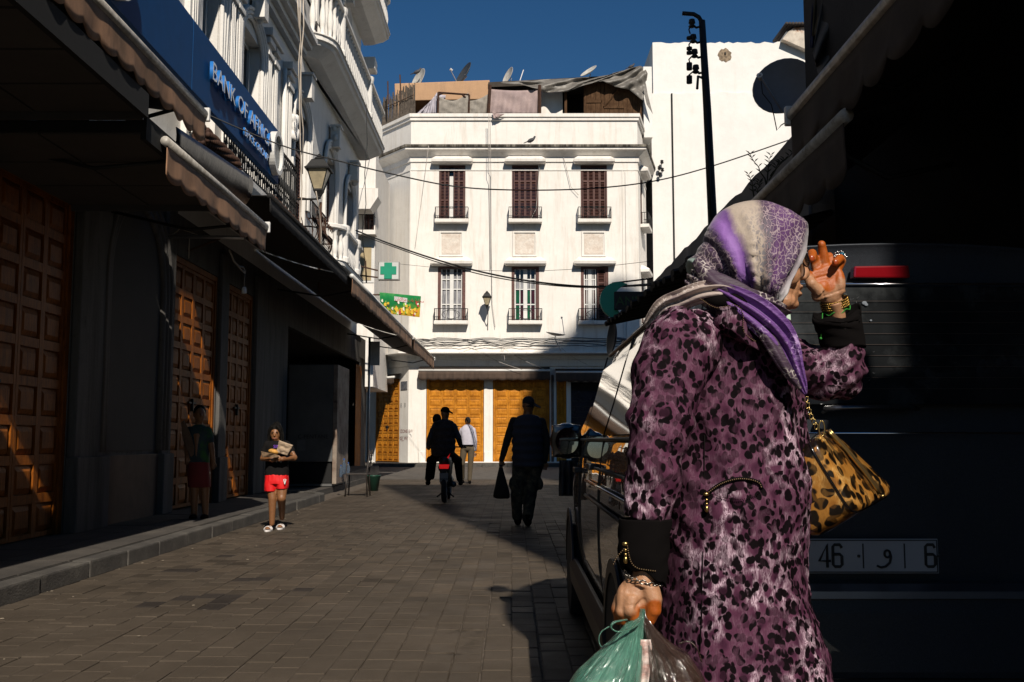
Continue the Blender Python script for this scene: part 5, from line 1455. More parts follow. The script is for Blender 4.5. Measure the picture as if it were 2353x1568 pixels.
# pharmacy crescent and display
cr = thing("crescent_sign", "green pharmacy crescent on the shaded side", "sign", W(1410, 690, 17))
ctr = W(1421, 690, 17); R_ = .315
out = [ctr + Vector((R_ * 1.0 * cos(a), 0, R_ * sin(a))) for a in [radians(70) + radians(220) * i / 24 for i in range(25)]]
inn = [ctr + Vector((.20 + R_ * .87 * cos(a), 0, R_ * .87 * sin(a))) for a in [radians(262) - radians(164) * i / 20 for i in range(21)]]
MB().prism(out + inn, (0, .1, 0)).build("crescent", mat("light-raised green enamel", (.05, .48, .31), .5, var=.05), cr)  # base colour raised in place of light on the crescent
MB().tube([ctr + Vector((-.1, .05, .3)), W(1500, 640, 17)], .015, 5).build("bracket", IRON, cr)
ld = thing("display_sign", "dark dot display board reading ANDE beside the crescent", "sign", W(1443, 692, 17))
c0, c1 = W(1411, 713, 17), W(1478, 672, 17)
MB().box(c0.x, c1.x, 16.9, 17.0, c0.z, c1.z).build("display_board", mat("dark display", (.02, .017, .015), .5), ld, bevel=.01)
text_part("display_lettering", "ANDE", .22, .004, frame_matrix((c0.x + .02, 16.895, c0.z + .07), (1, 0, 0), (0, 0, 1), (0, -1, 0)), mat("dim green dots", (.04, .12, .03), .6), ld)
fd = dish("grey dish seen edge on beneath the crescent", W(1404, 776, 17), .30, (-.97, -.15, .1), DG, arm=False, mast=W(1430, 790, 17.3), grp="satellite dishes over the shaded side")
# satellite antenna on the corner house wall, thin aerial
dish("flat lying dish on the wall above the awnings of the corner house", W(1277, 766, 44.7), .45, (.15, -.1, 1), DW, mast=W(1290, 810, 45.6), lnb=W(1291, 728, 44.6), grp="satellite dishes on the roofs")
bu = thing("dry_weeds", "dry weeds growing from the top of the low grey wall", "plant", W(1745, 430, 10))
rb_ = random.Random(8)
stems = MB()
for u0, v0, u1, v1 in ((1762, 425, 1722, 355), (1762, 425, 1770, 358), (1768, 415, 1822, 352), (1772, 405, 1800, 372), (1735, 470, 1722, 402), (1740, 465, 1745, 418), (1730, 472, 1700, 485), (1738, 468, 1765, 440)):
    a = W(u0, v0, 10.0); b = W(u1, v1, 9.8)
    pts = [a.lerp(b, i / 6) + Vector((rb_.uniform(-.01, .01), 0, .03 * sin(pi * i / 6))) for i in range(7)]
    stems.tube(pts, [.008 - .0009 * i for i in range(7)], 4)
    for i in range(2, 7):
        for q in (-1, 1):
            c = pts[i]; l = .045
            stems.prism([c, c + Vector((q * l * .6, 0, l * .5)), c + Vector((q * l, .01, l)), c + Vector((q * l * .3, 0, l * .6))], (0, .003, 0))
stems.build("stems", mat("dry dark weed", (.03, .035, .02), .9), bu)
# stall cloth by the van nose
cloth("stall_cloth", "dark cloth thrown over a crate beyond the van's nose", "cloth", (1286, 1058), (1325, 1058), (1330, 1140), (1284, 1140), 12.5, mat("charcoal cloth", (.03, .03, .032), .9), 3, 0, .05)

# ------------------------------------------------------------------ unseen blocks added behind the camera to throw the street's shadow
BROWNW = mat("dark brown render", (.09, .07, .055), .9, var=.2, scale=1)
def block(label, pts, z):
    t = thing("shade_block", label, "building", (*pts[0], 0))
    MB().prism([Vector((*p, 0)) for p in pts], (0, 0, z)).build("block_wall", BROWNW, t)
    return t
H1 = .85 * 33.0
x_at = lambda y: .47 - .23 * (y - 9.5)
block("unseen plain block added behind the viewpoint to shade the paving", [(x_at(-6), -6), (x_at(-14), -14), (22, -14), (22, -6)], H1)
def pt(s, z, yb): d = 46 - yb; return (s + .23 * d, z + .85 * d)
yb = -15.0
prof = [pt(.62, .2, yb), pt(.64, 2.9, yb), pt(.75, 3.8, yb), pt(1.2, 5.0, yb), pt(1.6, 5.75, yb), pt(2.4, 5.86, yb), pt(3.05, 6.6, yb), pt(4.8, 8.75, yb), pt(5.9, 8.2, yb), pt(6.3, 7.2, yb), pt(9, 6.2, yb), pt(16, 5.8, yb)]  # outline carried back from the shadow wanted on the facade
t = thing("shade_block", "unseen stepped block added behind the viewpoint to shade the corner house", "building", (prof[0][0], yb, 0))
MB().prism([Vector((prof[0][0], yb, 0))] + [Vector((a, yb, b)) for a, b in prof] + [Vector((prof[-1][0], yb, 0))], (0, -14, 0)).build("block_wall", BROWNW, t)
# ------------------------------------------------------------------ leopard prints
def leopard(name, base, deep, light, spot, sc_=1.0, rough=.75, vein=.5, rot=(0, 0, 0), stretch=(1, 1, .8), coat=0.0, kind='pos', sms=52, st=.40, gate=.55):
    m, N, L, b = _bsdf(name)
    v = coords(N, L, stretch, rot, kind)
    # wobble the pattern
    nz = N.new("ShaderNodeTexNoise"); nz.inputs["Scale"].default_value = 16 * sc_; nz.inputs["Detail"].default_value = 2
    L.new(v, nz.inputs["Vector"])
    wob = N.new("ShaderNodeVectorMath"); wob.operation = 'MULTIPLY_ADD'
    L.new(nz.outputs[1], wob.inputs[0]); wob.inputs[1].default_value = (.03 / sc_,) * 3; L.new(v, wob.inputs[2])
    big = N.new("ShaderNodeTexVoronoi"); big.inputs["Scale"].default_value = 22 * sc_; big.feature = 'F1'
    L.new(wob.outputs[0], big.inputs["Vector"])
    edg = N.new("ShaderNodeTexVoronoi"); edg.inputs["Scale"].default_value = 22 * sc_; edg.feature = 'DISTANCE_TO_EDGE'
    L.new(wob.outputs[0], edg.inputs["Vector"])
    sm = N.new("ShaderNodeTexVoronoi"); sm.inputs["Scale"].default_value = sms * sc_; sm.feature = 'F1'
    L.new(wob.outputs[0], sm.inputs["Vector"])
    # cell interior darker
    ri = ramp(N, [(.16, (1, 1, 1)), (.36, (0, 0, 0))]); L.new(big.outputs["Distance"], ri.inputs[0])
    col = mixc(N, L, mth(N, L, 'MULTIPLY', ri.outputs[0], .75), base, deep)
    # hair-like light strokes along the cell borders
    hair = coords(N, L, (30 * sc_, 30 * sc_, 4.0 * sc_), (.0, .9, 0), kind)
    hn = noi(N, L, hair, 12, 3, .7, .6)
    blot = noi(N, L, v, 5.5 * sc_, 3, .6)
    rl = ramp(N, [(.0, (1, 1, 1)), (.10, (.6, .6, .6)), (.24, (0, 0, 0))]); L.new(edg.outputs["Distance"], rl.inputs[0])
    rb = ramp(N, [(.50, (0, 0, 0)), (.62, (1, 1, 1))]); L.new(blot, rb.inputs[0])
    rh_ = ramp(N, [(.42, (.08, .08, .08)), (.58, (1, 1, 1))]); L.new(hn, rh_.inputs[0])
    f = mth(N, L, 'MULTIPLY', rl.outputs[0], rh_.outputs[0])
    f = mth(N, L, 'MULTIPLY', f, mth(N, L, 'ADD', mth(N, L, 'MULTIPLY', rb.outputs[0], 1.0), vein * .12), True)
    col = mixc(N, L, f, col, light)
    # dark spots gathered in rings round the cells
    rs_ = ramp(N, [(st, (1, 1, 1)), (st + .08, (0, 0, 0))]); L.new(sm.outputs["Distance"], rs_.inputs[0])
    rg = ramp(N, [(.20, (0, 0, 0)), (.28, (1, 1, 1)), (.60, (1, 1, 1)), (.68, (.0, .0, .0))]); L.new(big.outputs["Distance"], rg.inputs[0])
    sc3 = N.new("ShaderNodeSeparateColor"); L.new(sm.outputs["Color"], sc3.inputs[0])
    dr_ = ramp(N, [(.84, (1, 1, 1)), (.88, (0, 0, 0))]); L.new(sc3.outputs[0], dr_.inputs[0])
    fs = mth(N, L, 'MULTIPLY', mth(N, L, 'MULTIPLY', rs_.outputs[0], mth(N, L, 'ADD', mth(N, L, 'MULTIPLY', rg.outputs[0], gate), 1 - gate)), dr_.outputs[0], True)
    col = mixc(N, L, fs, col, spot)
    tone = ramp(N, [(.3, (.72, .72, .72)), (.7, (1.1, 1.1, 1.1))]); L.new(noi(N, L, hair, 6, 4, .7), tone.inputs[0])
    col = mixc(N, L, .8, col, tone.outputs[0], 'MULTIPLY')
    L.new(col, b.inputs["Base Color"])
    b.inputs["Roughness"].default_value = rough
    b.inputs["Specular IOR Level"].default_value = .3 if coat else .06
    if coat: b.inputs["Coat Weight"].default_value = coat; b.inputs["Coat Roughness"].default_value = .05
    else: bump(N, L, noi(N, L, coords(N, L), 420, 2, .5), .18, .002, b)
    return m
COAT = leopard("purple leopard coat cloth", (.088, .028, .056), (.036, .010, .024), (.60, .44, .52), (.004, .002, .003), 1.5, vein=.75, st=.52, gate=.5)
BAGP = leopard("gold leopard patent leather", (.38, .165, .030), (.26, .10, .016), (.60, .36, .12), (.008, .005, .003), 1.30, .28, .3, coat=.8, stretch=(1, 1, 1), sms=33, st=.56, gate=.25)
ZIPM = mat("dark brass zip", (.10, .06, .025), .6, .5)
BLACKC = mat("black lining cloth", (.006, .005, .005), .95, var=.2, spec=.05)
def skin_mat(name, c, henna=None, points=(), r0=.012, r1=.03):
    m, N, L, b = _bsdf(name)
    v = coords(N, L)
    r = ramp(N, [(.3, tuple(x * .78 for x in c)), (.7, c)]); L.new(noi(N, L, v, 38, 5, .7), r.inputs[0])
    col = r.outputs[0]
    if henna:
        vc = N.new("ShaderNodeVertexColor"); vc.layer_name = "henna"
        rr_ = ramp(N, [(.25, (0, 0, 0)), (.65, (1, 1, 1))]); 
        L.new(mth(N, L, 'ADD', vc.outputs[0], mth(N, L, 'MULTIPLY', mth(N, L, 'SUBTRACT', noi(N, L, v, 60, 4), .5), .5)), rr_.inputs[0])
        col = mixc(N, L, rr_.outputs[0], col, henna)
    L.new(col, b.inputs["Base Color"])
    b.inputs["Roughness"].default_value = .5
    b.inputs["Subsurface Weight"].default_value = .08
    b.inputs["Subsurface Radius"].default_value = (.012, .004, .002)
    b.inputs["Subsurface Scale"].default_value = .5
    bump(N, L, noi(N, L, v, 160, 4, .7), .3, .004, b)
    return m
SKIN = skin_mat("olive skin", (.42, .205, .105))
SKINH = skin_mat("hennaed olive skin", (.44, .225, .12), (.36, .080, .006))
SKIN_D = skin_mat("brown skin", (.24, .105, .042))
HAIR = mat("black hair", (.006, .005, .004), .7, var=.3, scale=60, spec=.12)

# ------------------------------------------------------------------ the woman in the purple coat
YW = 2.13
wom = thing("person", "woman in purple leopard print coat and patterned headscarf raising her hennaed hand to her glasses", "person", (W(1700, 1000, YW).x, YW, 0))
def prof_rows(rows, v):
    for a, b in zip(rows[:-1], rows[1:]):
        if a[0] <= v <= b[0]:
            f = (v - a[0]) / (b[0] - a[0])
            return [x + (y - x) * f for x, y in zip(a[1:], b[1:])]
    return list(rows[-1][1:])
def se_ring(xl, xr, yc, hy, z, n=64, p=2.3, warp=None):
    xc, hx = (xl + xr) / 2, (xr - xl) / 2
    out = []
    for k in range(n):
        a = 2 * pi * k / n
        c, s = cos(a), sin(a)
        q = (abs(c) ** p + abs(s) ** p) ** (-1 / p)
        w = 1 + (warp(a, z) if warp else 0)
        out.append(Vector((xc + hx * c * q * w, yc + hy * s * q * w, z)))
    return out
def px(u, v, y=YW): return W(u, v, y)
coat_rows = [(706, 1640, 1745, .07), (722, 1565, 1770, .12), (745, 1512, 1788, .165), (775, 1494, 1806, .195), (810, 1487, 1822, .205), (860, 1490, 1838, .205), (907, 1497, 1851, .205), (960, 1500, 1852, .205),
             (1018, 1502, 1864, .205), (1074, 1502, 1877, .21), (1148, 1500, 1880, .215), (1198, 1500, 1870, .215), (1254, 1503, 1863, .215), (1328, 1508, 1859, .215), (1384, 1510, 1866, .22),
             (1421, 1508, 1880, .225), (1500, 1500, 1904, .235), (1568, 1492, 1921, .245), (1750, 1475, 1955, .265), (1950, 1460, 1985, .285), (2080, 1452, 2000, .295)]
def pleat(a, z):
    t = max(0.0, min(1.0, (1.12 - z) / .7))
    s = sin(a * 9 + 1.7 * sin(z * 3)) * .5 + sin(a * 17 + 2.0 + z * 2) * .3
    return (s * .030 * t + .006 * sin(a * 5 + z * 9) + .010 * noise.noise(Vector((cos(a) * 3, sin(a) * 3, z * 4))))
b = MB(); rings = []
v = 706
while v <= 2080:
    xl, xr, hy = prof_rows(coat_rows, v)
    p0, p1 = px(xl, v), px(xr, v)
    rings.append(se_ring(p0.x, p1.x, YW + .06, hy, p0.z, 72, 2.25, pleat))
    v += 12 if v < 1600 else 30
b.loft(rings)
# near sleeve
slv = [(1590, 775, 2.00, .078), (1556, 805, 1.975, .080), (1537, 860, 1.955, .074), (1526, 920, 1.94, .068), (1516, 980, 1.915, .065), (1508, 1040, 1.91, .058), (1500, 1100, 1.91, .0535), (1492, 1150, 1.91, .050), (1484, 1199, 1.91, .048)]
YA = 1.93
def arm_sleeve(mb, pts, n=28, flat=.9):
    rings = []
    for i, (u, v_, y, r) in enumerate(pts):
        c = W(u, v_, y)
        d = W(*pts[min(i + 1, len(pts) - 1)][:3]) - W(*pts[max(i - 1, 0)][:3]); d.normalize()
        ex_ = Vector((0, 1, 0)).cross(d).normalized(); ey_ = d.cross(ex_)
        rings.append([c + ex_ * cos(2 * pi * k / n) * r + ey_ * sin(2 * pi * k / n) * r * flat for k in range(n)])
    mb.loft(rings)
arm_sleeve(b, slv)
b.ell(W(1580, 778, 2.01), (.082, .07, .06)); b.ell(W(1600, 765, 2.25), (.09, .12, .05))
# far sleeve: upper arm forward, forearm up
b.tube([W(1700, 830, 2.34), W(1800, 842, 2.28), W(1870, 856, 2.22), W(1922, 866, 2.20)], [.075, .068, .062, .058], 20)
b.tube([W(1922, 868, 2.20), W(1935, 830, 2.19), W(1934, 792, 2.19)], [.058, .050, .044], 20)
b.ell(W(1926, 868, 2.20), (.058, .05, .056))
def crinkle(co, n_):
    d = .0025 * noise.noise(co * 14) + .0012 * noise.noise(co * 38)
    w_ = Vector((co.x * 7 + co.z * 2.5, co.y * 7, co.z * 3.2))
    d += .010 * (.5 - abs(noise.noise(w_))) ** 3 * 6 * .6 - .004
    w2 = Vector((co.x * 16 - co.z * 10, co.y * 14, co.z * 9 + 4))
    d += .0045 * (1 - min(1, abs(noise.noise(w2)) * 6)) 
    el = (co - W(1915, 840, 2.2)).length
    if el < .16:
        f = (1 - el / .16)
        d += .006 * f * sin((co.x * 1.2 - co.z * 1.6) * 95 + 3 * noise.noise(co * 9))
    sh = (co - W(1530, 1010, 1.9)).length
    if sh < .18: d += .004 * (1 - sh / .18) * sin((co.z + co.x * .8) * 90 + 4 * noise.noise(co * 8))
    wa = abs(co.z - 1.13)
    if co.x > .27 and wa < .2: d += .0035 * (1 - wa / .2) * sin((co.x * 1.5 + co.z * .8) * 70 + 5 * noise.noise(co * 6))
    return d
coat = skin_part("coat", b, .0065, COAT, wom, 4, crinkle)
from mathutils.bvhtree import BVHTree
def surf(objs):
    vs, fs = [], []
    for o in objs:
        k = len(vs); org = origin(o)
        vs += [v_.co + org for v_ in o.data.vertices]; fs += [[i + k for i in p.vertices] for p in o.data.polygons]
    return BVHTree.FromPolygons(vs, fs)
bv = surf([coat])
def on(u, v, off=.003, y_def=YW, tree=None):
    o = Vector((0, 0, CAMZ)); d = ray(u, v).normalized()
    h = (tree or bv).ray_cast(o, d, 5.0)
    return (h[0] - d * off) if h[0] else W(u, v, y_def)
# collar lining, zips, pocket
def strip(pts, w, name, m, parent, off=.004, n=4, r=None):
    b_ = MB(); b_.tube([on(u, v_, off) for u, v_ in pts], r or w, 6); return b_.build(name, m, parent, smooth=True)
def dense(ctrl, n=6):
    out = []; m_ = len(ctrl) - 1
    for i in range(m_):
        p0 = ctrl[max(0, i - 1)]; p1 = ctrl[i]; p2 = ctrl[i + 1]; p3 = ctrl[min(m_, i + 2)]
        for k in range(n):
            t = k / n
            out.append(tuple(.5 * ((2 * p1[j]) + (-p0[j] + p2[j]) * t + (2 * p0[j] - 5 * p1[j] + 4 * p2[j] - p3[j]) * t * t + (-p0[j] + 3 * p1[j] - 3 * p2[j] + p3[j]) * t ** 3) for j in range(len(p1))))
    out.append(tuple(ctrl[-1])); return out
def zipper(path3, parent, m=None, r=.0016, step=.0042, name="zip"):
    """tape with separate teeth along it"""
    b_ = MB(); acc = 0; m = m or ZIPM
    for a, c in zip(path3[:-1], path3[1:]):
        d = c - a; L_ = d.length
        if L_ < 1e-6: continue
        t = (step - acc) if acc else 0
        while t < L_:
            p_ = a + d * (t / L_)
            b_.ell(p_, (r, r, r), 6, 4); t += step
        acc = L_ - (t - step)
    return b_.build(name, m, parent)
pk = dense([(1629, 1131), (1657, 1112), (1694, 1101), (1726, 1103), (1745, 1111), (1750, 1122)])
strip(pk, .004, "pocket_edge", BLACKC, wom, .002)
zipper([on(u, v_, .006) for u, v_ in pk], wom)
zipper([on(u, v_, .005) for u, v_ in dense([(1629, 1133), (1660, 1143), (1700, 1148), (1735, 1140), (1750, 1124)])], wom, BLACKC, .0012)
def pull(u, v_, parent, off=.006, s=.72, base=None):
    p_ = base if base is not None else on(u, v_, off)
    b_ = MB(); b_.ell(p_, (.009 * s, .004, .006 * s), 8, 6)
    for k in range(3): b_.lathe([(.0035 * s, -.0025), (.0045 * s, 0), (.0035 * s, .0025)], p_ + Vector((0, -.002, -.011 - .008 * k)), 8)
    b_.ell(p_ + Vector((0, -.002, -.040 * s)), (.006 * s, .004, .010 * s), 10, 7)
    return b_.build("zip_pull", mat("polished gold", (.50, .35, .13), .3, 1.0, var=.05), parent, smooth=True)
pull(1623, 1136, wom)
strip([(1619, 1000), (1618, 1080), (1616, 1180), (1614, 1300), (1612, 1420), (1608, 1500)], .0012, "seam", BLACKC, wom, .001)
# black stand collar with bronze zip edge
cb = MB()
cb.loft([[W(u + du, v_ + dv, y) for u, v_, y in ((1578, 694, 2.02), (1610, 688, 1.99), (1645, 702, 1.965), (1690, 704, 1.955), (1712, 726, 1.955), (1722, 760, 1.965), (1750, 790, 1.99))] for du, dv in ((0, 0), (10, -16), (26, -26))], False, False, closed=False)
cb.build("collar_lining", BLACKC, wom, True, solid=.004)
lap = MB()
lap.loft([[W(u, v_, y) for u, v_, y in row] for row in (((1650, 706, 1.962), (1690, 704, 1.95), (1712, 726, 1.95), (1716, 758, 1.955), (1746, 792, 1.975)), ((1640, 740, 1.962), (1672, 748, 1.948), (1698, 766, 1.946), (1718, 788, 1.95), (1748, 806, 1.968)), ((1660, 768, 1.972), (1690, 780, 1.96), (1714, 792, 1.955), (1734, 800, 1.96), (1752, 812, 1.975)))], False, False, closed=False)
lap.build("lapel", COAT, wom, True, solid=.004)
zp = dense([(1574, 690, 2.015), (1607, 687, 1.985), (1630, 701, 1.965), (1649, 708, 1.955), (1671, 704, 1.945), (1686, 701, 1.942), (1701, 709, 1.942), (1708, 727, 1.942), (1708, 758, 1.945), (1722, 776, 1.95), (1745, 790, 1.968)])
zipper([W(*q) for q in zp], wom, None, .0015, .0045)

# ---- head, face
hb = MB()
hb.ell(W(1745, 592, YW), (.088, .076, .108), 24, 16)
face_rows = [(545, 1836, .058), (560, 1840, .063), (580, 1842, .064), (594, 1840, .0635), (612, 1838, .062), (630, 1837, .060), (644, 1835, .057), (655, 1836.5, .055), (667, 1835, .053), (680, 1834, .050), (690, 1832, .046), (700, 1828, .041), (708, 1821, .035), (715, 1809, .028), (721, 1792, .018)]
rg = []
v = 545
while v <= 721:
    uf, hy = prof_rows(face_rows, v)
    back = 1700 if v < 690 else 1700 + (v - 690) * 1.5
    rg.append(se_ring(W(back, v, YW).x, W(uf, v, YW).x, YW, hy, W(uf, v, YW).z, 36, 2.0))
    v += 4
hb.loft(rg)
nose = [(578, 1842, .006), (588, 1846.5, .0065), (600, 1850.5, .0075), (612, 1855, .0095), (622, 1859.5, .0125), (629, 1861.5, .0145), (636, 1860, .0155), (641, 1855, .014), (645, 1847, .010)]
rg = []
v = 578
while v <= 645:
    uf, hy = prof_rows(nose, v)
    rg.append(se_ring(W(1826, v, YW).x, W(uf, v, YW).x, YW, hy, W(uf, v, YW).z, 20, 1.8)); v += 2.5
hb.loft(rg)
for q in (-1, 1):
    hb.ell(W(1847, 637, YW + q * .012), (.0085, .0065, .0075), 10, 8)
    hb.ell(W(1812, 632, YW + q * .047), (.026, .016, .024), 14, 10)
    hb.ell(W(1800, 690, YW + q * .034), (.026, .014, .018), 14, 10)
hb.ell(W(1837.5, 661, YW), (.0055, .021, .0052), 14, 8); hb.ell(W(1835.5, 677, YW), (.0062, .019, .0058), 14, 8)
hb.ell(W(1822, 700, YW), (.0125, .018, .011), 14, 8)
hb.ell(W(1841, 583, YW), (.006, .045, .006), 18, 8)
hb.tube([W(1745, 690, YW), W(1738, 780, YW + .02)], [.055, .062], 20)
def wrinkles(co, n_):
    d = .0009 * noise.noise(co * 60) + .0006 * noise.noise(co * 140)
    # fold beside the mouth and the line of the lips
    a, c = W(1838, 640, YW), W(1822, 700, YW)
    for (p, q, w, dep) in ((W(1838, 642, 2.1), W(1824, 676, 2.085), .0028, .0020), (W(1824, 676, 2.085), W(1816, 704, 2.09), .0026, .0014), (W(1840, 670, YW), W(1828, 668, 2.105), .0020, .0022), (W(1806, 655, 2.08), W(1798, 690, 2.085), .004, .001)):
        t = max(0, min(1, (co - p).dot(q - p) / (q - p).length_squared)); e = p + (q - p) * t
        dx = Vector((co.x - e.x, 0, co.z - e.z)).length
        if co.y < YW + .03: d -= dep * math.exp(-(dx / w) ** 2)
    return d
skin_part("head", hb, .0026, SKIN, wom, 3, wrinkles)
LIPM = mat("lip skin", (.36, .13, .09), .5)
for q in (-1, 1):
    MB().ell(W(1834, 603, YW + q * .032), (.010, .0115, .0085), 14, 10).build("eye", mat("eye white", (.55, .5, .45), .25), wom, smooth=True)
    MB().ell(W(1839.5, 603, YW + q * .032), (.0055, .0055, .0055), 10, 8).build("iris", mat("dark iris", (.015, .008, .005), .15), wom, smooth=True)
    MB().tube([W(1838, 589, YW + q * .048), W(1843, 585, YW + q * .030), W(1844, 587, YW + q * .016)], [.0012, .0028, .002], 6, flat=.6).build("eyebrow", HAIR, wom)
MB().prism([W(1842, 540, YW - .03), W(1848, 555, YW - .01), W(1849, 580, YW - .01), W(1843, 585, YW - .03)], (0, .05, 0)).build("under_scarf", mat("plum under scarf", (.14, .015, .11), .8), wom)
# glasses
gl = bpy.data.objects.new("glasses", None); COL.objects.link(gl); gl.parent = wom; gl.location = W(1846, 590, YW) - origin(wom)
FRM = mat("dark spectacle frame", (.015, .013, .02), .25, .4)
for q in (-1, 1):
    cx = W(1848.5, 591, YW + q * .031)
    ring = [cx + Vector((.0065 * sin(t) * -1 + .001 * cos(t), .0255 * cos(t), .0205 * sin(t))) for t in [2 * pi * i / 28 for i in range(29)]]
    MB().tube(ring, .0016, 6).build("rim", FRM, gl, smooth=True)
    MB().prism([p for p in ring[:-1]], (.0012, 0, 0)).build("lens", mat("tinted lens", (.25, .16, .09), .05, spec=.8, alpha=.45), gl)
MB().tube([W(1848, 588, YW - .006), W(1850, 585, YW), W(1848, 588, YW + .006)], .0014, 6).build("bridge", FRM, gl, smooth=True)
for q in (-1, 1):
    MB().tube([W(1843, 571, YW + q * .058), W(1840, 568, YW + q * .066), W(1800, 570, YW + q * .078)], .0017, 6).build("temple", STEEL if q < 0 else FRM, gl, smooth=True)

# ---- headscarf
def scarf_mat():
    m, N, L, b = _bsdf("purple cream leopard scarf")
    ge = N.new("ShaderNodeNewGeometry")
    c = W(1757, 748, 2.05)
    sep = N.new("ShaderNodeSeparateXYZ"); L.new(ge.outputs["Position"], sep.inputs[0])
    dx = mth(N, L, 'SUBTRACT', sep.outputs[0], c.x); dz = mth(N, L, 'SUBTRACT', sep.outputs[2], c.z)
    ang = mth(N, L, 'MULTIPLY', mth(N, L, 'ARCTAN2', dx, dz), 180 / pi)
    v = coords(N, L)
    n1 = mth(N, L, 'MULTIPLY', mth(N, L, 'SUBTRACT', noi(N, L, v, 9, 5, .65), .5), 16)
    p_ = mth(N, L, 'DIVIDE', mth(N, L, 'ADD', mth(N, L, 'ADD', ang, n1), 60), 100, True)
    base = ramp(N, [(.0, (.035, .03, .035)), (.09, (.05, .045, .05)), (.115, (.28, .40, .35)), (.15, (.25, .34, .31)), (.18, (.030, .018, .030)), (.33, (.055, .025, .06)), (.355, (.13, .05, .22)), (.40, (.26, .12, .40)), (.445, (.15, .06, .25)),
                    (.49, (.46, .38, .31)), (.58, (.40, .33, .27)), (.62, (.045, .018, .045)), (.71, (.10, .035, .13)), (.84, (.035, .014, .04)), (.885, (.36, .33, .35)), (1.0, (.52, .50, .49))])
    L.new(p_, base.inputs[0])
    lines = ramp(N, [(.0, (.3, .3, .3)), (.11, (0, 0, 0)), (.17, (0, 0, 0)), (.19, (1, 1, 1)), (.32, (1, 1, 1)), (.37, (.0, .0, .0)), (.57, (0, 0, 0)), (.62, (1, 1, 1)), (.84, (1, 1, 1)), (.88, (0, 0, 0))]); L.new(p_, lines.inputs[0])
    spots = ramp(N, [(.50, (0, 0, 0)), (.55, (1, 1, 1)), (.64, (1, 1, 1)), (.67, (0, 0, 0))]); L.new(p_, spots.inputs[0])
    nz = N.new("ShaderNodeTexNoise"); nz.inputs["Scale"].default_value = 42; nz.inputs["Detail"].default_value = 3; L.new(v, nz.inputs["Vector"])
    wob = N.new("ShaderNodeVectorMath"); wob.operation = 'MULTIPLY_ADD'; L.new(nz.outputs[1], wob.inputs[0]); wob.inputs[1].default_value = (.026,) * 3
    v3 = coords(N, L, (1.25, .3, .8)); L.new(v3, wob.inputs[2])
    ed = N.new("ShaderNodeTexVoronoi"); ed.feature = 'DISTANCE_TO_EDGE'; ed.inputs["Scale"].default_value = 92; L.new(wob.outputs[0], ed.inputs["Vector"])
    f1 = N.new("ShaderNodeTexVoronoi"); f1.inputs["Scale"].default_value = 92; L.new(wob.outputs[0], f1.inputs["Vector"])
    e_ = ramp(N, [(.02, (1, 1, 1)), (.09, (0, 0, 0))]); L.new(ed.outputs["Distance"], e_.inputs[0])
    core = ramp(N, [(.10, (1, 1, 1)), (.22, (0, 0, 0))]); L.new(f1.outputs["Distance"], core.inputs[0])
    col = mixc(N, L, mth(N, L, 'MULTIPLY', mth(N, L, 'MULTIPLY', core.outputs[0], lines.outputs[0]), .5), base.outputs[0], (.20, .12, .24))
    zlow = mth(N, L, 'ADD', mth(N, L, 'MULTIPLY', mth(N, L, 'SUBTRACT', noi(N, L, v, 7, 3), .5), .5), 1.0)
    col = mixc(N, L, mth(N, L, 'MULTIPLY', mth(N, L, 'MULTIPLY', e_.outputs[0], lines.outputs[0]), .7), col, (.42, .33, .34))
    inv = ramp(N, [(.10, (0, 0, 0)), (.17, (1, 1, 1))]); L.new(ed.outputs["Distance"], inv.inputs[0])
    zl = ramp(N, [(.0, (1, 1, 1)), (1, (0, 0, 0))])
    zt_ = mth(N, L, 'MULTIPLY', mth(N, L, 'SUBTRACT', sep.outputs[2], W(1750, 570, 2.05).z), 9, True); L.new(zt_, zl.inputs[0])
    col = mixc(N, L, mth(N, L, 'MULTIPLY', mth(N, L, 'MULTIPLY', inv.outputs[0], spots.outputs[0]), mth(N, L, 'MULTIPLY', zl.outputs[0], .9)), col, (.16, .15, .17))
    L.new(col, b.inputs["Base Color"]); b.inputs["Roughness"].default_value = .62; b.inputs["Specular IOR Level"].default_value = .3
    b.inputs["Sheen Weight"].default_value = .2
    bump(N, L, mth(N, L, 'ADD', noi(N, L, coords(N, L, (40, 40, 9), (0, .3, 0)), 3, 4, .6), mth(N, L, 'MULTIPLY', noi(N, L, v, 300, 2), .3)), .35, .004, b)
    return m
SCARF = scarf_mat()
sc_rows = [(467.5, 1716, 1735, 1735, .012), (470, 1700, 1760, 1760, .032), (476, 1680, 1778, 1778, .048), (484, 1664, 1795, 1793, .062), (495, 1649, 1818, 1809, .074), (512, 1636, 1845, 1833, .086), (524, 1628, 1856, 1841.5, .090), (545, 1615, 1862, 1841, .095), (567, 1603, 1864, 1839, .098), (594, 1592, 1864, 1835.5, .100),
           (612, 1590, 1862, 1826.5, .100), (626, 1593, 1858, 1818, .099), (640, 1606, 1854, 1811, .096), (655, 1634, 1848, 1801, .091), (668, 1676, 1840, 1794, .085), (687, 1722, 1826, 1785, .076), (700, 1742, 1812, 1777, .066), (714, 1758, 1790, 1768, .05)]
rings = []; NS = 72
v = 467.5
cen = W(1757, 748, 2.05)
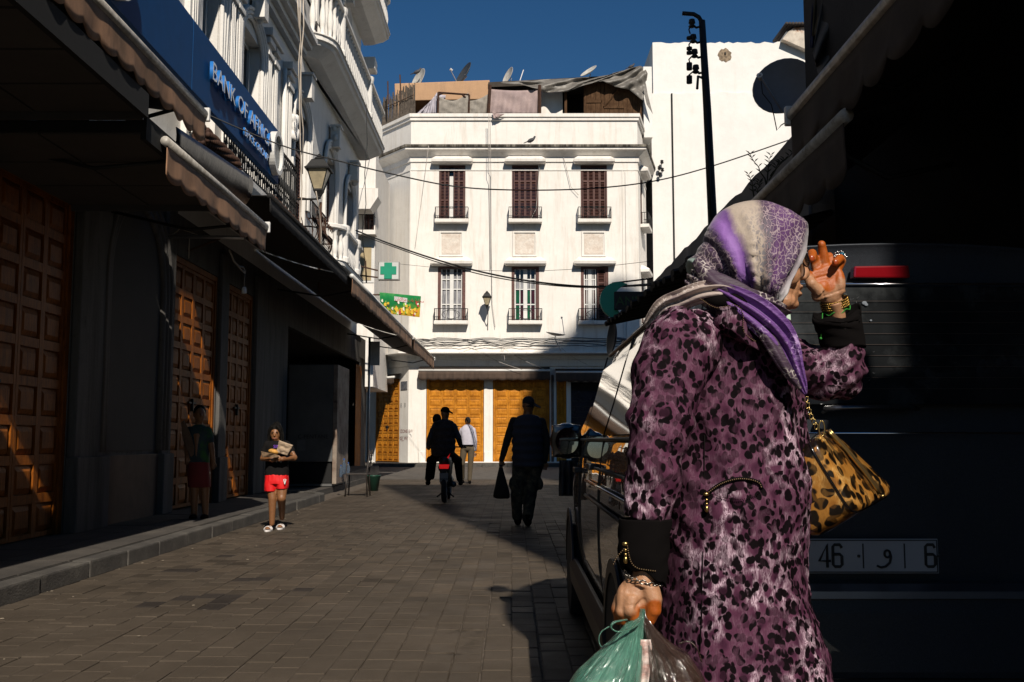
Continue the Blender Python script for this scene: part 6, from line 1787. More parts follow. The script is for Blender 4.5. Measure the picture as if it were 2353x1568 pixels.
while v <= 714:
    xl, xf, xr, hy = prof_rows(sc_rows, v)
    pl, pf, pr = W(xl, v, YW), W(xf, v, YW), W(xr, v, YW)
    xc, hx = (pl.x + pf.x) / 2, (pf.x - pl.x) / 2
    cmax = max(-1, min(1, (pr.x - xc) / hx))
    a0 = math.acos(cmax)
    ring = []
    for k in range(NS + 1):
        a = a0 + (2 * pi - 2 * a0) * k / NS
        x, y = xc + hx * cos(a), YW + hy * sin(a)
        ang = atan2(x - cen.x, pl.z - cen.z)
        low = max(0, min(1, (v - 500) / 130))
        f = .016 * low * (1 - 2 * abs(sin(ang * 11 + 2 + .6 * sin(v * .02))) ** .6) + .0045 * low * sin(ang * 49 + 1.0 + sin(v * .03)) + .006 * noise.noise(Vector((ang * 5, y * 14, v * .012)))
        n_ = Vector((cos(a) / hx, sin(a) / hy, 0)).normalized()
        ring.append(Vector((x, y, pl.z)) + n_ * f * (1 if k not in (0, NS) else .3))
    rings.append(ring); v += 4.5
sb = MB(); sb.loft(rings, True, False, closed=False)
hood_o = sb.build("headscarf", SCARF, wom, True, solid=.004)
dr = MB()
def drape(path, rad, flat, folds=5, amp=.25, n=40, twist=0.0):
    pts = dense(path, 7); rr_ = dense([(r_,) for r_ in rad], 7)
    P_ = [W(*q) for q in pts]; rings = []
    for i, p_ in enumerate(P_):
        d = P_[min(i + 1, len(P_) - 1)] - P_[max(i - 1, 0)]; d.normalize()
        e1 = d.cross(Vector((0, -1, 0))).normalized(); e2 = d.cross(e1).normalized()
        r_ = rr_[i][0]
        rings.append([p_ + e1 * cos(2 * pi * k / n) * r_ * (1 + amp * .3 * sin(folds * 2 * pi * k / n + i * twist)) + e2 * sin(2 * pi * k / n) * r_ * flat * (1 + amp * sin(folds * 2 * pi * k / n + i * twist + 1)) for k in range(n)])
    m_ = MB(); m_.loft(rings); return m_
def band_mat(name, c1, c2, c3):
    m, N, L, b = _bsdf(name)
    v = coords(N, L); vs_ = coords(N, L, (4, 4, 14), (0, .75, 0))
    r_ = ramp(N, [(.25, c1), (.45, c2), (.58, c2), (.75, c3)]); L.new(noi(N, L, vs_, 3, 6, .7, .6), r_.inputs[0])
    vo = N.new("ShaderNodeTexVoronoi"); vo.feature = 'DISTANCE_TO_EDGE'; vo.inputs["Scale"].default_value = 85; L.new(v, vo.inputs["Vector"])
    e_ = ramp(N, [(.05, (1, 1, 1)), (.12, (0, 0, 0))]); L.new(vo.outputs["Distance"], e_.inputs[0])
    mk = ramp(N, [(.5, (0, 0, 0)), (.58, (1, 1, 1))]); L.new(noi(N, L, v, 11, 3), mk.inputs[0])
    col = mixc(N, L, mth(N, L, 'MULTIPLY', e_.outputs[0], mk.outputs[0]), r_.outputs[0], tuple(min(1, x * 1.1 + .2) for x in c3))
    L.new(col, b.inputs["Base Color"]); b.inputs["Roughness"].default_value = .62
    bump(N, L, noi(N, L, vs_, 9, 4, .6), .5, .006, b)
    return m
SC_P = band_mat("purple scarf fold", (.022, .008, .035), (.13, .048, .21), (.27, .13, .36))
SC_C = band_mat("cream scarf fold", (.10, .055, .09), (.44, .36, .32), (.56, .48, .43))
SC_D = band_mat("dark leopard scarf fold", (.02, .012, .02), (.05, .028, .05), (.28, .23, .20))
drape([(1482, 748, 2.10), (1520, 706, 2.06), (1565, 688, 2.03), (1610, 672, 2.00), (1655, 668, 1.985), (1690, 676, 1.985)], [.006, .016, .020, .020, .019, .012], .8, 7, .5, n=60, twist=.06).build("scarf_fold", SC_C, wom, True)
drape([(1590, 640, 2.06), (1640, 668, 2.02), (1700, 700, 2.0), (1745, 715, 2.0), (1790, 735, 2.03)], [.02, .035, .036, .034, .03], .9, 9, .35, n=70, twist=.05).build("scarf_fold", SC_D, wom, True)
drape([(1650, 664, 1.985), (1695, 690, 1.965), (1742, 722, 1.955), (1782, 760, 1.955), (1808, 800, 1.96), (1826, 845, 1.965), (1842, 885, 1.97), (1851, 906, 1.975)], [.014, .024, .029, .029, .024, .016, .010, .003], .55, 9, .55, n=80, twist=.07).build("scarf_fold", SC_P, wom, True)
drape([(1700, 705, 1.958), (1738, 742, 1.95), (1772, 790, 1.946), (1795, 830, 1.946), (1820, 868, 1.955), (1840, 895, 1.965)], [.006, .010, .013, .012, .009, .003], .6, 4, .3).build("scarf_fold", SC_D, wom, True)
drape([(1600, 600, 2.02), (1640, 648, 1.99), (1690, 672, 1.985), (1740, 700, 1.99), (1770, 716, 2.01)], [.010, .020, .022, .018, .010], .7, 4, .25).build("scarf_fold", SC_D, wom, True)
HSH = MB().ell(W(1625, 655, 2.12), (.035, .06, .03)).build("hair", HAIR, wom, True)

# ---- far (raised) hand, palm to the viewer
def paint_henna(o, pts):
    me = o.data; at = me.color_attributes.new("henna", 'FLOAT_COLOR', 'POINT'); org = origin(o)
    for i, v_ in enumerate(me.vertices):
        p_ = v_.co + org; k = 0
        for c, r_ in pts: k = max(k, 1 - (p_ - c).length / r_)
        k = max(0, min(1, k * 1.6))
        at.data[i].color = (k, k, k, 1)
def finger(mb, pts, rad): mb.tube(pts, rad, 12); [mb.ell(p, (r_ * 1.02,) * 3, 10, 8) for p, r_ in zip(pts[1:], rad[1:])]
def H(u, v_, dy=0.0): return W(u, v_, 2.205 + dy)
hm = MB()
hm.tube([H(1925, 745, .03), H(1919, 712, .02), H(1914, 690, .01)], [.027, .0265, .027], 20, flat=.75)
hm.hexa([H(1880, 690, -.016), H(1942, 672, -.014), H(1944, 672, .016), H(1880, 690, .014), H(1868, 622, -.012), H(1930, 606, -.012), H(1930, 606, .012), H(1868, 622, .012)])
hm.ell(H(1905, 665), (.032, .017, .034), 18, 12); hm.ell(H(1928, 650, -.004), (.014, .016, .032), 14, 10); hm.ell(H(1885, 668, -.006), (.018, .015, .028), 14, 10, Matrix.Rotation(.5, 3, 'Y'))
hm.ell(H(1905, 618), (.030, .012, .012), 14, 10)
finger(hm, [H(1884, 672, -.012), H(1864, 652, -.02), H(1858, 638, -.010), H(1852, 622, .0)], [.015, .0125, .0110, .0095])     # thumb to the glasses
finger(hm, [H(1876, 620, .004), H(1872, 598, .002), H(1866, 583, -.014), H(1866, 594, -.034)], [.0110, .0108, .0105, .0095])   # index, curled
finger(hm, [H(1895, 612, .004), H(1893, 590, .0), H(1889, 570, -.004), H(1888, 562, -.008)], [.0115, .0108, .0100, .009])      # middle
finger(hm, [H(1912, 610, .006), H(1909, 598, .012), H(1905, 590, .020), H(1902, 600, .030)], [.0110, .0105, .0100, .009])      # ring finger, folded back
finger(hm, [H(1927, 614, .004), H(1934, 600, .0), H(1930, 594, -.014), H(1921, 603, -.032)], [.0105, .0100, .0098, .0092])      # little finger, curled
def palm_lines(co, n_):
    d = .0004 * noise.noise(co * 90)
    for p, q, w, dep in ((H(1872, 640, -.02), H(1925, 625, -.02), .0016, .0018), (H(1876, 645, -.02), H(1900, 690, -.02), .0018, .0018), (H(1895, 680, -.02), H(1940, 664, -.02), .0016, .0012), (H(1890, 702, -.02), H(1945, 688, -.02), .0016, .0015), (H(1905, 640, -.02), H(1912, 675, -.02), .0015, .001)):
        t = max(0, min(1, (co - p).dot(q - p) / (q - p).length_squared)); e = p + (q - p) * t
        dx = Vector((co.x - e.x, 0, co.z - e.z)).length
        if n_.y < 0: d -= dep * math.exp(-(dx / w) ** 2)
    return d
hand_l = skin_part("raised_hand", hm, .0021, SKINH, wom, 5, palm_lines)
paint_henna(hand_l, [(H(1868, 585, -.02), .04), (H(1889, 566), .05), (H(1920, 600, -.02), .04), (H(1900, 628, -.015), .042), (H(1850, 625), .030), (H(1932, 622, -.01), .028), (H(1905, 655, -.02), .022)])
NAIL = mat("henna stained nail", (.32, .05, .008), .3)
MB().ell(H(1866, 594, -.0435), (.0062, .0022, .007), 10, 8).build("fingernail", NAIL, wom, True)
MB().ell(H(1921, 603, -.0412), (.0060, .0022, .0065), 10, 8).build("fingernail", NAIL, wom, True)
SILV = mat("silver filigree", (.62, .60, .58), .22, 1.0, var=.2, scale=60)
rgm = MB(); rr5 = random.Random(2)
rc = H(1930, 589, .004)
for k in range(46):
    a = rr5.uniform(0, 2 * pi); q = rr5.uniform(.3, 1)
    rgm.ell(rc + Vector((cos(a) * .014 * q, rr5.uniform(-.006, .006), sin(a) * .011 * q)), (.0026, .0026, .0024), 6, 5)
rgm.tube([rc + Vector((.011 * cos(t) - .004, .011 * sin(t), -.007)) for t in [2 * pi * i / 16 for i in range(17)]], .0018, 6)
ring_ = rgm.build("silver_ring", SILV, wom, True)
MB().ell(rc + Vector((.002, -.009, .003)), (.0055, .003, .004), 12, 8).build("blue_stone", mat("blue green stone", (.01, .10, .16), .1), ring_, True)
# gold watch band, green thread, black cuff
GOLD = mat("old gold links", (.40, .24, .06), .25, 1.0, var=.3, scale=90)
wax = (H(1914, 690, .01) - H(1925, 745, .03)).normalized(); wc = H(1919, 700, .016)
e1 = wax.cross(Vector((0, 1, 0))).normalized(); e2 = wax.cross(e1)
gm = MB()
for row in (-1, 0, 1, 2):
    for k in range(44):
        t = 2 * pi * (k + .5 * (row % 2)) / 44
        p = wc + e1 * cos(t) * .0305 + e2 * sin(t) * .0235 + wax * (row * .0052)
        gm.ell(p, (.0026, .0026, .0026), 6, 5)
gm.build("gold_bracelet", GOLD, wom, True)
GRN = mat("bright green thread", (.02, .22, .02), .7)
MB().tube([wc - wax * .013 + e1 * cos(t) * .031 + e2 * sin(t) * .025 + wax * .003 * sin(t * 7) for t in [2 * pi * i / 40 for i in range(41)]], .0013, 5).tube([H(1890, 720, -.03), H(1889, 745, -.035), H(1886, 777, -.035)], .0011, 5).ell(H(1886, 778, -.035), (.003, .003, .003), 8, 6).build("green_thread", GRN, wom, True)
cf = dense([(1938, 800, 2.19, .047, 0), (1932, 770, 2.185, .048, 0), (1926, 745, 2.18, .050, .003), (1924, 730, 2.18, .051, .008), (1926, 718, 2.19, .050, .012)], 5)
n = 40; rings = []
for i, (u, v_, y, r_, fl) in enumerate(cf):
    c = W(u, v_, y)
    rings.append([c + Vector((cos(2 * pi * k / n) * r_ * (1 + fl * 6 * sin(3 * 2 * pi * k / n)), sin(2 * pi * k / n) * r_ * .9, (.0035 * sin(5 * 2 * pi * k / n) + .016 * sin(2 * pi * k / n) + .012 * cos(2 * pi * k / n)) * (fl * 80) + .003 * sin(i * 1.3 + k * .4))) for k in range(n)])
MB().loft(rings, False, False).build("black_cuff", BLACKC, wom, True, solid=.003)

# ---- near hand closed on the bag handles
def K(u, v_, dy=0.0): return W(u, v_, 1.92 + dy)
cuffp = [(1483, 1192, 1.91, .0485), (1480, 1230, 1.91, .047), (1478, 1270, 1.912, .046), (1478, 1300, 1.915, .044), (1480, 1328, 1.92, .040)]
cm = MB(); n = 36; rings = []
for i, (u, v_, y, r_) in enumerate(dense(cuffp, 5)):
    c = W(u, v_, y)
    rings.append([c + Vector((cos(2 * pi * k / n) * r_ * (1 + .03 * sin(k * .9 + i)), sin(2 * pi * k / n) * r_ * .85, (.022 * cos(2 * pi * k / n + 2.6) + .004 * sin(k)) * (i / 20))) for k in range(n)])
cm.loft(rings, False, False); cuff = cm.build("black_cuff", BLACKC, wom, True, solid=.003)
bc = surf([cuff])
zipper([on(u, v_, .003, 1.87, bc) for u, v_ in dense([(1441, 1250), (1445, 1275), (1452, 1295), (1465, 1306), (1485, 1310), (1508, 1313)])], wom)
pull(0, 0, wom, base=W(1437, 1250, 1.865))
zipper([W(u, v_, 1.86) for u, v_ in dense([(1434, 1262), (1418, 1280), (1408, 1300)])], wom)
hm = MB()
hm.tube([K(1482, 1290), K(1481, 1318), K(1476, 1345)], [.026, .027, .032], 20, flat=.8)
hm.ell(K(1464, 1372), (.037, .024, .040), 20, 14); hm.ell(K(1484, 1360), (.027, .022, .036), 16, 12); hm.ell(K(1436, 1382, -.002), (.018, .022, .034), 14, 10)
finger(hm, [K(1492, 1352, -.012), K(1502, 1378, -.018), K(1502, 1402, -.018), K(1492, 1424, -.010)], [.020, .0165, .0145, .0120])      # thumb folded down over the handles
finger(hm, [K(1452, 1372, -.012), K(1449, 1402, -.020), K(1458, 1418, -.016), K(1474, 1412, -.004)], [.0165, .0145, .0125, .0105])     # index
finger(hm, [K(1438, 1376, -.008), K(1430, 1404, -.010), K(1436, 1424, .0), K(1462, 1424, .010)], [.0160, .0140, .0125, .0105])         # middle
finger(hm, [K(1430, 1374, .006), K(1420, 1400, .008), K(1424, 1422, .018), K(1452, 1428, .024)], [.0150, .0135, .0120, .0100])         # ring
finger(hm, [K(1430, 1370, .018), K(1420, 1392, .026), K(1424, 1412, .034), K(1446, 1420, .036)], [.0135, .0120, .0105, .009])          # little
def knuck(co, n_):
    d = .0005 * noise.noise(co * 80)
    for p, q, w, dep in ((K(1478, 1380, -.03), K(1462, 1398, -.03), .0035, .004), (K(1440, 1392, -.03), K(1468, 1390, -.03), .0018, .0012), (K(1434, 1345, -.02), K(1428, 1400, -.02), .004, .0015)):
        t = max(0, min(1, (co - p).dot(q - p) / (q - p).length_squared)); e = p + (q - p) * t
        dx = Vector((co.x - e.x, 0, co.z - e.z)).length
        if n_.y < 0: d -= dep * math.exp(-(dx / w) ** 2)
    return d
hand_r = skin_part("lowered_hand", hm, .0022, SKINH, wom, 4, knuck)
paint_henna(hand_r, [(K(1496, 1425, -.015), .045), (K(1503, 1400, -.03), .024), (K(1462, 1418, -.01), .035), (K(1434, 1424), .035), (K(1422, 1405, .01), .024)])
ck = MB(); 
for k in range(26):
    t = 2 * pi * k / 26
    p = W(1478, 1331, 1.918) + Vector((.034 * cos(t), .028 * sin(t), -.010 * cos(t + .3)))
    tx = Vector((-sin(t), cos(t), 0)); up_ = Vector((0, 0, 1)) if k % 2 else Vector((cos(t), sin(t), 0))
    ck.tube([p + tx * .006 * cos(a) + up_ * .0038 * sin(a) for a in [2 * pi * i / 10 for i in range(11)]], .0011, 5)
ck.build("chain_bracelet", mat("tarnished silver", (.35, .32, .28), .3, 1.0), wom, True)
# legs and shoes below the hem
for q, x in ((0, 1650), (1, 1760)):
    xx = W(x, 1568, YW).x
    MB().tube([(xx, YW + q * .14, .55), (xx, YW + q * .14, .09)], [.07, .05], 14).build("trouser_leg", BLACKC, wom, True)
    MB().loft([se_ring(xx - .05, xx + .19, YW + q * .14, .045, z, 20, 2.4) if z < .03 else se_ring(xx - .05, xx + (.17 if z < .06 else .07), YW + q * .14, .04, z, 20, 2.2) for z in (.0, .015, .03, .055, .08, .11)]).build("shoe", BLACKC, wom, True)

# ------------------------------------------------------------------ things she carries
def poly_bag(name, label, rows, y0, m, knots, cat="plastic bag", seed=1, npl=30):
    t = thing(name, label, cat, W(1474, 1412, y0), "thin plastic shopping bags in her hand")
    n = 96; rings = []; rs = random.Random(seed)
    ph = [rs.uniform(0, 6.28) for _ in range(6)]
    for i, (v_, ul, ur, d) in enumerate(dense(rows, 6)):
        p0, p1 = W(ul, v_, y0), W(ur, v_, y0)
        xc, hx = (p0.x + p1.x) / 2, (p1.x - p0.x) / 2
        k0 = max(0, min(1, (1600 - v_) / 150)) * .9 + .1
        ring = []
        for k in range(n):
            a = 2 * pi * k / n
            f = 1 + k0 * (.07 * sin(a * 13 + ph[0] + .2 * sin(v_ * .03)) + .05 * sin(a * 23 + ph[1]) + .035 * sin(a * 37 + ph[2])) + .05 * noise.noise(Vector((cos(a) * 2, sin(a) * 2, v_ * .02 + seed)))
            ring.append(Vector((xc + hx * cos(a) * (1 + (f - 1) * .35), y0 + d * sin(a) * f, p0.z)))
        rings.append(ring)
    b_ = MB(); b_.loft(rings, False, True)
    b_.build("bag_body", m, t, True)
    for pts, r_ in knots:
        MB().tube([W(*q) for q in dense(pts, 5)], r_, 10, flat=.35).build("handle_loop", m, t, True)
    return t
def film(name, c, tr=.35):
    m, N, L, b = _bsdf(name)
    v = coords(N, L)
    r_ = ramp(N, [(.3, tuple(x * .6 for x in c)), (.7, c)]); L.new(noi(N, L, coords(N, L, (5, 5, 1), (0, .35, 0)), 9, 5, .7), r_.inputs[0])
    L.new(r_.outputs[0], b.inputs["Base Color"]); b.inputs["Roughness"].default_value = .16
    b.inputs["Specular IOR Level"].default_value = .9; b.inputs["Coat Weight"].default_value = .6; b.inputs["Coat Roughness"].default_value = .08
    b.inputs["Alpha"].default_value = 1 - tr * .5
    c_ = W(1474, 1412, 1.9)
    ge = N.new("ShaderNodeNewGeometry"); sp_ = N.new("ShaderNodeSeparateXYZ"); L.new(ge.outputs["Position"], sp_.inputs[0])
    an_ = mth(N, L, 'ARCTAN2', mth(N, L, 'SUBTRACT', sp_.outputs[0], c_.x), mth(N, L, 'SUBTRACT', c_.z + .02, sp_.outputs[2]))
    cb_ = N.new("ShaderNodeCombineXYZ"); L.new(mth(N, L, 'MULTIPLY', an_, 26), cb_.inputs[0]); L.new(sp_.outputs[2], cb_.inputs[1]); L.new(sp_.outputs[1], cb_.inputs[2])
    bump(N, L, mth(N, L, 'ADD', noi(N, L, cb_.outputs[0], 2.2, 5, .65), mth(N, L, 'MULTIPLY', noi(N, L, v, 45, 4, .7), .35)), .9, .010, b)
    return m
MINT = film("mint green plastic film", (.16, .42, .31), .5)
BRWN = film("brown plastic film", (.075, .042, .028), .35)
poly_bag("plastic_bag", "mint green plastic carrier bag stretched from her fist", [(1398, 1470, 1482, .006), (1415, 1466, 1481, .010), (1432, 1440, 1479, .020), (1452, 1424, 1478, .035), (1480, 1397, 1477, .055), (1520, 1356, 1475, .075), (1568, 1312, 1472, .095), (1680, 1262, 1466, .12), (1800, 1262, 1462, .12), (1880, 1300, 1450, .08)], 1.90, MINT,
         [([(1440, 1424, 1.86), (1412, 1430, 1.85), (1404, 1442, 1.85), (1420, 1452, 1.85), (1452, 1444, 1.86), (1468, 1430, 1.87)], .0045), ([(1400, 1440, 1.9), (1382, 1452, 1.9), (1376, 1470, 1.9), (1382, 1486, 1.9), (1396, 1478, 1.9)], .003)], seed=3)
poly_bag("plastic_bag", "brown plastic carrier bag hanging beside the mint green one", [(1400, 1474, 1484, .006), (1420, 1475, 1490, .010), (1450, 1478, 1512, .028), (1480, 1480, 1546, .05), (1500, 1481, 1578, .065), (1530, 1481, 1600, .08), (1568, 1481, 1620, .09), (1680, 1478, 1652, .12), (1800, 1476, 1650, .12), (1880, 1490, 1630, .08)], 1.905, BRWN,
         [([(1560, 1480, 1.86), (1580, 1474, 1.86), (1600, 1488, 1.86), (1612, 1520, 1.87)], .004)], seed=9)
pk_ = thing("food_packet", "pink patterned packet glimpsed between the two carrier bags", "packet", W(1478, 1540, 1.89))
MB().grid(lambda a, b: W(1470 + 24 * a + 4 * sin(b * 5), 1470 + 110 * b, 1.868 + .01 * sin(a * 3)), 10, 20).build("packet", mat("pink brown printed packet", (.45, .22, .18), .35, var=.4, scale=60, c2=(.7, .6, .55), stretch=(1, 1, 3)), pk_, True, solid=.002)

hb_ = thing("handbag", "shiny gold leopard print handbag with long gold zip hanging on a chain", "handbag", W(1930, 1080, 2.2))
T = [W(1868, 1008, 2.03), W(1902, 981, 2.22), W(2060, 1128, 2.26), W(1972, 1176, 2.03)]
dn = Vector((-.085, .045, -.066))
B_ = [p + dn for k, p in enumerate(T)]
bx = MB(); N_ = 12
def quad(P4, a, c): return (P4[0] * (1 - a) * (1 - c) + P4[3] * a * (1 - c) + P4[1] * (1 - a) * c + P4[2] * a * c)
rings = []
cT = sum(T, Vector()) / 4; cB = sum(B_, Vector()) / 4
for t, sc2, lift in ((0, .5, .008), (0, .85, .006), (0, .95, .002), (.04, .995, 0), (.12, 1.0, 0), (.5, 1.01, 0), (.85, 1.0, 0), (.96, .96, 0), (1.0, .85, 0)):
    ring = []
    for k in range(48):
        a = 2 * pi * k / 48; c, s = cos(a), sin(a); p_ = 7.0
        q = (abs(c) ** p_ + abs(s) ** p_) ** (-1 / p_)
        A_, C2 = .5 + .5 * c * q, .5 + .5 * s * q
        pt_ = quad(T, A_, C2) * (1 - t) + quad(B_, A_, C2) * t
        cc = cT * (1 - t) + cB * t
        ring.append(cc + (pt_ - cc) * sc2 + Vector((0, -.3 * lift, lift)))
    rings.append(ring)
bx.loft(rings); bx.build("bag_body", BAGP, hb_, True)
nrm = (T[2] - T[0]).cross(T[1] - T[3]).normalized()
if nrm.z < 0: nrm = -nrm
ax0, ax1 = quad(T, .03, .55), quad(T, .93, .5)
GP = mat("polished gold", (.50, .35, .13), .3, 1.0)
side = (T[1] - T[0]).normalized()
for q in (-.010, 0, .010):
    MB().tube([ax0.lerp(ax1, i / 14) + nrm * (.014 + .004 * sin(pi * i / 14)) + side * q for i in range(15)], .0034 if q else .0028, 8).build("zip_bar", GP if q else mat("dark zip tape", (.10, .05, .02), .5), hb_, True)
MB().tube([ax0.lerp(ax1, i / 14) + nrm * .0095 + side * .020 for i in range(15)], .0022, 6).build("zip_bar", mat("dark zip tape", (.10, .05, .02), .5), hb_, True)
MB().lathe([(.004, -.003), (.007, 0), (.004, .003)], ax1 + nrm * .012 + Vector((.006, 0, -.006)), 10).build("zip_end", GP, hb_, True)
pp = MB()
pp.tube([rings[4][k] * 1.0 for k in range(48)] + [rings[4][0]], .0028, 6)
pp.build("piping", mat("black patent piping", (.006, .005, .005), .2, coat=.6), hb_, True)
cpts = dense([(1880, 990, 2.10), (1873, 975, 2.08), (1864, 958, 2.06), (1858, 940, 2.05), (1853, 918, 2.04)], 3)
chn = MB()
for i, q in enumerate(cpts[2:]):
    c = W(*q); d = Vector((.35, 0, 1)).normalized(); s_ = Vector((0, 1, 0)) if i % 2 else d.cross(Vector((0, 1, 0)))
    chn.tube([c + d * .0060 * cos(a) + s_ * .0032 * sin(a) for a in [2 * pi * k / 12 for k in range(13)]], .0009, 5)
chn.tube([W(1885, 985, 2.10) + Vector((.010 * sin(a) * .6, 0, .016 * cos(a))) + Vector((0, -.01, 0)) for a in [2 * pi * k / 16 for k in range(17)]], .0016, 6)
chn.build("chain", GP, hb_, True)

# ------------------------------------------------------------------ other people
def person_shape(J, y, dys, build=1.0):
    pass
def limb(mb, pts, rad, n=12): mb.tube(pts, rad, n); [mb.ell(p, (r_,) * 3, 10, 8) for p, r_ in zip(pts, rad)]
def head_at(mb, c, s, face_dir, ears=True):
    f = Vector(face_dir).normalized(); rt = f.cross(Vector((0, 0, 1))).normalized()
    rot = Matrix((rt, f, Vector((0, 0, 1)))).transposed()
    mb.ell(c, (.075 * s, .092 * s, .112 * s), 16, 12, rot)
    mb.ell(c + f * .035 * s - Vector((0, 0, .055 * s)), (.052 * s, .055 * s, .058 * s), 12, 9, rot)
    mb.tube([c + f * .085 * s + Vector((0, 0, .02 * s)), c + f * .108 * s - Vector((0, 0, .02 * s)), c + f * .088 * s - Vector((0, 0, .03 * s))], [.009 * s, .015 * s, .012 * s], 8)
    for q in (-1, 1): mb.ell(c + rt * q * .076 * s - Vector((0, 0, .01 * s)), (.014 * s, .02 * s, .032 * s), 8, 6, rot)
    return f, rt
def hand_at(mb, wrist, d, s=1.0, curl=.4, side=Vector((1, 0, 0))):
    d = Vector(d).normalized(); side = (side - d * side.dot(d)).normalized(); nn = d.cross(side)
    c = wrist + d * .045 * s
    mb.ell(c, (.036 * s, .022 * s, .048 * s), 10, 8)
    for k in range(4):
        b0 = wrist + d * .08 * s + side * (.027 - .018 * k) * s
        l = (.038, .044, .04, .032)[k] * s
        p1 = b0 + d * l * (1 - curl * .4) + nn * l * curl; p2 = p1 + d * l * .7 * (1 - curl) + nn * l * .8 * curl
        mb.tube([c, b0, p1, p2], [.011 * s, .0095 * s, .0085 * s, .007 * s], 7)
    mb.tube([wrist + d * .02 * s + side * .02 * s, wrist + d * .055 * s + side * .05 * s, wrist + d * .085 * s + side * .055 * s], [.014 * s, .011 * s, .009 * s], 7)

def P_(y): return lambda u, v_, dy=0.0: W(u, v_, y + dy)
# --- man with cap, vest and camouflage trousers, seen from behind
Y1 = 14.1; q = P_(Y1)
m1 = thing("person", "man from behind in dark cap, padded vest and camouflage trousers carrying a black bag", "person", (q(1205, 1205).x, Y1, 0))
b = MB(); head_at(b, q(1214, 931), 1.05, (.35, 1, 0)); b.tube([q(1213, 945), q(1212, 962)], [.062, .07], 12)
hand_at(b, q(1152, 1056), (-.05, .0, -1), 1.0, .8); hand_at(b, q(1252, 1060), (0, .1, -1), 1.0, .5)
limb(b, [q(1212, 975), q(1212, 1050)], [.12, .13])
skin_part("body", b, .012, SKIN_D, m1, 3)
b = MB(); b.loft([se_ring(q(a, v_).x, q(c, v_).x, Y1, h, q(a, v_).z, 32, 2.5) for v_, a, c, h in ((952, 1203, 1224, .09), (958, 1190, 1236, .12), (965, 1180, 1245, .135), (980, 1176, 1248, .145), (1010, 1176, 1249, .15), (1040, 1177, 1249, .155), (1066, 1176, 1250, .155), (1072, 1180, 1246, .145))])
skin_part("padded_vest", b, .014, mat("navy padded vest", (.022, .026, .042), .8, var=.2, bmp=.3, bscale=90), m1, 2, lambda co, n_: .008 * sin(co.z * 55))
for sx in (-1, 1):
    b = MB()
    pts = [q(1181, 968), q(1166, 1010), q(1153, 1056)] if sx < 0 else [q(1244, 970), q(1257, 1015), q(1252, 1060)]
    limb(b, pts, [.065, .056, .040])
    skin_part("sleeve", b, .012, mat("black jersey", (.012, .011, .012), .9), m1, 3, lambda co, n_: .004 * noise.noise(co * 22))
def camo():
    m, N, L, b = _bsdf("dark camouflage cloth"); v = coords(N, L)
    r_ = ramp(N, [(0, (.012, .012, .010)), (.44, (.012, .012, .010)), (.46, (.035, .035, .022)), (.54, (.035, .035, .022)), (.56, (.075, .062, .038)), (1, (.075, .062, .038))], 'CONSTANT')
    L.new(noi(N, L, v, 9, 2, .5), r_.inputs[0]); L.new(r_.outputs[0], b.inputs["Base Color"]); b.inputs["Roughness"].default_value = .9
    return m
b = MB(); limb(b, [q(1196, 1070), q(1188, 1128), q(1188, 1186, .12)], [.115, .088, .075]); limb(b, [q(1230, 1070), q(1220, 1130), q(1212, 1190, -.05)], [.115, .090, .078])
b.ell(q(1213, 1066), (.21, .14, .12)); b.ell(q(1176, 1112), (.045, .07, .09)); b.ell(q(1241, 1112), (.045, .07, .09))
skin_part("camouflage_trousers", b, .014, camo(), m1, 3, lambda co, n_: .010 * noise.noise(co * 11))
for u, v_, dy in ((1190, 1200, .15), (1213, 1206, -.05)):
    c = q(u, v_, dy); c.z = 0
    b = MB(); b.ell(c + Vector((0, .05, .045)), (.05, .13, .045)); b.tube([c + Vector((0, -.02, .04)), c + Vector((0, -.02, .17))], [.055, .058], 12)
    skin_part("boot", b, .012, BLACKC, m1, 2)
b = MB(); b.ell(q(1214, 924), (.088, .10, .085), 16, 12); b.ell(q(1214, 934), (.089, .10, .03), 16, 8)
b.add([q(1225, 926, .05), q(1240, 935, .11), q(1242, 938, .05), q(1238, 938, -.02), q(1228, 930, -.06)], [(0, 1, 2, 3, 4)])
skin_part("cap", b, .010, mat("dark navy cap", (.012, .014, .022), .9), m1, 2)
MB().prism([q(1226, 926, .06), q(1243, 937, .10), q(1242, 939, .0), q(1228, 934, -.05)], (0, 0, .012)).build("cap_peak", mat("dark navy cap", (.012, .014, .022), .9), m1)
bg_ = thing("black_bag", "limp black cloth bag held by the man with the cap", "bag", q(1152, 1100))
b = MB(); b.loft([se_ring(q(a, v_).x, q(c, v_).x, Y1 - .02, h, q(a, v_).z, 24, 2.2) for v_, a, c, h in ((1068, 1148, 1154, .012), (1078, 1146, 1156, .02), (1095, 1142, 1161, .04), (1120, 1137, 1168, .06), (1138, 1133, 1172, .065), (1143, 1134, 1171, .05), (1146, 1142, 1168, .03))])
b.build("bag_body", mat("black bag cloth", (.008, .007, .007), .95), bg_, True)

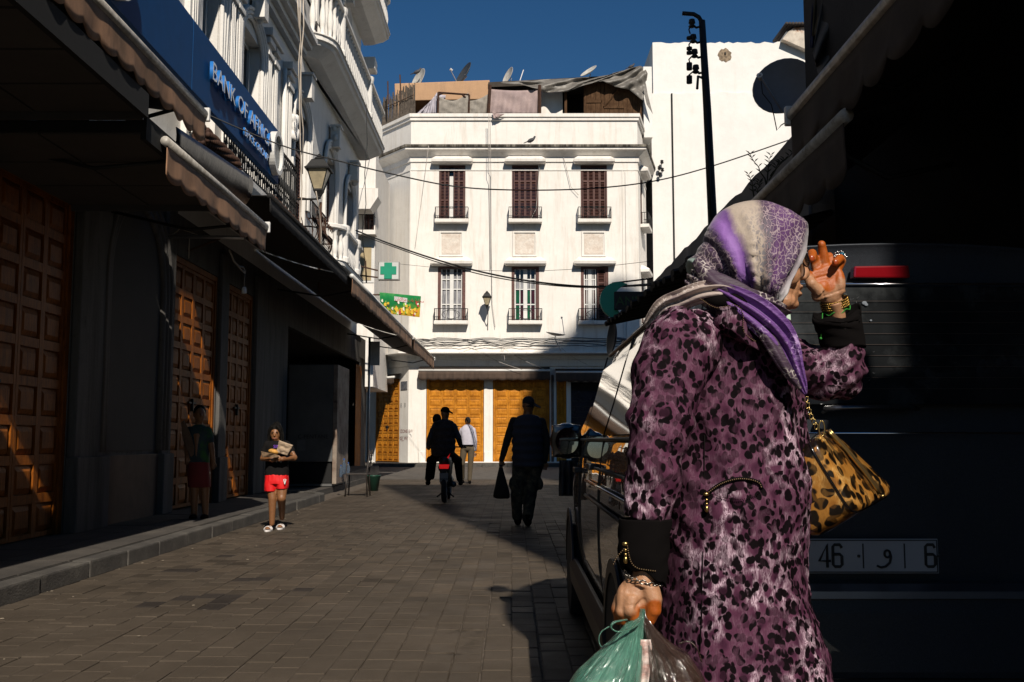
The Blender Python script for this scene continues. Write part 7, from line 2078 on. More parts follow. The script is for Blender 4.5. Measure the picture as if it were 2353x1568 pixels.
# --- man in striped shirt walking off
Y3 = 27.4; q = P_(Y3)
m3 = thing("person", "balding man in pale striped shirt and khaki trousers walking away beside the motorcycle", "person", (q(1074, 1108).x, Y3, 0))
b = MB(); head_at(b, q(1075, 968), 1.0, (.3, 1, 0)); b.tube([q(1075, 974), q(1075, 986)], [.06, .065], 10)
hand_at(b, q(1091, 1040), (0, .1, -1), 1.0, .5); b.tube([q(1054, 1004, .1), q(1060, 1012, .0)], .045, 8)
limb(b, [q(1074, 990), q(1074, 1020)], [.11, .12])
skin_part("body", b, .014, SKIN_D, m3, 2)
MB().ell(q(1075, 967), (.081, .094, .108), 14, 10).build("hair", mat("cropped grey hair", (.03, .025, .022), .8), m3, True)
def stripes():
    m, N, L, b = _bsdf("fine striped shirt cloth"); v = coords(N, L)
    w = N.new("ShaderNodeTexWave"); w.inputs["Scale"].default_value = 9; w.bands_direction = 'X'; L.new(v, w.inputs["Vector"])
    r_ = ramp(N, [(.3, (.62, .60, .66)), (.7, (.40, .38, .46))]); L.new(w.outputs[1], r_.inputs[0]); L.new(r_.outputs[0], b.inputs["Base Color"]); b.inputs["Roughness"].default_value = .85
    return m
b = MB(); b.loft([se_ring(q(a, v_).x, q(c, v_).x, Y3, h, q(a, v_).z, 28, 2.4) for v_, a, c, h in ((976, 1069, 1081, .07), (982, 1061, 1088, .11), (990, 1058, 1091, .13), (1005, 1059, 1090, .135), (1018, 1060, 1089, .13), (1024, 1061, 1088, .13))])
limb(b, [q(1088, 988), q(1092, 1010), q(1092, 1034)], [.06, .055, .045]); limb(b, [q(1061, 988), q(1054, 1003, .05), q(1056, 1016, .15)], [.06, .052, .045])
skin_part("striped_shirt", b, .014, stripes(), m3, 2, lambda co, n_: .005 * noise.noise(co * 14))
b = MB(); b.ell(q(1074, 1030), (.17, .13, .11)); limb(b, [q(1066, 1032), q(1062, 1066), q(1063, 1098, .3)], [.10, .075, .06]); limb(b, [q(1083, 1032), q(1081, 1068), q(1079, 1102)], [.10, .075, .06])
skin_part("khaki_trousers", b, .014, mat("khaki cloth", (.10, .075, .045), .9, var=.15), m3, 2)
MB().loft([se_ring(q(1060.5, v_).x, q(1088.5, v_).x, Y3, .135, q(1060, v_).z, 24, 2.4) for v_ in (1022, 1025.5)]).build("belt", BLACKC, m3)
for u, v_, dy in ((1063, 1105, .4), (1079, 1110, 0)):
    c = q(u, v_, dy); c.z = 0; MB().ell(c + Vector((0, .05, .045)), (.045, .13, .045)).build("shoe", BLACKC, m3, True)

# --- motorcycle with two riders
Y4 = 19.0; q = P_(Y4)
mo = thing("motorcycle", "small motorcycle seen from behind with glowing red tail light and number plate", "motorcycle", (q(1021, 1155).x, Y4, 0))
cx = q(1021, 1150).x
def wheel(yc, r_, w_):
    t_ = MB(); n = 28
    t_.loft([[Vector((cx + w_ * .5 * cos(b_), yc + (r_ + .045 * sin(b_)) * cos(a), r_ + .05 + (r_ + .045 * sin(b_)) * sin(a))) for b_ in [2 * pi * k / 8 for k in range(8)]] for a in [2 * pi * i / n for i in range(n)]], False, False)
    wh = t_.build("wheel", mat("motorcycle tyre", (.012, .012, .012), .8), mo, True)
    MB().loft([[Vector((cx + s * .03, yc + rr_ * cos(2 * pi * i / n), r_ + .05 + rr_ * sin(2 * pi * i / n))) for i in range(n)] for s, rr_ in ((-1, r_ * .82), (1, r_ * .82), (1, r_ * .74), (-1, r_ * .74))]).build("rim", STEEL, wh)
wheel(Y4 + .05, .26, .10); wheel(Y4 + 1.3, .26, .09)
b = MB(); b.loft([se_ring(cx - w_, cx + w_, Y4 + yy, l_, z, 20, 3) for z, w_, yy, l_ in ((.36, .06, .3, .15), (.55, .11, .42, .45), (.72, .12, .45, .55), (.80, .13, .45, .6), (.86, .12, .45, .58), (.88, .08, .45, .5))]); b.build("seat", mat("black vinyl seat", (.01, .01, .01), .5), mo, True)
b = MB(); b.ell((cx, Y4 + 1.0, .82), (.15, .28, .14)); b.ell((cx, Y4 + .6, .42), (.14, .2, .17)); b.build("engine_and_tank", mat("black engine", (.012, .012, .013), .35), mo, True)
b = MB(); b.tube([(cx, Y4 + 1.3, .3), (cx, Y4 + 1.15, .95), (cx, Y4 + 1.1, 1.02)], .03, 8); b.tube([(cx - .36, Y4 + .95, 1.04), (cx - .2, Y4 + 1.1, 1.05), (cx + .2, Y4 + 1.1, 1.05), (cx + .36, Y4 + .95, 1.04)], .016, 6)
b.tube([(cx - .3, Y4 + 1.05, 1.05), (cx - .33, Y4 + 1.0, 1.2)], .008, 5); b.build("handlebar", IRON, mo, True)
MB().ell((cx - .34, Y4 + .98, 1.23), (.055, .015, .04), 12, 8).build("mirror", IRON, mo, True)
b = MB(); b.loft([se_ring(cx - w_, cx + w_, Y4 - .12, .05, z, 20, 3) for z, w_ in ((.60, .07), (.62, .10), (.68, .115), (.72, .10))])
b.build("tail_housing", IRON, mo)
TL = mat("lit red tail light", (.3, .004, .004), .3, emis=((1.0, .01, .01), .35))
MB().prism([Vector((cx - .10, Y4 - .175, .735)), Vector((cx + .10, Y4 - .175, .735)), Vector((cx + .085, Y4 - .175, .655)), Vector((cx - .085, Y4 - .175, .655))], (0, .03, 0)).build("tail_light", TL, mo, bevel=.006)
MB().prism([Vector((cx + .05, Y4 - .10, .86)), Vector((cx + .10, Y4 - .10, .92)), Vector((cx + .11, Y4 - .10, .94)), Vector((cx + .08, Y4 - .10, .84))], (0, .02, 0)).build("reflector", TL, mo)
pl = MB().box(cx - .08, cx + .08, Y4 - .21, Y4 - .20, .42, .575).build("number_plate", mat("grey number plate", (.16, .16, .16), .5), mo)
text_part("plate_lettering", "GE193X", .045, .002, frame_matrix((cx - .07, Y4 - .213, .45), (1, 0, 0), (0, 0, 1), (0, -1, 0)), BLACK, pl)
b = MB(); b.box(cx - .05, cx + .05, Y4 - .195, Y4 - .05, .30, .62); b.build("mudguard", IRON, mo, bevel=.01)
MB().tube([(cx + .16, Y4 + .7, .33), (cx + .17, Y4 - .0, .36)], [.03, .055], 12).build("exhaust", mat("dull exhaust steel", (.12, .12, .12), .4, .8), mo, True)
MB().tube([(cx - .16, Y4 + .25, .11), (cx - .05, Y4 + .3, .2), (cx + .05, Y4 + .3, .2), (cx + .17, Y4 + .25, .11)], .015, 6).build("centre_stand", IRON, mo, True)
rd = thing("person", "motorcycle rider in dark cap and bulky dark vest seen from behind", "person", (cx, Y4 + .35, .8))
yq = P_(Y4 + .3)
b = MB(); head_at(b, yq(1023, 950), 1.05, (.5, 1, 0)); b.tube([yq(1023, 960), yq(1022, 972)], [.065, .075], 10)
hand_at(b, yq(983, 1024, .5), (0, 1, -.1), 1, .8); hand_at(b, yq(1060, 1024, .5), (0, 1, -.1), 1, .8); limb(b, [yq(1021, 985), yq(1021, 1030)], [.13, .14])
skin_part("body", b, .014, SKIN_D, rd, 2)
b = MB(); b.loft([se_ring(yq(a, v_).x, yq(c, v_).x, Y4 + .3, h, yq(a, v_).z, 30, 2.4) for v_, a, c, h in ((964, 1013, 1031, .09), (970, 1001, 1042, .13), (980, 996, 1046, .16), (1000, 994, 1047, .17), (1025, 993, 1047, .18), (1042, 994, 1045, .17), (1050, 998, 1040, .14))])
skin_part("quilted_vest", b, .014, mat("dark mottled vest", (.030, .022, .022), .85, var=.4, scale=14), rd, 2, lambda co, n_: .007 * sin(co.z * 50))
b = MB(); limb(b, [yq(1001, 978), yq(989, 1005), yq(984, 1022, .35)], [.07, .06, .045]); limb(b, [yq(1042, 980), yq(1054, 1008), yq(1058, 1022, .35)], [.07, .06, .045])
skin_part("sleeve", b, .014, mat("slate shirt", (.03, .035, .045), .9), rd, 2)
b = MB(); b.ell(yq(1021, 1046), (.21, .16, .10)); limb(b, [yq(1010, 1048), yq(990, 1058, .4), yq(984, 1100, .2)], [.11, .09, .065]); limb(b, [yq(1034, 1048), yq(1052, 1058, .4), yq(1056, 1100, .2)], [.11, .09, .065])
skin_part("trousers", b, .014, BLACKC, rd, 2)
for u in (983, 1058):
    c = yq(u, 1110, .25); MB().ell(c + Vector((0, .05, 0)), (.05, .14, .05)).build("shoe", BLACKC, rd, True)
b = MB(); b.ell(yq(1023, 944), (.09, .10, .08)); skin_part("cap", b, .012, BLACKC, rd, 1)
MB().prism([yq(1030, 943, .06), yq(1041, 950, .1), yq(1040, 952, 0), yq(1031, 948, -.04)], (0, 0, .012)).build("cap_peak", BLACKC, rd)
ps = thing("person", "second rider with dark hair leaning out in front of the motorcycle rider", "person", (cx - .15, Y4 + .9, .8))
yq = P_(Y4 + .75)
b = MB(); head_at(b, yq(1004, 966), 1.0, (-.1, 1, 0)); b.tube([yq(1005, 974), yq(1007, 986)], [.06, .07], 10); limb(b, [yq(1008, 995), yq(1012, 1040)], [.13, .14]); hand_at(b, yq(984, 1030, .3), (0, 1, 0), 1, .7)
skin_part("body", b, .014, SKIN_D, ps, 2)
b = MB(); b.ell(yq(1004, 963), (.09, .10, .105)); skin_part("hair", b, .012, HAIR, ps, 1)
b = MB(); limb(b, [yq(1008, 994), yq(1010, 1040)], [.17, .17]); limb(b, [yq(996, 988), yq(987, 1010), yq(984, 1028, .25)], [.07, .06, .045]); limb(b, [yq(1022, 988), yq(1034, 1010, .1)], [.07, .06])
skin_part("jacket", b, .014, mat("slate shirt", (.03, .035, .045), .9), ps, 2)
b = MB(); limb(b, [yq(1008, 1042), yq(994, 1056, .3), yq(992, 1096, .1)], [.11, .09, .06]); skin_part("trousers", b, .014, BLACKC, ps, 2)

# --- the girl with the bread
YG = 13.4; q = P_(YG)
gi = thing("person", "girl in black shirt and red shorts clutching bread in brown paper", "person", (q(633, 1210).x, YG, 0))
b = MB(); hc = q(633, 996)
f_, rt_ = head_at(b, hc, .90, (.10, -1, -.18)); b.tube([q(634, 1008), q(635, 1020)], [.045, .05], 10)
limb(b, [q(611, 1030), q(604, 1054, -.02), q(622, 1056, -.17)], [.042, .040, .030]); limb(b, [q(664, 1030), q(676, 1052, -.03), q(648, 1055, -.20)], [.046, .044, .030])
hand_at(b, q(648, 1055, -.20), (-1, -.1, .05), .8, .5, Vector((0, 0, 1))); hand_at(b, q(620, 1056, -.17), (1, -.1, -.1), .8, .5, Vector((0, 0, 1)))
limb(b, [q(636, 1035), q(636, 1090)], [.10, .11])
limb(b, [q(624, 1108), q(626, 1146, -.03), q(625, 1203)], [.082, .056, .036]); limb(b, [q(648, 1108), q(647, 1145, -.05), q(648, 1190, .25)], [.082, .058, .036])
for u, v_, dy, tz in ((620, 1210, -.05, 0), (648, 1203, .25, 0)):
    c = q(u, v_, dy); c.z = .035; b.ell(c + Vector((-.01, -.03, .01)), (.038, .09, .028)); [b.ell(c + Vector((-.03 + k * .015, -.115, .004)), (.009, .014, .009), 6, 5) for k in range(5)]
skin_part("body", b, .0075, SKIN_D, gi, 3)
for s in (-1, 1):
    MB().ell(hc + f_ * .082 * .92 + rt_ * s * .03 + Vector((0, 0, .012)), (.0095, .006, .0035), 8, 6).build("eye", mat("dark almond eye", (.05, .035, .028), .4), gi, True)  # dark brown almond eye, no white showing
    MB().ell(hc + f_ * .089 * .92 + rt_ * s * .03 + Vector((0, 0, .012)), (.006, .005, .005), 8, 6).build("iris", mat("dark iris", (.015, .008, .005), .15), gi, True)
    MB().tube([hc + f_ * .084 + rt_ * s * .015 + Vector((0, 0, .03)), hc + f_ * .078 + rt_ * s * .048 + Vector((0, 0, .03))], .004, 5).build("eyebrow", HAIR, gi)
MB().tube([hc + f_ * .082 + rt_ * t * .025 + Vector((0, 0, -.052 - .004 * cos(t * 2))) for t in (-1, -.5, 0, .5, 1)], .0055, 6).build("mouth", mat("lip skin dark", (.22, .06, .04), .5), gi, True)
b = MB(); b.ell(hc + Vector((0, .035, .045)), (.086, .100, .092)); rg6 = random.Random(5)
for q_ in (-1, 1): b.tube([hc + Vector((q_ * .03, -.055, .098)), hc + Vector((q_ * .066, -.045, .05)), hc + Vector((q_ * .082, -.02, -.02)), hc + Vector((q_ * .085, -.01, -.09)), hc + Vector((q_ * .078, -.02, -.15))], [.022, .024, .022, .020, .008], 8)
for k in range(34):
    a = rg6.uniform(-.3, pi + .3)
    p0 = hc + rt_ * cos(a) * .078 + Vector((0, .02, .05 + .06 * abs(sin(a))))
    b.tube([p0, p0 + rt_ * cos(a) * .02 + Vector((rg6.uniform(-.01, .01), 0, -.09)), p0 + rt_ * cos(a) * .012 + Vector((rg6.uniform(-.02, .02), .01, -.17 - rg6.uniform(0, .04)))], [.014, .011, .005], 6)
b.ell(hc + Vector((0, .08, .11)), (.05, .05, .05))
skin_part("hair", b, .009, HAIR, gi, 1)
b = MB(); b.loft([se_ring(q(a, v_).x, q(c, v_).x, YG, h, q(a, v_).z, 30, 2.5) for v_, a, c, h in ((1013, 628, 643, .055), (1016, 616, 655, .08), (1024, 610, 662, .10), (1045, 611, 662, .105), (1070, 610, 663, .11), (1093, 609, 664, .115))])
limb(b, [q(616, 1022), q(608, 1040)], [.058, .056]); limb(b, [q(658, 1022), q(668, 1036)], [.060, .060])
skin_part("black_shirt", b, .009, mat("faded black shirt", (.011, .010, .010), .95, spec=.05), gi, 3, lambda co, n_: .006 * noise.noise(co * 16))
text_part("shirt_print", "SIM", .06, .003, frame_matrix(q(628, 1030, -.112), (1, 0, 0), (0, 0, 1), (0, -1, 0)), mat("violet print", (.20, .06, .5), .7), gi)
b = MB(); b.loft([se_ring(q(a, v_).x, q(c, v_).x, YG, h, q(a, v_).z, 30, 2.5) for v_, a, c, h in ((1090, 610, 663, .115), (1105, 609, 663, .12), (1112, 609, 663, .115))])
b.loft([se_ring(q(a, v_).x, q(c, v_).x, YG, h, q(a, v_).z, 24, 2.3) for v_, a, c, h in ((1106, 609, 638, .11), (1118, 608.5, 637, .11), (1129, 609, 636, .108))])
b.loft([se_ring(q(a, v_).x, q(c, v_).x, YG, h, q(a, v_).z, 24, 2.3) for v_, a, c, h in ((1106, 634, 663, .11), (1116, 635, 662.5, .11), (1124, 636, 661, .108))])
skin_part("red_shorts", b, .008, mat("bright red sports cloth", (.70, .008, .010), .6, var=.08), gi, 2, lambda co, n_: .006 * noise.noise(Vector((co.x * 30, co.y * 30, co.z * 10))))
lg = MB(); c = q(654.5, 1107, -.122)
lg.prism([c + Vector((-.022, 0, .03)), c + Vector((-.010, 0, .03)), c + Vector((0, 0, -.005)), c + Vector((.010, 0, .03)), c + Vector((.022, 0, .03)), c + Vector((.004, 0, -.035)), c + Vector((-.004, 0, -.035))], (0, -.004, 0)); lg.ell(c + Vector((0, 0, .03)), (.007, .004, .007), 8, 6)
lg.build("shorts_emblem", WHITEP, gi)
SAND_W = mat("white plastic sandal", (.72, .68, .66), .4, var=.05)
for u, v_, dy in ((620, 1210, -.05), (648, 1203, .25)):
    c = q(u, v_, dy); c.z = 0
    sd = MB().loft([[c + Vector((-.01 + cos(a) * w_, -.03 + sin(a) * l_, z)) for a in [2 * pi * k / 24 for k in range(24)]] for z, w_, l_ in ((.0, .046, .125), (.006, .048, .128), (.022, .048, .128), (.026, .044, .122))]).build("sandal", SAND_W, gi)
    for yy in (-.085, -.045, -.005):
        MB().tube([c + Vector((-.01 + .048 * cos(a), yy, .02 + .048 * sin(a))) for a in [pi * k / 10 for k in range(11)]], .010, 6, flat=.5).build("strap", SAND_W, sd, True)
br = thing("bread_loaf", "round golden flat bread in torn brown paper held by the girl", "bread", q(630, 1042, -.2))
KR = mat("brown kraft paper", (.42, .31, .21), .85, var=.12, scale=30, bmp=.6, bscale=30)
MB().ell(q(629, 1038, -.20), (.072, .05, .035), 18, 10, Matrix.Rotation(.2, 3, 'Y')).build("loaf", mat("golden bread crust", (.60, .30, .06), .7, var=.25, scale=25), br, True)
MB().grid(lambda a, b: q(599 + 40 * a + 3 * b, 1037 + 9 * a + 14 * b - 8 * a * b, -.255 + .02 * sin(a * 9 + b * 4)), 14, 8).build("wrapping", mat("dark kraft paper", (.16, .10, .055), .85, var=.3, scale=30, bmp=.5), br, True, solid=.002)
pb = thing("paper_bag", "pale crumpled paper bag tucked under the girl's arm", "paper bag", q(655, 1030, -.22))
MB().grid(lambda a, b: W(*[(642, 1012), (673, 1024), (662, 1046), (633, 1040)][0], YG - .24) * (1 - a) * (1 - b) + q(673, 1024, -.24) * a * (1 - b) + q(660, 1047, -.2) * a * b + q(635, 1040, -.2) * (1 - a) * b + Vector((0, .02 * noise.noise(Vector((a * 4, b * 4, 1))), 0)), 12, 12).build("bag_body", KR, pb, True, solid=.02)

# --- boy in the shadow
Y5 = 13.6; q = P_(Y5)
bo = thing("person", "boy in green printed shirt and dark red shorts standing in deep shade", "person", (q(457, 1190).x, Y5, PZ))
b = MB(); hc = q(459, 953); head_at(b, hc, .98, (.6, -1, 0)); b.tube([q(458, 966), q(457, 980)], [.05, .055], 10)
limb(b, [q(434, 992), q(428, 1024), q(430, 1050, -.1)], [.045, .04, .03]); limb(b, [q(478, 992), q(486, 1028), q(490, 1060)], [.045, .04, .03]); hand_at(b, q(490, 1060), (0, 0, -1), .9, .4); hand_at(b, q(430, 1050, -.1), (0, -.1, -1), .9, .6)
limb(b, [q(457, 1000), q(457, 1060)], [.12, .12]); limb(b, [q(446, 1090), q(447, 1135), q(446, 1184)], [.085, .058, .04]); limb(b, [q(470, 1090), q(471, 1135), q(472, 1184)], [.085, .058, .04])
skin_part("body", b, .011, SKIN_D, bo, 3)
b = MB(); b.ell(hc + Vector((-.01, .03, .035)), (.088, .095, .10)); skin_part("hair", b, .010, HAIR, bo, 1)
b = MB(); b.loft([se_ring(q(a, v_).x, q(c, v_).x, Y5, h, q(a, v_).z, 28, 2.5) for v_, a, c, h in ((976, 450, 466, .06), (981, 438, 476, .09), (990, 432, 481, .11), (1020, 432, 480, .115), (1064, 431, 481, .12))])
limb(b, [q(436, 990), q(430, 1010)], [.06, .056]); limb(b, [q(477, 990), q(483, 1012)], [.06, .056])
skin_part("printed_shirt", b, .011, mat("green printed shirt", (.03, .05, .055), .85, var=.2, scale=5, c2=(.03, .12, .02), lo=.5, hi=.6), bo, 2)
b = MB(); b.loft([se_ring(q(a, v_).x, q(c, v_).x, Y5, h, q(a, v_).z, 28, 2.5) for v_, a, c, h in ((1060, 433, 480, .12), (1090, 432, 483, .13), (1120, 433, 484, .12))])
skin_part("dark_red_shorts", b, .012, mat("dark red shorts", (.16, .012, .010), .8), bo, 2)
for u in (446, 472):
    c = q(u, 1190); c.z = PZ; MB().ell(c + Vector((0, -.04, .03)), (.045, .12, .035)).build("shoe", BLACKC, bo, True)
bd = thing("bread_board", "long brown board leaning beside the boy in the shade", "board", q(428, 1010, -.15))
MB().prism([q(u, v_, -.16) for u, v_ in ((416, 972), (422, 966), (432, 985), (440, 1005), (446, 1030), (444, 1046), (438, 1050), (428, 1030), (418, 1000))], (0, .02, 0)).build("board", mat("brown baking board", (.14, .08, .045), .8, var=.2), bd, bevel=.004)
# ------------------------------------------------------------------ the parked van
VX, VYR = 1.29, 3.22
def carpaint():
    m, N, L, b = _bsdf("dark metallic van paint")
    v = coords(N, L)
    r_ = ramp(N, [(.42, (.014, .016, .020)), (.62, (.050, .056, .066))]); L.new(noi(N, L, v, 900, 2, .9), r_.inputs[0])
    L.new(r_.outputs[0], b.inputs["Base Color"]); b.inputs["Metallic"].default_value = .25; b.inputs["Roughness"].default_value = .32
    b.inputs["Coat Weight"].default_value = 1.0; b.inputs["Coat Roughness"].default_value = .012; b.inputs["Specular IOR Level"].default_value = .15
    nn = N.new("ShaderNodeBump"); nn.inputs["Strength"].default_value = .10; nn.inputs["Distance"].default_value = .02
    L.new(noi(N, L, coords(N, L, (1, .5, 1.6)), 3.2, 2, .5), nn.inputs["Height"]); L.new(nn.outputs[0], b.inputs["Coat Normal"])
    return m
PAINT = carpaint()
VGL = mat("dark van glass", (.006, .007, .008), .03, spec=.8, coat=1.0, var=.02)
BPL = mat("black van plastic", (.012, .012, .012), .5, var=.1)
CHR = mat("bright van chrome", (.62, .63, .65), .12, 1.0, var=.03)
van = thing("parked_van", "dark metallic van parked beside the woman, seen from its rear with a Moroccan number plate", "van", (VX, 5.4, 0))
half = [(.0, .26), (.70, .27), (.82, .34), (.865, .45), (.885, .70), (.880, .98), (.865, 1.14), (.845, 1.22), (.80, 1.36), (.735, 1.58), (.70, 1.70), (.65, 1.78), (.52, 1.83), (.25, 1.85), (.0, 1.855)]
def section(y, wsc=1.0, roof=1.83, skew=0.0, zmin=0.0):
    pts = []
    def f(w, z):
        zz = z
        if roof < 1.83 and z > .9: zz = .9 + (z - .9) * (roof - .9) / .93
        return w * wsc, max(zz, zmin)
    for sg_, seq in ((-1, half), (1, list(reversed(half[1:-1])))):
        for w, z in seq:
            ww, zz = f(w, z)
            pts.append(Vector((VX + sg_ * ww, y + skew * max(0, z - 1.2), zz)))
    return pts
st = [(VYR + .03, .90, 1.80, .10), (VYR, .955, 1.82, .10), (VYR + .015, .985, 1.83, .08), (VYR + .07, 1.0, 1.83, .05), (4.2, 1.0, 1.83, 0), (5.4, 1.0, 1.83, 0), (6.0, 1.0, 1.80, 0), (6.35, .995, 1.68, 0), (6.65, .99, 1.46, 0), (6.95, .985, 1.22, 0), (7.3, .97, 1.08, 0), (7.6, .93, 1.0, 0), (7.78, .84, .92, 0), (7.84, .70, .80, 0)]
vb = MB(); vb.loft([section(*s) for s in st])
body = vb.build("body", PAINT, van, False)
for p in body.data.polygons: p.use_smooth = True
md = body.modifiers.new("ss", 'SUBSURF'); md.levels = 2; md.render_levels = 2
sx = lambda z, o=.006: VX - (lambda: next(a[0] + (b[0] - a[0]) * (z - a[1]) / (b[1] - a[1]) for a, b in zip(half[1:-1], half[2:]) if a[1] <= z <= b[1]))() - o
def side_panel(y0, y1, z0, z1, name, m, o=.008, slope0=0.0, slope1=0.0):
    n = 8; b_ = MB()
    b_.grid(lambda a, c: Vector((sx(z0 + (z1 - z0) * c, o), (y0 + slope0 * c) * (1 - a) + (y1 - slope1 * c) * a, z0 + (z1 - z0) * c)), 12, n)
    return b_.build(name, m, van, True)
side_panel(3.55, 4.75, 1.22, 1.62, "side_window", VGL)
side_panel(4.83, 6.12, 1.22, 1.62, "side_window", VGL, slope1=.0)
side_panel(6.16, 6.62, 1.20, 1.40, "quarter_window", VGL, slope1=.30)
for y in (4.79, 6.14):
    MB().tube([Vector((sx(z, .002), y, z)) for z in (.40, .6, .8, 1.0, 1.2, 1.4, 1.6, 1.7)], .005, 5).build("door_seam", BPL, van)
MB().tube([Vector((sx(1.70, .0), y, 1.70)) for y in (3.4, 4.5, 6.0)], .010, 6).build("roof_gutter", BPL, van, True)
MB().tube([Vector((sx(1.20, .012), y, 1.20)) for y in (3.5, 4.5, 5.5, 6.5)], .009, 6).build("window_trim", BPL, van, True)
for z, m_ in ((.98, CHR), (.90, BPL), (1.06, BPL)):
    MB().tube([Vector((sx(z, .012), y, z)) for y in (3.5, 4.8, 5.5)], .008, 6).build("rub_strip", m_, van, True)
MB().box(sx(1.08, .045), sx(1.08, .0), 4.95, 5.15, 1.05, 1.08).build("door_handle", BPL, van, bevel=.006)
MB().box(sx(1.08, .045), sx(1.08, .0), 6.2 - .15, 6.05 + .2, 1.0, 1.03).build("door_handle", BPL, van, bevel=.006)
sill = MB(); sill.loft([[Vector((sx(.46, o_), y, z)) for o_, z in ((.0, .26), (.035, .27), (.045, .38), (.02, .43), (0, .43))] for y in (4.35, 5.0, 6.0, 6.75)]); sill.build("sill_moulding", BPL, van, bevel=.004)
for yc in (4.02, 7.05):
    n = 28
    for sg_ in (-1, 1):
        xo = VX + sg_ * .80
        arch_ = MB(); arch_.loft([[Vector((xo + sg_ * .092, yc + r_ * cos(pi * i / n), .33 + r_ * sin(pi * i / n))) for r_ in (.345, .40)] for i in range(n + 1)], False, False, closed=False)
        arch_.build("wheel_arch", BPL, van, solid=.012)
        t_ = MB(); t_.loft([[Vector((xo + sg_ * (w_), yc + r_ * cos(2 * pi * i / n), .31 + r_ * sin(2 * pi * i / n))) for i in range(n)] for w_, r_ in ((-.16, .20), (-.16, .30), (-.12, .31), (.06, .31), (.095, .295), (.095, .21))])
        wh = t_.build("wheel", mat("van tyre", (.012, .012, .012), .85), van, False)
        r2 = MB(); r2.loft([[Vector((xo + sg_ * w_, yc + r_ * cos(2 * pi * i / n), .31 + r_ * sin(2 * pi * i / n))) for i in range(n)] for w_, r_ in ((.092, .208), (.07, .19), (.075, .06), (.09, .04))]); r2.build("rim", STEEL, wh, True)
        MB().lathe([(.36, .0), (.36, .01)], (0, 0, 0), 3) if False else None
        MB().prism([Vector((xo + sg_ * .0885, yc + .345 * cos(2 * pi * i / n), .33 + .345 * sin(2 * pi * i / n))) for i in range(n) if .33 + .345 * sin(2 * pi * i / n) > .2], (sg_ * .003, 0, 0)).build("wheel_well", BLACK, van)
# wing mirror
b = MB(); mc = Vector((.34, 6.3, 1.19))
b.ell(mc, (.105, .07, .115), 20, 14); b.box(mc.x - .09, mc.x + .09, mc.y - .045, mc.y + .02, mc.z - .10, mc.z + .10)
mh = skin_part("wing_mirror", b, .010, mat("glossy black mirror shell", (.006, .006, .006), .12, coat=1.0), van, 6)
MB().tube([mc + Vector((.08, .02, -.05)), Vector((.46, 6.7, 1.10))], .03, 8).build("mirror_arm", BPL, mh, True)
MB().prism([mc + Vector((.07 * cos(a), -.072, .082 * sin(a))) for a in [2 * pi * k / 20 for k in range(20)]], (0, .004, 0)).build("mirror_glass", mat("mirror glass", (.3, .3, .3), .02, 1.0), mh)
MB().prism([Vector((.50, 7.2, .62)), Vector((.50, 7.2, .80)), Vector((.55, 7.62, .84)), Vector((.62, 7.72, .66))], (.02, 0, 0)).build("headlight", CHR, van)
# rear face
yr = VYR - .012
def RX(u): return W(u, 900, VYR).x
def RZ(v_): return W(CU, v_, VYR).z
gl0, gl1 = RZ(930), RZ(654)
def ry(z): return VYR - .006 + .10 * max(0, z - 1.2)
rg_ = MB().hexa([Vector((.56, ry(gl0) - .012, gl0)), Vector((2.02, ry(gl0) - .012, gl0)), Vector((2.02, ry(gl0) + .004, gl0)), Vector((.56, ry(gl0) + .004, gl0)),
                 Vector((.64, ry(gl1) - .006, gl1)), Vector((1.94, ry(gl1) - .006, gl1)), Vector((1.94, ry(gl1) + .01, gl1)), Vector((.64, ry(gl1) + .01, gl1))]).build("rear_window", mat("van glass with painted reflection", (.010, .011, .012), .12, spec=.6, var=.3, scale=4, c2=(.055, .060, .062), lo=.45, hi=.7), van, bevel=.003)  # pale patches painted in for the grey reflection on the glass
for k in range(9):
    z = gl0 + .05 + k * .036
    MB().box(.68, 1.9, ry(z) - .0135, ry(z) - .0125, z, z + .0012).build("heater_line", mat("copper heater line", (.03, .016, .010), .7), rg_)
MB().hexa([Vector((RX(1792), ry(1.5) - .02, RZ(800))), Vector((RX(1824), ry(1.5) - .02, RZ(800))), Vector((RX(1824), ry(1.5) - .017, RZ(800))), Vector((RX(1792), ry(1.5) - .017, RZ(800))),
           Vector((RX(1792), ry(1.55) - .02, RZ(722))), Vector((RX(1823), ry(1.55) - .02, RZ(722))), Vector((RX(1823), ry(1.55) - .017, RZ(722))), Vector((RX(1792), ry(1.55) - .017, RZ(722)))]).build("window_sticker", mat("pale green sticker", (.45, .58, .46), .6, var=.1, scale=20), rg_)
for u, v_, r_ in ((2000, 694, .008), (2004, 698, .006), (2012, 735, .004)):
    MB().ell(Vector((RX(u), ry(RZ(v_)) - .013, RZ(v_))), (r_, .0015, r_ * .8), 8, 6).build("bird_dropping", mat("pale splash", (.16, .18, .21), .8), rg_)
rl = random.Random(4)
for k in range(26):
    u, v_ = rl.uniform(1955, 2015), rl.uniform(662, 900)
    p_ = Vector((RX(u), ry(RZ(v_)) - .0135, RZ(v_))); d_ = Vector((rl.uniform(-1, 1), 0, rl.uniform(.2, 1))).normalized() * rl.uniform(.004, .012)
    MB().tube([p_, p_ + d_], .0006, 3).build("scratch", mat("dust scratch", (.12, .12, .12), .9), rg_)
MB().tube([Vector((.63, ry(gl1) - .012, gl1 + .006)), Vector((1.95, ry(gl1) - .012, gl1 + .006))], .0045, 6).build("chrome_trim", CHR, van, True)
bl0, bl1 = (1975, 606), (2122, 636)
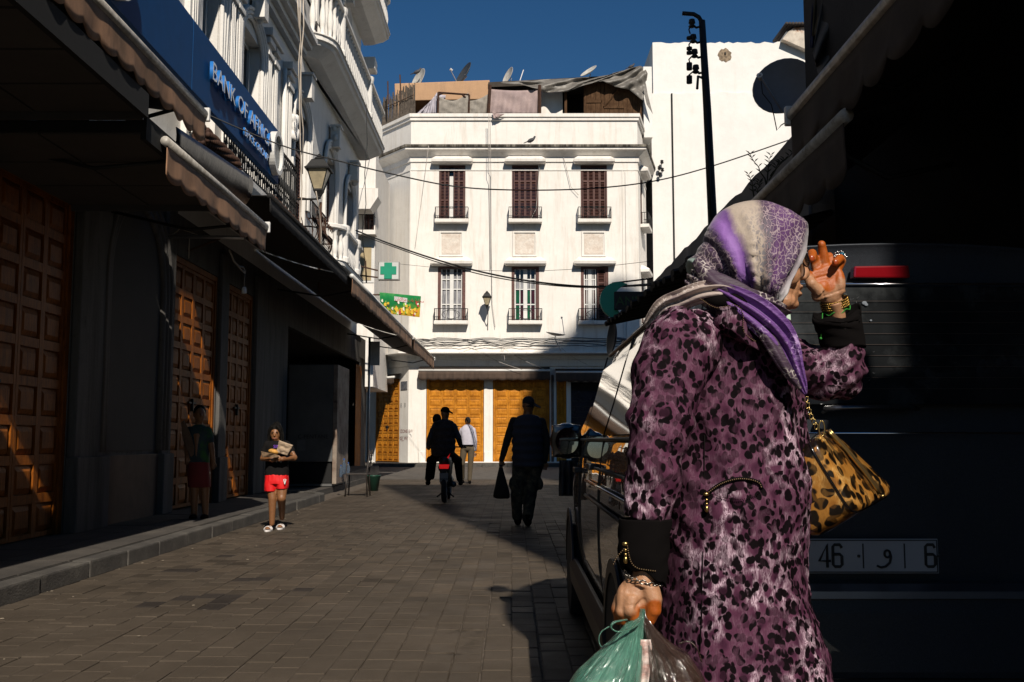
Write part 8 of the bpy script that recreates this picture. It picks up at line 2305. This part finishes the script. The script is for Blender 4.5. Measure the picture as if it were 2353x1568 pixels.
MB().hexa([Vector((RX(1977), ry(1.74) - .022, RZ(635))), Vector((RX(2110), ry(1.74) - .022, RZ(636))), Vector((RX(2110), ry(1.74) + .02, RZ(636))), Vector((RX(1977), ry(1.74) + .02, RZ(635))),
           Vector((RX(1980), ry(1.76) - .022, RZ(608))), Vector((RX(2108), ry(1.76) - .022, RZ(606))), Vector((RX(2108), ry(1.76) + .02, RZ(606))), Vector((RX(1980), ry(1.76) + .02, RZ(608)))]).build("brake_light", mat("dark red brake lens", (.20, .004, .008), .12, coat=1.0), van, bevel=.006)
hd_ = MB(); hd_.tube([W(u, v_, VYR - dy) for u, v_, dy in ((1893, 946, .0), (1898, 940, .03), (1920, 939, .042), (1990, 937, .045), (2090, 936, .045), (2110, 940, .0))], [.010, .012, .013, .012, .012, .008], 10, flat=.8)
hd_.build("tailgate_handle", mat("satin handle", (.10, .10, .11), .22, .8), van, True)
MB().tube([Vector((.48, yr - .004, RZ(996))), Vector((2.1, yr - .004, RZ(996)))], .004, 6).build("crease_shine", CHR, van, True)  # chrome line stands in for the shine along the crease
bp_ = MB(); bp_.loft([[Vector((x, y, z)) for y, z in ((VYR + .05, RZ(1338)), (VYR - .05, RZ(1340)), (VYR - .085, RZ(1352)), (VYR - .075, RZ(1369)), (VYR - .08, RZ(1400)), (VYR - .09, RZ(1530)), (VYR - .06, RZ(1640)), (VYR + .05, RZ(1660)))] for x in (.50, .62, 1.3, 1.9, 2.1)]); bp_.build("rear_bumper", PAINT, van, bevel=.004)
MB().loft([[Vector((x, y, z)) for y, z in ((VYR - .05, RZ(1338) + .002), (VYR - .088, RZ(1350)), (VYR - .0895, RZ(1366)), (VYR - .07, RZ(1370)))] for x in (.55, 1.3, 2.05)]).build("bumper_strip", mat("satin silver bumper strip", (.16, .17, .20), .28, .85), van)
MB().tube([Vector((.55, VYR - .093, RZ(1545))), Vector((2.05, VYR - .093, RZ(1545)))], .003, 5).build("bumper_seam", CHR, van)
# plate
p0, p1 = W(2148 - 374, 1316, VYR), W(2148, 1237, VYR)
yp = VYR - .022
plate = MB().box(p0.x, p1.x, yp, yp + .006, p0.z, p1.z).build("number_plate", mat("dull white plate", (.30, .30, .31), .45, var=.05), van, bevel=.002)
pr = MB()
PB = mat("black plate lettering", (.004, .004, .004), .6)
for a, b_, c, d in ((p0.x + .003, p1.x - .003, p0.z + .003, p0.z + .006), (p0.x + .003, p1.x - .003, p1.z - .006, p1.z - .003), (p1.x - .006, p1.x - .003, p0.z + .006, p1.z - .006)): MB().box(a, b_, yp - .002, yp - .0005, c, d).build("plate_border", PB, plate)
def digit6(u0, u1, v0, v1):
    x0, x1, z0, z1 = RX(u0), RX(u1), RZ(v1), RZ(v0); r_ = .0045; zm = (z0 + z1) / 2 + .004; e = .006
    MB().tube([Vector((x, yp - .003, z)) for x, z in ((x1, z1 - .010), (x1 - e, z1), (x0 + e, z1), (x0, z1 - e), (x0, z0 + e), (x0 + e, z0), (x1 - e, z0), (x1, z0 + e), (x1, zm - e), (x1 - e, zm), (x0, zm))], r_, 6, flat=.4, up=Vector((0, 1, 0))).build("plate_digit", PB, plate)
digit6(1897, 1917, 1250, 1300); digit6(2105, 2126, 1250, 1300)
MB().tube([Vector((RX(1884), yp - .003, RZ(1302))), Vector((RX(1884), yp - .003, RZ(1250))), Vector((RX(1866), yp - .003, RZ(1287))), Vector((RX(1891), yp - .003, RZ(1287)))], .0045, 6).build("plate_digit", PB, plate)
for u in (1965, 2058): MB().box(RX(u) - .0018, RX(u) + .0018, yp - .003, yp - .0005, RZ(1304), RZ(1248)).build("plate_divider", PB, plate)
wc_ = (2019, 1271)
MB().tube([Vector((RX(wc_[0] + 6.5 * cos(a)), yp - .003, RZ(wc_[1] + 8 * sin(a)))) for a in [0.2 + 2 * pi * k / 14 for k in range(13)]] + [Vector((RX(a), yp - .003, RZ(b_))) for a, b_ in ((2027, 1278), (2024, 1291), (2014, 1300), (2004, 1302), (1995, 1298))], .0038, 6).build("plate_letter", PB, plate)
for u in (1955, 2135): MB().ell(Vector((RX(u), yp - .002, RZ(1276))), (.005, .004, .005), 10, 7).build("plate_screw", mat("dark screw", (.05, .05, .05), .3, .8), plate, True)
